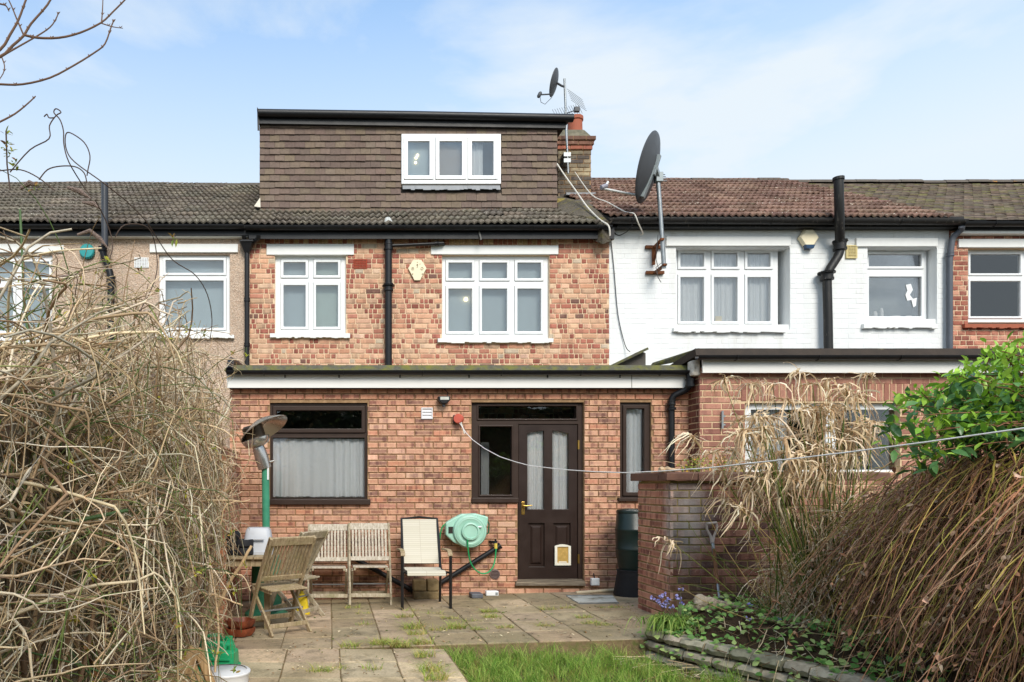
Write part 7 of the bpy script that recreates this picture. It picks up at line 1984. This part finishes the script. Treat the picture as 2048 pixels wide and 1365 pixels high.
for v in range(4):
    V, Q, _c = leaves(np.zeros((1, 3)), np.array([[1., 0, 0]]), np.array([[0, 0, 1.]]), 1.0, .34 + .05 * v, np.ones((1, 3)), .12 + .06 * v)
    me = bpy.data.meshes.new('leaf'); me.from_pydata([tuple(q) for q in V], [], [tuple(int(i) for i in q) for q in Q]); me.materials.append(LEAF_O)
    me.polygons.foreach_set('use_smooth', [True] * len(me.polygons)); lv.append(me)
eb = ORG[ev.name]; cnt = 0
more = []
for bi in range(nb_):
    for k in range(9):
        tt = .25 + .75 * k / 8; i = tt * 8; i0 = min(int(i), 7); p = br[bi, i0] * (1 - (i - i0)) + br[bi, i0 + 1] * (i - i0)
        new = k >= 6
        for s in range(4):
            d = Vector((rnd.uniform(-1, 1), rnd.uniform(-1, .5), rnd.uniform(-.7, .5) + (.9 if new else 0))).normalized()
            col = jit(rnd.choice([S(150, 192, 62), S(168, 206, 80), S(132, 178, 58)] if new else [S(82, 124, 68), S(102, 146, 80), S(66, 106, 60), S(120, 160, 88)]), .15)
            more.append((Vector(p) + Vector((rnd.gauss(0, .03), rnd.gauss(0, .05), rnd.gauss(0, .03))), d, rnd.uniform(.06, .095) * (.8 if new else 1.2), col))
for bi in range(nb_):
    if tips_px[bi][0] > 1960: continue
    for s in range(10):
        new = s < 4; d = Vector((rnd.uniform(-1, 1), rnd.uniform(-1, .5), rnd.uniform(-.8, .4) + (.9 if new else 0))).normalized()
        more.append((Vector(tipb[bi]) + Vector((rnd.gauss(.03, .05), rnd.gauss(0, .05), rnd.gauss(-.03, .04))), d, rnd.uniform(.06, .095) * (.8 if new else 1.15), jit(rnd.choice([S(150, 192, 62), S(168, 206, 80)] if new else [S(82, 124, 68), S(102, 146, 80), S(66, 106, 60)]), .15)))
rnd.shuffle(more)
rest = more[300:]
for (p, d, L, col) in more[:300]:
    o = bpy.data.objects.new('leaf', lv[rnd.randrange(4)]); LINK(o); o.parent = ev
    o.location = p - eb; o.rotation_euler = (d.to_track_quat('X', 'Z') @ Matrix.Rotation(rnd.uniform(-.8, .8), 3, 'X').to_quaternion()).to_euler(); o.scale = (L, L, L); o.color = (*col, 1)
a_ = lambda k: np.array([tuple(q[k]) for q in rest])
V, Q, Cc = leaves(a_(0), a_(1), np.tile([0., 0, 1], (len(rest), 1)) + rng.normal(0, .3, (len(rest), 3)), np.array([q[2] for q in rest]), np.array([q[2] * .4 for q in rest]), a_(3), .15)
np_mesh('small_leaves', V, Q, LEAF, ev, colors=Cc, kind='stuff')

# ------------------------------------------------------------------ tangled climber on the left fence
tc = thing('tangled_climber', 'dense tangle of bare tan climber twigs smothering the left fence', 'climber', (-1.1, -4.5, -.05))
def vol(n, ylo=-7.2, yhi=-2.0):
    z_ = rng.uniform(ylo + DIST, yhi + DIST, n); y = z_ - DIST
    h = np.interp(z_, [1.4, 2.2, 3.0, 4.0, 5.2, 6.6], [1.7, 1.85, 1.98, 2.12, 2.12, 1.9])
    Z = h * rng.beta(1.5, 1.05, n)
    bulge = np.interp(Z / h, [0, .3, .6, .85, 1], [.04, .12, .30, .28, .08]) * np.interp(z_, [2.2, 3, 5, 6.6], [.8, .95, .9, .45])
    x = -1.16 + bulge * rng.uniform(0, 1, n) ** .75
    return np.stack([x, y, Z], 1)
TWC = [S(212, 188, 152), S(194, 168, 132), S(226, 206, 172), S(174, 148, 114), S(150, 124, 96), S(236, 220, 190), S(186, 174, 152)]
def bunch(n, K, ln, r, curl, cols, zs=.6, grav=.25, bias=(.35, -.1, .1)):
    p = wander(n, K, vol(n), rdir(n, zs) + np.array(bias), rng.uniform(ln * .5, ln * 1.5, n), curl, grav)
    p[:, :, 0] = np.maximum(p[:, :, 0], -1.30)
    zz_ = p[:, :, 1] + DIST
    lim = (np.interp(zz_, [2.2, 3.0, 4.2, 6.5], [250, 330, 400, 450]) + rng.normal(0, 26, (n, 1)) - X0) / FPX * zz_
    over = np.maximum(p[:, :, 0] - lim, 0); p[:, :, 0] -= over * .85
    return twigs(p, taper(n, K, rng.uniform(r * .6, r * 1.4, n), .4), pal(n, cols, .22))
def limit_right(p):
    zz_ = p[:, :, 1] + DIST; n = len(p)
    lim = (np.interp(zz_, [1.2, 2.2, 3.0, 4.2, 6.5], [-320, 250, 330, 395, 445]) + rng.normal(0, 34, (n, 1)) - X0) / FPX * zz_
    p[:, :, 0] -= np.maximum(p[:, :, 0] - lim, 0) * np.where(zz_ < 2.1, 1.0, .8)
    p[:, :, 0] = np.maximum(p[:, :, 0], -1.30)
    top = np.interp(zz_, [1.4, 2.2, 3.0, 4.0, 5.2, 6.6], [1.75, 1.95, 2.1, 2.26, 2.22, 2.0]) + np.abs(rng.normal(0, .10, (n, 1)))
    p[:, :, 2] -= np.maximum(p[:, :, 2] - top, 0) * .85
    p[:, :, 2] = np.maximum(p[:, :, 2], -.03)
    return p
def side_shoots(p, n, ln, spread=.9, curl=.25, K=5, grav=.05):
    """twigs that fork off the given branches at their nodes"""
    i = rng.integers(0, len(p), n); k = rng.integers(1, p.shape[1] - 1, n)
    t = unit(p[i, k + 1] - p[i, k - 1]); d = unit(t * 1.0 + unit(np.cross(t, rdir(n))) * spread)
    return limit_right(wander(n, K, p[i, k], d, rng.uniform(ln * .4, ln * 1.5, n), curl, grav))
DK = [S(126, 104, 84), S(104, 86, 70), S(142, 118, 94)]
nb1 = 900; b1 = limit_right(wander(nb1, 10, vol(nb1), rdir(nb1, .7) + np.array([.3, -.1, .25]), rng.uniform(.45, 1.15, nb1), .22, .12))
b2 = side_shoots(b1, 4400, .30, 1.0, .16, 6); b3 = side_shoots(b2, 4200, .13, 1.1, .22, 4); b4 = side_shoots(b1, 420, .4, .7, .15, 7)
nd = 600; bd_ = limit_right(wander(nd, 7, vol(nd) - np.array([.06, 0, 0]), rdir(nd) + np.array([-.1, 0, .2]), rng.uniform(.2, .6, nd), .4, .1))
parts = [twigs(b1, taper(nb1, 10, rng.uniform(.003, .0078, nb1), .42), pal(nb1, TWC, .2), 5), twigs(b2, taper(4400, 6, rng.uniform(.0018, .0036, 4400), .5), pal(4400, TWC, .25)),
         twigs(b3, taper(4200, 4, rng.uniform(.0013, .0022, 4200), .6), pal(4200, TWC + [S(236, 220, 190)], .22)), twigs(b4, taper(420, 7, rng.uniform(.0022, .0036, 420), .5), pal(420, [S(128, 138, 80), S(110, 124, 70), S(150, 152, 96)], .2)), twigs(bd_, taper(nd, 7, rng.uniform(.002, .005, nd)), pal(nd, DK, .2))]
V, Q, Cc = join_np(parts); np_mesh('twigs', V, Q, TWIG, tc, colors=Cc, kind='stuff')
n = 1500; i_ = rng.integers(0, len(b3), n); bp = b3[i_, -1]
V, Q, Cc = leaves(bp, unit(b3[i_, -1] - b3[i_, -2]) + rdir(n) * .4, rdir(n), rng.uniform(.008, .02, n), rng.uniform(.004, .009, n), pal(n, [S(190, 190, 120), S(206, 196, 150), S(158, 166, 84), S(170, 130, 90)], .15), .4)
np_mesh('buds', V, Q, LEAF, tc, colors=Cc, kind='stuff')
# upright old stems against the fence
n = 80; y = rng.uniform(-6.2, -2.1, n); Pth = wander(n, 10, np.stack([rng.uniform(-1.17, -1.0, n), y, np.full(n, -.05)], 1), np.stack([rng.normal(.05, .15, n), rng.normal(0, .3, n), np.ones(n)], 1), rng.uniform(1.0, 1.9, n), .14, up=.12); Pth = limit_right(Pth)
V, Q, Cc = twigs(Pth, taper(n, 10, rng.uniform(.007, .019, n), .5), pal(n, [S(160, 134, 104), S(136, 112, 88), S(178, 152, 120), S(112, 92, 74)]), 6); np_mesh('old_stems', V, Q, TWIG, tc, colors=Cc, kind='stuff')
# pale cut canes that catch the eye: each a cane of its own, aimed along what the photograph shows
CANE = mat('pale_cut_cane', S(206, 176, 136), .75, .2, 25, bump=.4, bscale=50, stretch=(1, 1, 1))
for (pts, r_) in (([(0, 980, 2.9), (120, 915, 3.1), (250, 880, 3.4), (370, 858, 3.8)], .009), ([(0, 1035, 2.8), (90, 985, 2.9), (180, 915, 3.2), (228, 883, 3.4)], .010), ([(0, 880, 2.7), (110, 855, 2.9), (215, 815, 3.1)], .008),
                  ([(0, 1160, 2.6), (60, 1120, 2.7), (120, 1075, 2.8), (160, 1045, 2.9), (220, 1010, 3.2), (290, 955, 3.6)], .013), ([(240, 1370, 4.0), (290, 1190, 4.2), (340, 1130, 4.4), (395, 1060, 4.6)], .012),
                  ([(405, 1330, 4.9), (415, 1260, 4.9), (452, 1180, 4.8), (490, 1118, 4.7), (503, 1092, 4.7)], .014), ([(430, 1345, 4.5), (437, 1260, 4.6), (425, 1150, 4.7), (400, 1040, 4.8)], .008), ([(150, 1200, 3.0), (240, 1245, 3.1), (330, 1285, 3.2)], .006),
                  ([(60, 1330, 2.7), (80, 1150, 2.75), (110, 1020, 2.8), (60, 900, 2.8)], .009), ([(300, 790, 3.8), (380, 870, 4.0), (440, 920, 4.3), (470, 940, 4.6)], .006), ([(395, 1185, 4.6), (430, 1190, 4.6), (470, 1205, 4.6), (485, 1212, 4.6)], .007), ([(440, 1050, 4.6), (455, 1010, 4.6), (500, 1000, 4.7)], .005), ([(380, 1010, 4.4), (420, 1000, 4.5), (478, 1003, 4.7)], .008), ([(230, 1080, 3.4), (300, 1020, 3.6), (360, 985, 4.0)], .009), ([(0, 1230, 2.5), (70, 1195, 2.6), (110, 1205, 2.7)], .009)):
    q = [P(a, b, d - DIST) for a, b, d in pts]; out = []
    for i in range(len(q) - 1):
        p0, p1, p2, p3 = q[max(i - 1, 0)], q[i], q[i + 1], q[min(i + 2, len(q) - 1)]
        for t in (0, .33, .66): out.append(.5 * ((2 * p1) + (p2 - p0) * t + (2 * p0 - 5 * p1 + 4 * p2 - p3) * t * t + (3 * p1 - p0 - 3 * p2 + p3) * t ** 3) + Vector((rnd.gauss(0, .004), 0, rnd.gauss(0, .004))))
    out.append(q[-1]); k = len(out); MB().tube(out, [r_ * (1 - .35 * i / (k - 1)) for i in range(k)], 8).build('cane', CANE, tc, smooth=True)
# dry curled remains and catkins
n = 900; c = vol(n); V, Q, Cc = leaves(c + rng.normal(0, .03, (n, 3)), rdir(n) + np.array([0, 0, -.4]), rdir(n), rng.uniform(.012, .04, n), rng.uniform(.006, .014, n), pal(n, [S(206, 186, 150), S(172, 148, 116), S(140, 112, 86)]), .5)
np_mesh('dry_leaves', V, Q, DRY, tc, colors=Cc, kind='stuff')
for (pts, r_) in (([(40, 378, 2.9), (60, 366, 2.9), (80, 372, 2.9)], .012), ([(135, 375, 3.0), (160, 383, 3.0), (182, 398, 3.0)], .012), ([(165, 405, 3.0), (188, 408, 3.0), (203, 420, 3.0)], .011), ([(155, 470, 3.0), (180, 462, 3.0), (200, 478, 3.0), (216, 497, 3.0)], .010), ([(104, 562, 2.6), (125, 556, 2.6), (158, 548, 2.6)], .010), ([(305, 745, 3.8), (312, 790, 3.8), (308, 820, 3.8)], .018)):
    q = [P(a, b, d - DIST) for a, b, d in pts]; k = len(q)
    MB().tube(q, [r_ * .5] + [r_] * (k - 2) + [r_ * .2], 7).build('seed_spike', mat('seed_spike_fuzz', S(158, 136, 124), .95, .4, 60, bump=1, bscale=150, bdist=.02), tc, smooth=True)
# wiry tendrils looping above the roof line
TEN = mat('dark_tendril', S(84, 68, 58), .8, .2, 30)
for pts in ([(20, 345, 2.6), (60, 300, 2.6), (98, 278, 2.6), (99, 252, 2.6), (112, 232, 2.6), (122, 225, 2.6), (112, 218, 2.6), (108, 226, 2.6), (120, 240, 2.6), (127, 262, 2.6), (128, 290, 2.6), (138, 325, 2.6), (165, 370, 2.7), (180, 390, 2.7)],
            [(250, 400, 2.8), (205, 365, 2.7), (150, 325, 2.7), (133, 300, 2.7), (131, 272, 2.7), (140, 266, 2.7), (168, 285, 2.7), (180, 312, 2.7), (176, 340, 2.7), (174, 352, 2.7)],
            [(78, 360, 2.6), (95, 340, 2.6), (120, 333, 2.6), (150, 334, 2.6), (168, 346, 2.6), (174, 366, 2.6)], [(0, 342, 2.6), (40, 340, 2.6), (75, 355, 2.6), (110, 382, 2.6)],
            [(88, 234, 2.6), (94, 229, 2.6), (98, 236, 2.6), (108, 236, 2.6)],
            [(250, 400, 2.8), (290, 440, 2.9), (310, 470, 3.0), (345, 520, 3.1), (390, 550, 3.2), (415, 590, 3.3), (424, 640, 3.4), (420, 680, 3.4)], [(200, 560, 2.9), (225, 500, 3.0), (215, 450, 3.0), (190, 400, 2.9)], [(265, 650, 3.1), (310, 560, 3.2), (312, 500, 3.2), (295, 455, 3.1), (250, 450, 3.0), (230, 475, 3.0)]):
    q = [P(a, b, d - DIST) for a, b, d in pts]; out = []
    for i in range(len(q) - 1):
        p0, p1, p2, p3 = q[max(i - 1, 0)], q[i], q[i + 1], q[min(i + 2, len(q) - 1)]
        for t in (0, .25, .5, .75): out.append(.5 * ((2 * p1) + (p2 - p0) * t + (2 * p0 - 5 * p1 + 4 * p2 - p3) * t * t + (3 * p1 - p0 - 3 * p2 + p3) * t ** 3))
    out.append(q[-1]); MB().tube(out, .0024, 5).build('tendril', TEN, tc, smooth=True)

# ------------------------------------------------------------------ green-stemmed jasmine in front of it
jm = thing('jasmine_bush', 'loose green-stemmed bush with sparse yellow-green leaf tufts at the far left', 'bush', (-1.0, -5.6, -.05))
def jb(n, ln, r, y0=-6.35, y1=-4.6):
    y = rng.uniform(y0, y1, n); st = np.stack([rng.uniform(-1.2, -.9, n), y, rng.uniform(.1, 2.0, n)], 1)
    p = wander(n, 9, st, np.stack([rng.normal(.15, .5, n), rng.normal(.1, .5, n), rng.uniform(.1, .9, n)], 1), rng.uniform(ln * .6, ln * 1.3, n), .12, .5)
    p[:, :, 0] = np.minimum(p[:, :, 0], -.45); return p
GST = [S(96, 112, 62), S(82, 98, 54), S(116, 126, 74), S(130, 112, 78), S(146, 122, 90)]
pj = np.concatenate([jb(190, .75, .003), jb(130, .5, .0022)]); nj = len(pj)
V, Q, Cc = twigs(pj, taper(nj, 9, rng.uniform(.0018, .0038, nj), .4), pal(nj, GST, .2), 4); np_mesh('stems', V, Q, TWIG, jm, colors=Cc, kind='stuff')
GC_ = mat('green_cane', S(74, 104, 54), .5, .15, 20)
for (pts, r_) in (([(-10, 1105, 2.35), (60, 1068, 2.45), (140, 1045, 2.5), (255, 1021, 2.6)], .0095), ([(30, 960, 2.6), (33, 1030, 2.6), (30, 1075, 2.6)], .007), ([(115, 800, 2.6), (80, 740, 2.6), (55, 660, 2.6), (48, 600, 2.6), (45, 520, 2.6), (40, 420, 2.6)], .006), ([(0, 1290, 2.3), (80, 1310, 2.4), (160, 1330, 2.5), (260, 1365, 2.7)], .004), ([(110, 790, 2.6), (135, 750, 2.6)], .008), ([(140, 1300, 2.7), (170, 1340, 2.7), (210, 1370, 2.7)], .004)):
    q = [P(a, b, d - DIST) for a, b, d in pts]; MB().tube(q, [r_ * (1 - .25 * i / (len(q) - 1)) for i in range(len(q))], 8).build('green_cane', GC_, jm, smooth=True)
ii = rng.integers(0, nj, 120); tp0 = pj[ii, rng.integers(4, 9, 120)]
extra = np.array([tuple(P(a, b, -6.0)) for a, b in ((12, 265), (18, 290), (12, 300), (35, 330), (70, 372), (18, 312), (40, 555), (30, 700), (45, 710), (60, 600), (135, 815), (350, 478), (215, 520), (365, 655), (330, 680), (280, 545), (200, 545))])
tp0 = np.concatenate([tp0, extra]); c = np.repeat(tp0, 7, 0); n = len(c)
V, Q, Cc = leaves(c + rng.normal(0, .006, (n, 3)), rdir(n) + np.array([0, -.2, .5]), np.tile([0, -.6, 1.], (n, 1)) + rng.normal(0, .4, (n, 3)), rng.uniform(.014, .032, n), rng.uniform(.006, .012, n), pal(n, [S(150, 158, 52), S(176, 168, 48), S(112, 132, 52), S(158, 124, 56), S(126, 88, 52)], .15), .2)
np_mesh('leaf_tufts', V, Q, LEAF, jm, colors=Cc, kind='stuff')
pts = [P(20, 380, -6.0), P(14, 330, -6.0), P(12, 262, -6.0)]; MB().tube(pts, .003, 5).build('top_shoot', TEN, jm, smooth=True)

# ------------------------------------------------------------------ bare tree reaching in at the top left
tr_ = thing('bare_tree', 'bare brown tree branches with buds reaching in at the top left', 'tree', (-2.1, -6.2, -.1))
BRK = mat('brown_bark', S(112, 84, 64), .8, .25, 30, bump=.4, bscale=60)
Yt = -6.1
tk = [Vector((-2.1, -6.2, -.1)), Vector((-2.08, -6.18, 1.2)), Vector((-1.95, -6.15, 2.3)), P(-120, 130, Yt)]
MB().tube(tk, [.06, .05, .035, .02], 10).build('trunk', BRK, tr_, smooth=True)
limbs = [([(-120, 130), (-60, 125), (0, 114), (25, 92), (47, 72), (62, 48), (95, 10), (110, -20)], .0060), ([(-60, 140), (0, 100), (20, 70), (37, 40), (50, 5), (60, -20)], .0055), ([(47, 70), (75, 76), (118, 76), (160, 66), (202, 46), (225, 25), (250, 0), (262, -14)], .0045),
         ([(5, 112), (40, 92), (75, 72), (100, 55), (112, 38), (117, 25)], .0033), ([(-60, 165), (0, 169), (45, 169), (100, 156), (150, 130), (190, 105), (210, 88), (222, 55), (228, 40)], .0042), ([(47, 70), (35, 42), (22, 10), (12, -10)], .0032), ([(203, 46), (205, 20), (206, -8)], .0028), ([(203, 47), (225, 54), (246, 57)], .0022), ([(-40, 262), (0, 244), (30, 228), (55, 208), (71, 193)], .0040), ([(4, 116), (9, 132), (6, 148), (-6, 165)], .0024), ([(-20, 0), (0, 8), (12, 12), (18, 23)], .0035)]
for pts, r_ in limbs:
    q = [P(a, b, Yt + .0006 * a) for a, b in pts]; out = []
    for i in range(len(q) - 1):
        p0, p1, p2, p3 = q[max(i - 1, 0)], q[i], q[i + 1], q[min(i + 2, len(q) - 1)]
        for t in (0, .33, .66): out.append(.5 * ((2 * p1) + (p2 - p0) * t + (2 * p0 - 5 * p1 + 4 * p2 - p3) * t * t + (3 * p1 - p0 - 3 * p2 + p3) * t ** 3))
    out.append(q[-1]); k = len(out); lm = MB().tube(out, [r_ * (1 - .45 * i / (k - 1)) for i in range(k)], 8).build('limb', BRK, tr_, smooth=True)
    for i in range(2, k - 1, 3):
        mb = MB()
        for s in (-1, 1): mb.tube([out[i], out[i] + Vector((s * .006 + .002, 0, .008))], [r_ * .9, r_ * .25], 5)
        mb.build('bud', BRK, lm)

# ------------------------------------------------------------------ unseen hedge added behind the camera to darken the pane reflections
hd = thing('added_hedge', 'unseen dark evergreen hedge added behind the camera to darken the extension windows', 'hedge', (3, -16, -.2))
mb = MB(); nx_, nz_ = 60, 14; rr = random.Random(40); G = {}
for i in range(nx_ + 1):
    for j in range(nz_ + 1): G[i, j] = (-12 + 30 * i / nx_, -15.6 - .6 * (j / nz_) ** 2 + rr.uniform(-.25, .25), -.2 + (4.6 + .9 * math.sin(i * .7) * math.sin(i * .23 + 1)) * j / nz_)
for i in range(nx_):
    for j in range(nz_): mb.face([G[i + 1, j], G[i, j], G[i, j + 1], G[i + 1, j + 1]])
mb.weld().build('hedge_body', mat('hedge_green', S(44, 58, 34), .9, .6, 3, c2=S(84, 80, 50), lo=.5, hi=.7), hd)
n = 6000; c = np.stack([rng.uniform(-12, 18, n), -15.3 + rng.normal(0, .2, n), rng.uniform(-.1, 4.8, n)], 1)
V, Q, Cc = leaves(c, rdir(n), rdir(n), rng.uniform(.1, .25, n), rng.uniform(.06, .14, n), pal(n, [S(60, 82, 44), S(84, 104, 58), S(44, 62, 36), S(120, 104, 70)])); np_mesh('hedge_leaves', V, Q, LEAF, hd, colors=Cc, kind='stuff')
